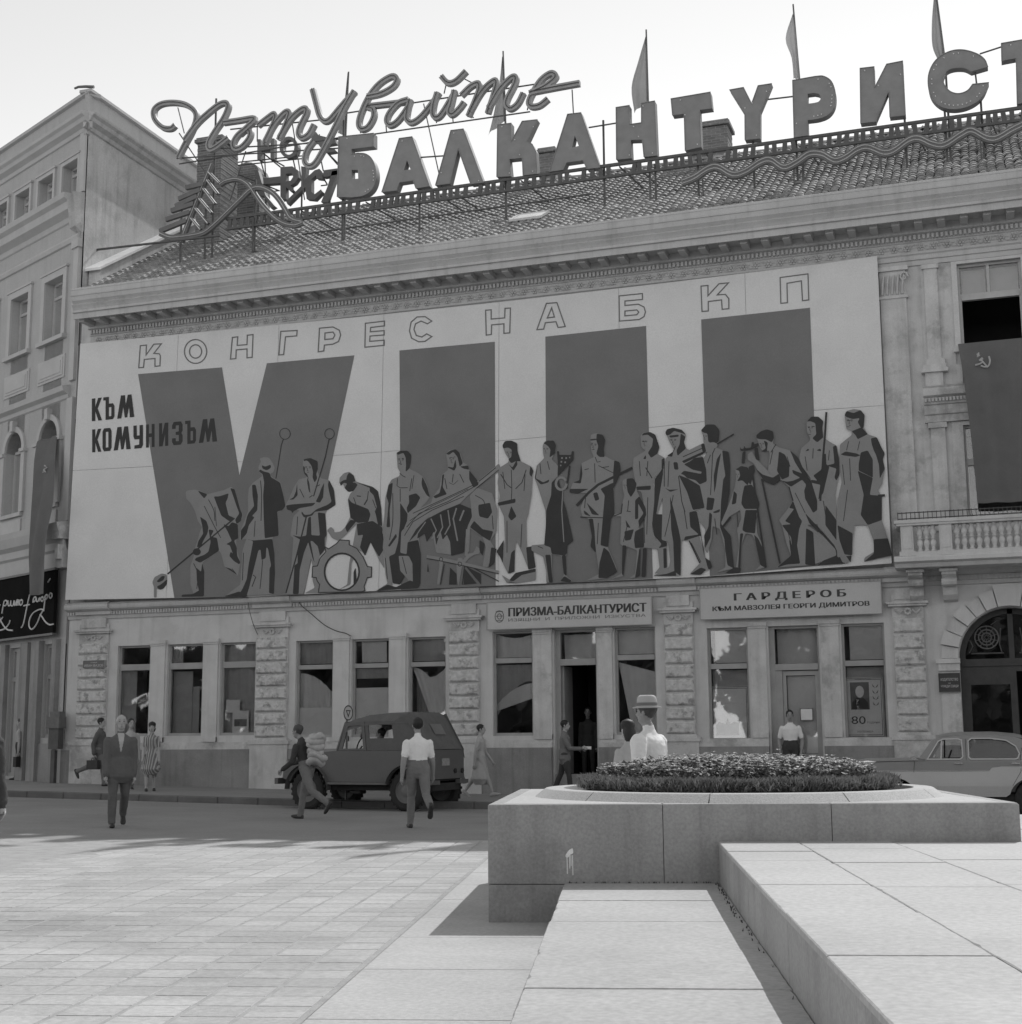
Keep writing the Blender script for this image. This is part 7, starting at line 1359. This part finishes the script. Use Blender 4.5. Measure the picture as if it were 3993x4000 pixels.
# ------------------------------------------------------------------ people
import numpy as np
mat('skin', .36, .55, .05, 8.0); mat('skin_tan', .26, .55, .05, 8.0); mat('hair_dark', .02, .6, .2, 30.0); mat('hair_grey', .42, .7, .15, 30.0); mat('hair_mid', .06, .6, .2, 30.0)
mat('cloth_white', .74, .9, .04, 9.0, .2, 30); mat('cloth_suit', .11, .9, .08, 12.0, .25, 30); mat('cloth_dark', .05, .9, .1, 12.0, .2, 30); mat('cloth_mid', .17, .9, .08, 12.0, .25, 30); mat('cloth_light', .40, .9, .06, 9.0, .2, 30); mat('leather', .035, .5, .2, 9.0); mat('straw', .6, .8, .06, 30.0); mat('cloth_sack', .42, .95, .15, 8.0, .5, 20)
mat('cloth_stripe', .50, .9, .05, 9.0, brick=(60.0, .05, .016, .35, (0, 0, R_(90))))
def person(label, pos, az, Ht, legs, arms, cols, lean=0.0, head=0.0, nod=0.0, skirt=None, jacket=None, vneck=False, bald=False, longhair=False, heel=0.0, seated=False, sag=0.0, build=1.0, name='person', fem=False, group=None, hands=True):
    """az: facing direction in degrees (0 = +x). legs: two of (swing, knee, out). arms: two of (swing, out, elbow, twist). index 0 = the person's right."""
    Fd = Vector((math.cos(R_(az)), math.sin(R_(az)), 0)); Rd = Vector((Fd.y, -Fd.x, 0)); U = Vector((0, 0, 1)); pos = Vector(pos)
    k = Ht; prim = []                          # (tag, [points], [radii (side, front)], axis pair)
    def rot(v, ax, a): return Matrix.Rotation(a, 3, ax) @ v
    def dirn(sw, out, side): d = Fd*math.sin(R_(sw))-U*math.cos(R_(sw)); return (d+Rd*side*math.tan(R_(out))).normalized()
    mb = MB()
    def capsule(tag, pts, rads, n=12):
        prim.append((tag, pts, rads)); rings = []
        for i, p in enumerate(pts):
            t = (pts[min(i+1, len(pts)-1)]-pts[max(i-1, 0)]).normalized(); u = Rd-t*Rd.dot(t)
            if u.length < .2: u = Fd-t*Fd.dot(t)
            u.normalize(); v = t.cross(u); rs, rf = rads[i] if isinstance(rads[i], tuple) else (rads[i], rads[i])
            rings.append([p+u*rs*math.cos(2*math.pi*q/n)+v*rf*math.sin(2*math.pi*q/n) for q in range(n)])
        a, b = pts[0], pts[-1]; ta = (pts[0]-pts[1]).normalized(); tb = (pts[-1]-pts[-2]).normalized()
        def r0(i): return min(rads[i]) if isinstance(rads[i], tuple) else rads[i]
        def mean(ring): return sum(ring, Vector())/len(ring)
        r_a = [[m_+ (q-m_)*.6+ta*r0(0)*.6 for q in rings[0]] for m_ in [mean(rings[0])]][0]; r_b = [[m_+(q-m_)*.6+tb*r0(-1)*.6 for q in rings[-1]] for m_ in [mean(rings[-1])]][0]
        mb.loop([r_a]+rings+[r_b])
    thl, shl = .245*k, .246*k; fh = .042*k+heel
    # leg chains from a hip at the origin
    ch = []
    for i, (sw, kn, out) in enumerate(legs):
        s_ = 1 if i == 0 else -1; hp = Rd*s_*.052*k; d1 = dirn(sw, out, s_); kn_p = hp+d1*thl; d2 = dirn(sw-kn, out*.5, s_); an = kn_p+d2*shl; ch.append((hp, kn_p, an, d2, sw-kn))
    low = min(c[2].z for c in ch)-fh
    hipz = -low+sag if not seated else .50*k
    base = pos+U*hipz
    tagL = cols.get('legs', 'trousers'); bare = cols.get('bare', False)
    feet = []
    for i, (hp, kp, an, d2, a2) in enumerate(ch):
        A, B_, C_ = base+hp, base+kp, base+an; w_ = build
        q = .055 if not bare else .046
        capsule('trousers' if not bare else 'skin', [A+U*.02*k, A.lerp(B_,.5), B_, B_.lerp(C_,.35), C_.lerp(B_,.12), C_], [(.056*k*w_,.062*k*w_), (.047*k*w_,.053*k*w_), (.036*k*w_ if not bare else .032*k,.038*k*w_ if not bare else .034*k), (.036*k*w_ if not bare else .033*k,.038*k*w_ if not bare else .036*k), (.030*k*w_ if not bare else .021*k,.034*k*w_ if not bare else .022*k), (.030*k*w_ if not bare else .020*k,.036*k*w_ if not bare else .021*k)])
        ft = R_(max(-75, min(35, a2*.9))); fdir = (Fd*math.cos(ft)+U*math.sin(ft)).normalized(); fup = (U*math.cos(ft)-Fd*math.sin(ft))
        h0 = C_-fup*(.020*k+heel*.5); toe = h0+fdir*.105*k-fup*(.012*k+heel*.4)
        capsule('shoe', [h0-fdir*.030*k, h0+fdir*.03*k-fup*.006*k, toe-fdir*.02*k, toe], [(.022*k,.026*k),(.024*k,.026*k),(.027*k,.018*k),(.022*k,.013*k)]); feet.append(C_)
    ll = R_(lean); Sp = (U*math.cos(ll)+Fd*math.sin(ll)).normalized(); Sf = (Fd*math.cos(ll)-U*math.sin(ll))
    def T(h, f=0.0, s=0.0): return base+Sp*h*k+Sf*f*k+Rd*s*k
    wd = build*(.93 if fem else 1.0)
    top = 'jacket' if jacket else 'shirt'; jk = 1.05 if jacket else 1.0
    capsule(tagL if not skirt else 'dress', [T(-.035), T(.02), T(.055)], [(.085*k*wd,.068*k*wd),(.096*k*wd,.074*k*wd),(.092*k*wd,.070*k*wd)], 16)
    capsule(top, [T(.045), T(.10), T(.17,.004), T(.228,.004), T(.262,-.002), T(.284,-.004), T(.302,-.006)], [(.086*k*wd*jk,.068*k*jk*wd),(.082*k*wd*jk*(.9 if fem else 1),.064*k*jk*wd),(.093*k*wd*jk,.070*k*jk*wd),(.100*k*wd*jk,.070*k*jk*wd),(.086*k*wd*jk,.058*k*jk*wd),(.060*k*wd,.046*k),(.040*k,.040*k)], 16)
    if jacket: capsule('jacket', [T(.08), T(0), T(-.10+jacket)], [(.094*k*wd,.076*k*wd),(.104*k*wd,.082*k*wd),(.112*k*wd,.088*k*wd)], 16)
    if skirt:
        n_ = 5; capsule('dress', [T(.10-(skirt+.10)*t/n_*1.0) if t == 0 else base+Sp*0+U*(.10-(skirt+.10)*t/n_)*k for t in range(n_+1)], [((.076+.085*(t/n_))*k*wd,(.060+.085*(t/n_))*k*wd) for t in range(n_+1)], 18)
    capsule('skin', [T(.285,-.004), T(.34,.006)], [(.034*k,.034*k),(.031*k,.033*k)])
    # head
    hy = R_(head); hf = (Fd*math.cos(hy)+Rd*math.sin(hy)); hr = Vector((hf.y, -hf.x, 0)); hc = T(.405, .012)+hf*math.sin(R_(nod))*.03*k; hu = (U*math.cos(R_(nod))+hf*math.sin(R_(nod))).normalized(); hf = (hf*math.cos(R_(nod))-U*math.sin(R_(nod))).normalized()
    HS = 1.09
    def Hd(f, s, u): return hc+(hf*f+hr*s+hu*u)*k*HS
    def blob(tag, c, rs, rf, ru, n=10, m_=7):
        rs *= HS; rf *= HS; ru *= HS
        pts = [c+hu*ru*(-1+2*i/(m_-1))*.96 for i in range(m_)]; rd = [(max(.12, math.sqrt(max(0, 1-(-1+2*i/(m_-1))**2)))*rs, max(.12, math.sqrt(max(0, 1-(-1+2*i/(m_-1))**2)))*rf) for i in range(m_)]
        prim.append((tag, pts, rd)); rings = [[p+hr*a*math.cos(2*math.pi*q/n)+hf*b*math.sin(2*math.pi*q/n) for q in range(n)] for p, (a, b) in zip(pts, rd)]; mb.loop(rings)
    blob('skin', Hd(.0, 0, .012), .042*k, .052*k, .056*k); blob('skin', Hd(.014, 0, -.032), .032*k, .036*k, .036*k)
    blob('skin', Hd(.056, 0, -.010), .008*k, .012*k, .016*k, 6, 5)
    for s_ in (-1, 1): blob('skin', Hd(-.004, s_*.044, -.004), .006*k, .011*k, .017*k, 6, 5)
    if not bald: blob('hair', Hd(-.010, 0, .026), .0465*k, .055*k, .050*k)
    else: blob('hair', Hd(-.018, 0, .010), .0455*k, .048*k, .042*k)
    if longhair: blob('hair', Hd(-.030, 0, -.02), .048*k, .040*k, .062*k); blob('hair', Hd(-.006, 0, .036), .052*k, .056*k, .044*k)
    # arms
    hands_ = []
    for i, (sw, out, el_, tw_) in enumerate(arms):
        s_ = 1 if i == 0 else -1; sh = T(.248, 0, s_*.094*wd*(1.0 if jacket else 1)); d1 = dirn(sw, out, s_); elb = sh+d1*.172*k; d2 = (dirn(sw+el_, 0, s_)+Rd*s_*math.tan(R_(out*.5+tw_))).normalized(); wr = elb+d2*.150*k; hd = wr+d2*.045*k
        sl_ = cols.get('sleeve', 'long'); a_tag = top; j2 = 1.06 if jacket else 1.0
        if sl_ == 'long':
            capsule(a_tag, [sh, sh.lerp(elb,.5), elb, elb.lerp(wr,.6), wr.lerp(elb,.04)], [.038*k*j2*wd, .036*k*j2*wd, .031*k*j2*wd, .028*k*j2*wd, .026*k*j2])
        else:
            capsule(a_tag, [sh, sh.lerp(elb,.4), sh.lerp(elb,.70)], [.037*k*wd, .034*k*wd, .033*k*wd]); capsule('skin', [sh.lerp(elb,.5), elb, elb.lerp(wr,.4), wr], [.030*k*wd, .026*k*wd, .025*k*wd, .017*k])
        pr_ = Rd*s_ if abs(d2.dot(Rd)) < .7 else Fd
        capsule('skin', [wr, wr+d2*.025*k, hd], [(.016*k,.014*k),(.020*k,.013*k),(.020*k,.012*k)]); hands_.append((hd, d2, pr_))
    me = mb.mesh(name); o = bpy.data.objects.new(name, me); COL.objects.link(o)
    rm_ = o.modifiers.new('r', 'REMESH'); rm_.mode = 'VOXEL'; rm_.voxel_size = .0115; sm_ = o.modifiers.new('s', 'SMOOTH'); sm_.factor = .5; sm_.iterations = 4
    dg = bpy.context.evaluated_depsgraph_get(); me2 = bpy.data.meshes.new_from_object(o.evaluated_get(dg)); bpy.data.objects.remove(o); me2.name = name
    # cloth wrinkles and regions
    n = len(me2.polygons); cen = np.empty(n*3); me2.polygons.foreach_get('center', cen); cen = cen.reshape(n, 3)
    tags = ['skin', 'hair', 'shirt', 'jacket', 'trousers', 'shoe', 'dress']; best = np.full(n, 1e9); idx = np.zeros(n, int)
    for tag_, pts, rads in prim:
        for a in range(len(pts)-1):
            for t in (0.0, .34, .67, 1.0):
                p = pts[a].lerp(pts[a+1], t); r0 = rads[a]; r1 = rads[a+1]; r0 = r0 if isinstance(r0, tuple) else (r0, r0); r1 = r1 if isinstance(r1, tuple) else (r1, r1)
                ra = r0[0]+(r1[0]-r0[0])*t; rb = r0[1]+(r1[1]-r0[1])*t; d = cen-np.array(p); ds = d@np.array(Rd); df = d@np.array(Fd); dz = d[:, 2]
                e = np.sqrt((ds/ra)**2+(df/rb)**2+(dz/min(ra, rb))**2); dist = (e-1)*min(ra, rb)
                if tag_ == 'hair': dist = dist-.002*k
                if tag_ in ('jacket', 'dress'): dist = dist-.004*k
                m_ = dist < best; best[m_] = dist[m_]; idx[m_] = tags.index(tag_)
    if vneck:
        q = cen-np.array(T(.14)); ht_ = q@np.array(Sp)/k; sd_ = np.abs(q@np.array(Rd))/k; ff = (cen-np.array(T(.2)))@np.array(Sf)/k
        m_ = (ht_ > 0) & (ht_ < .17) & (sd_ < .004+ht_*.17) & (ff > .02) & (idx == 3); idx[m_] = 2
    cm = [cols.get('skin', 'skin'), cols.get('hair', 'hair_dark'), cols.get('shirt', 'cloth_white'), cols.get('jacket', 'cloth_suit'), cols.get('trousers', 'cloth_dark'), cols.get('shoe', 'leather'), cols.get('dress', 'cloth_light')]
    me2.materials.clear()
    for c in cm: me2.materials.append(MAT(c))
    bm = bmesh.new(); bm.from_mesh(me2); bm.faces.ensure_lookup_table()
    for f, i in zip(bm.faces, idx): f.material_index = int(i); f.smooth = True
    cl = set()
    for v in bm.verts:
        t = {f.material_index for f in v.link_faces}
        if t and t <= {2, 3, 4, 6}:
            p = v.co*1.0; w_ = noise.noise(Vector((p.x*9, p.y*9, p.z*6)))*.008+noise.noise(Vector((p.x*22, p.y*22, p.z*30)))*.004; v.co += v.normal*w_
    dk = len(me2.materials); me2.materials.append(MAT('hair_dark'))
    def bits(mb2, mi):
        vs = [bm.verts.new(v) for v in mb2.v]
        for f in mb2.f:
            try: nf = bm.faces.new([vs[i] for i in f]); nf.material_index = mi; nf.smooth = True
            except ValueError: pass
    if hands:
        for hd, d2, pr_ in hands_:              # four fingers of unequal length and a thumb, slightly curled
            pn = d2.cross(pr_).normalized(); cur = Fd
            fg = MB()
            for q, (off, ln) in enumerate(((-.016,.040),(-.005,.046),(.006,.043),(.016,.034))):
                a = hd+pn*off*k-d2*.006*k; b = a+d2*ln*k*.55+pr_*-.004*k; c = b+d2*ln*k*.38-pr_*.014*k; fg.tube([a, b, c], .0058*k, 5, .0042*k)
            a = hd-d2*.026*k-pn*.017*k; fg.tube([a, a+d2*.018*k-pn*.014*k, a+d2*.038*k-pn*.016*k], .0066*k, 5, .005*k); bits(fg, 0)
    ey = MB()
    for s_ in (-1, 1):
        c = Hd(.0485, s_*.018, .008); ey.add([c+hr*.009*k, c+hu*.004*k, c-hr*.009*k, c-hu*.004*k], [(0,1,2,3)]); c = Hd(.0495, s_*.018, .020); ey.add([c+hr*.012*k+hu*-.002*k, c+hu*.003*k, c-hr*.012*k, c-hu*.001*k], [(0,1,2,3)])
    c = Hd(.0515, 0, -.037); ey.add([c+hr*.012*k, c+hu*.002*k, c-hr*.012*k, c-hu*.003*k], [(0,1,2,3)]); bits(ey, dk)
    bm.to_mesh(me2); bm.free(); me2.update()
    ob_ = bpy.data.objects.new(name, me2); COL.objects.link(ob_); tag(ob_, label, 'person', group)
    return ob_, dict(T=T, Hd=Hd, hands=hands_, hu=hu, hf=hf, hr=hr, F=Fd, R=Rd, k=k, feet=feet, base=base)
def depthpt(sx, sy, z): p = CAM+ray(sx, sy)*z; return p
def hgt(px, pos): return px/F*(Vector((pos[0], pos[1], 1))-CAM).dot(FW)
V_ = 2.07
# 1 elderly man in a suit crossing the road towards us
p = ongr(222*V_, 1561*V_); tc = math.degrees(math.atan2(CAM.y-p.y, CAM.x-p.x)); 
person('elderly white-haired man in a dark suit walking towards us across the road', p, tc+4, hgt(206*V_, p)*1.01, [(10,6,1),(-12,32,1)], [(5,4,12,0),(-5,5,14,0)], dict(jacket='cloth_suit', trousers='cloth_suit', hair='hair_grey', skin='skin', shirt='cloth_light'), jacket=.02, vneck=True, bald=True, build=1.12)
# 2 youth with a bag on the pavement
p = ongr(186*V_, 1483*V_, SWH); p.y = min(p.y, -.5)
pb, J = person('young man in a dark jacket carrying a bag, walking right beside the leftmost pilaster', p, 15, 1.72, [(16,8,0),(-28,42,0)], [(-22,8,30,0),(12,8,25,0)], dict(jacket='cloth_suit', trousers='cloth_mid', hair='hair_dark'), jacket=.06)
hd = J['hands'][0][0]; bg_ = MB(); bg_.box(hd.x-.17, hd.x+.15, hd.y-.07, hd.y+.07, hd.z-.30, hd.z-.07); bg_ = bg_.ob('hand_bag', 'leather', label='dark bag in the hand of the young man in the dark jacket', cat='bag'); MB().tube([(hd.x-.08,hd.y,hd.z-.07),(hd.x-.05,hd.y,hd.z-.01),(hd.x+.04,hd.y,hd.z-.01),(hd.x+.07,hd.y,hd.z-.07)], .012, 5).ob('handle', 'leather', bg_)
# 3, 4 couple behind the elderly man
p = ongr(283*V_, 1493*V_, SWH)
person('woman in a striped dress with bare legs, standing behind the elderly man', p, -55, 1.60, [(6,4,1),(-6,6,1)], [(6,8,20,0),(4,6,18,0)], dict(dress='cloth_stripe', shirt='cloth_stripe', hair='hair_dark', bare=True, sleeve='short', shoe='leather'), skirt=.21, longhair=True, fem=True, head=10)
person('man in a light shirt half hidden between the elderly man and the striped dress', p+Vector((-.95, .55, 0)), -40, 1.70, [(4,4,1),(-6,6,1)], [(0,6,12,0),(4,6,12,0)], dict(shirt='cloth_light', trousers='cloth_mid', hair='hair_dark', sleeve='short'))
# 5 porter with a sack
p = ongr(578*V_, 1546*V_)
_, J = person('porter in a dark waistcoat with a pale bundle on his back, walking left', p, 170, hgt(177*V_, p)*1.02, [(20,10,2),(-26,34,2)], [(30,10,45,0),(8,14,50,-8)], dict(shirt='cloth_dark', trousers='cloth_mid', hair='hair_mid', skin='skin_tan'), lean=16, nod=8)
c = J['T'](.17, -.10); sk_ = MB(); rr2 = random.Random(4)
for q in range(6):
    z_ = c.z-.24+q*.085; w_ = .20+.03*math.sin(q*2.1); ta = rr2.uniform(-.25, .25); sk_.loop([[Vector((c.x+.05+.02*math.sin(q*1.7), c.y-.02, z_+dz+.03*math.sin(t*.8+q)+ta*.15*math.cos(t*math.pi/8)))+J['R']*(w_*s_*(1+.10*math.sin(t*1.9+q*2.3)))*math.cos(t*math.pi/8)+J['F']*(.15*s_*(1+.12*math.cos(t*1.3+q)))*math.sin(t*math.pi/8)-J['F']*(.05+.03*(q % 2)) for t in range(16)] for dz, s_ in ((-.03,.6),(0,.9),(.03,1.02),(.07,1.0),(.10,.8),(.12,.45))])
sk_.ob('cloth_bundle', 'cloth_sack', smooth=True, label='bundle of pale folded sacks on the back of the porter', cat='bundle')
# 6 man in a white T-shirt striding away
p = ongr(789*V_, 1563*V_)
person('man in a white short-sleeved shirt striding away past the field car', p, 122, hgt(201*V_, p)*1.02, [(-24,44,1),(13,8,1)], [(6,12,18,0),(-12,12,10,0)], dict(shirt='cloth_white', trousers='cloth_mid', hair='hair_dark', skin='skin_tan', sleeve='short'), lean=4, build=1.08)
# 7 woman in a light dress on the pavement
p = ongr(905*V_, 1505*V_, SWH); p = ongr(907*V_, 1504*V_, SWH)
person('dark-haired woman in a light dress and heels walking right past the shop', p, 8, hgt(134*V_, p), [(24,6,0),(-20,14,0)], [(-16,8,10,0),(18,8,18,0)], dict(dress='cloth_light', shirt='cloth_light', hair='hair_dark', bare=True, sleeve='short', shoe='cloth_light'), skirt=.28, fem=True, heel=.05)
# 8 man in the open doorway, 9 another inside
p = Vector((onY(2205, 2850, -.75)[0], -.75, SWH))
_, J = person('man in a grey jacket seen from the side, hands raised, at the open doorway', p, 12, 1.70, [(14,8,1),(-14,10,1)], [(28,6,62,-6),(24,6,66,-4)], dict(jacket='cloth_mid', trousers='cloth_dark', hair='hair_dark'), jacket=.06, head=4)
h_ = (J['hands'][0][0]+J['hands'][1][0])/2+J['F']*.05; pk = MB(); pk.loop([[h_+J['F']*.11*math.cos(t*math.pi/5)+J['R']*.05*math.sin(t*math.pi/5)*q+Vector((0,0,dz)) for t in range(10)] for dz, q in ((-.02,.7),(.0,1.0),(.03,1.0),(.05,.6))]); pk.ob('paper_packet', 'paper', smooth=True, label='small pale packet held by the man in the grey jacket', cat='packet')
person('shadowy man standing inside the dark open doorway', Vector((-10.02+.32, 1.25, .42)), -80, 1.74, [(2,2,1),(-2,2,1)], [(0,6,10,0),(0,6,10,0)], dict(jacket='cloth_dark', trousers='cloth_dark', hair='hair_dark', skin='skin_tan'), jacket=.04)
# 10 woman with curly dark hair behind the planter
p = depthpt(2455, 2890, 17.2); p.z = 0
_, J = person('woman with dark curly hair and a pale blouse behind the planter', p, 140, 1.60, [(6,4,1),(-6,4,1)], [(4,8,16,0),(4,8,16,0)], dict(shirt='cloth_light', dress='cloth_light', hair='hair_dark', bare=True, sleeve='short'), skirt=.18, fem=True, longhair=True)
# 11 man in white with a hat
p = depthpt(2535, 2890, 14.6); p.z = 0
ob_, J = person('man in a loose white shirt and pale banded hat behind the planter', p, 165, 1.78, [(14,8,1),(-16,14,1)], [(10,20,24,0),(-14,24,20,0)], dict(shirt='cloth_white', trousers='cloth_mid', hair='hair_mid', skin='skin_tan'), build=1.3)
c = J['Hd'](-.004, 0, .030); ht = MB(); hu = J['hu']; n = 20
ht.loop([[c+J['hr']*a*math.cos(2*math.pi*q/n)+J['hf']*b*math.sin(2*math.pi*q/n)+hu*z for q in range(n)] for a, b, z in ((.125,.15,-.012),(.13,.155,0.0),(.094,.112,.012),(.092,.108,.05),(.085,.10,.10),(.06,.075,.122),(.02,.025,.112))]); ht = ht.ob('hat', 'cloth_light', ob_, smooth=True)
bd = MB(); bd.loop([[c+J['hr']*a*math.cos(2*math.pi*q/n)+J['hf']*b*math.sin(2*math.pi*q/n)+hu*z for q in range(n)] for a, b, z in ((.0955,.1135,.013),(.0945,.111,.045))], cap0=False, cap1=False); bd.ob('hat_band', 'cloth_mid', ht, smooth=True)
# 12 man on the step of the cloakroom door
p = Vector((onY(3088, 2850, -.12)[0], -.14, .30))
person('man in a white short-sleeved shirt on the step of the glazed door', p, tc-28, 1.70, [(2,2,2),(-2,4,2)], [(-6,16,20,-12),(-4,16,22,-14)], dict(shirt='cloth_white', trousers='cloth_dark', hair='hair_dark', skin='skin_tan', sleeve='short'), build=1.08, head=-6)
# 13 far-left passer-by
p = ongr(72, 3045, SWH)
_, J = person('man in a pale shirt and dark trousers far left on the pavement', p, 200, 1.70, [(10,6,1),(-12,14,1)], [(0,8,12,0),(-8,8,10,0)], dict(shirt='cloth_light', trousers='cloth_dark', hair='hair_mid', sleeve='short'))
hd = J['hands'][1][0]; MB().box(hd.x-.05, hd.x+.05, hd.y-.14, hd.y+.14, hd.z-.34, hd.z-.06).ob('brief_case', 'leather', label='dark briefcase carried by the man at the far left', cat='briefcase')
# 14 man cut off by the left edge
p = depthpt(-88, 2906, 13.4); p.z = 0
person('man in a dark jacket cut off by the left edge of the picture', p, -20, 1.84, [(18,6,2),(-26,46,2)], [(2,4,8,0),(4,5,10,0)], dict(jacket='cloth_dark', trousers='cloth_dark', hair='hair_dark'), jacket=.04, build=1.1)
# drivers
c = frs.M @ Vector((1.42, .50, 0)); person('driver with his bare arm on the door of the field car', Vector((c.x, c.y, c.z+.03)), 180, 1.66, [(80,70,4),(80,70,4)], [(40,6,30,0),(38,24,34,10)], dict(shirt='cloth_mid', trousers='cloth_dark', hair='hair_dark', skin='skin', sleeve='short'), seated=True)
c = Vector((-.70, SYn+.42, -.28)); person('dark-haired driver at the wheel of the two-tone saloon', c, 180, 1.66, [(80,70,4),(80,70,4)], [(45,4,40,0),(45,4,40,0)], dict(shirt='cloth_mid', trousers='cloth_dark', hair='hair_dark', skin='skin_tan'), seated=True)
# ------------------------------------------------------------------ unseen tree row added behind the camera, hiding bright sky from the panes
tr_ = random.Random(8); tm_ = MB()
for k in range(44):
    cx = -150+k*6.8+tr_.uniform(-3, 3); cy = -98+tr_.uniform(-8, 6); hh_ = tr_.uniform(12, 14.5)
    tm_.tube([(cx, cy, -.1), (cx+.2, cy, hh_*.5)], .3, 6, .18)
    for q in range(330):
        a = tr_.uniform(0, 6.28); e = tr_.uniform(-1, 1); r_ = tr_.uniform(.55, 1)**.5; c = Vector((cx+5*r_*math.cos(a)*math.sqrt(1-e*e), cy+5*r_*math.sin(a)*math.sqrt(1-e*e), hh_*.54+hh_*.46*r_*e))
        s_ = tr_.uniform(.7, 1.5); u = Vector((tr_.gauss(0,1), tr_.gauss(0,1), tr_.gauss(0,1))).normalized(); v = u.orthogonal().normalized(); tm_.add([c-u*s_-v*s_*.6, c+u*s_-v*s_*.6, c+u*s_*.8+v*s_, c-u*s_*.7+v*s_*.8], [(0,1,2,3)])
tm_.ob('added_trees', 'leaf', label='unseen row of leafy trees added behind the camera to hide sky from the panes', cat='trees', kind='stuff')
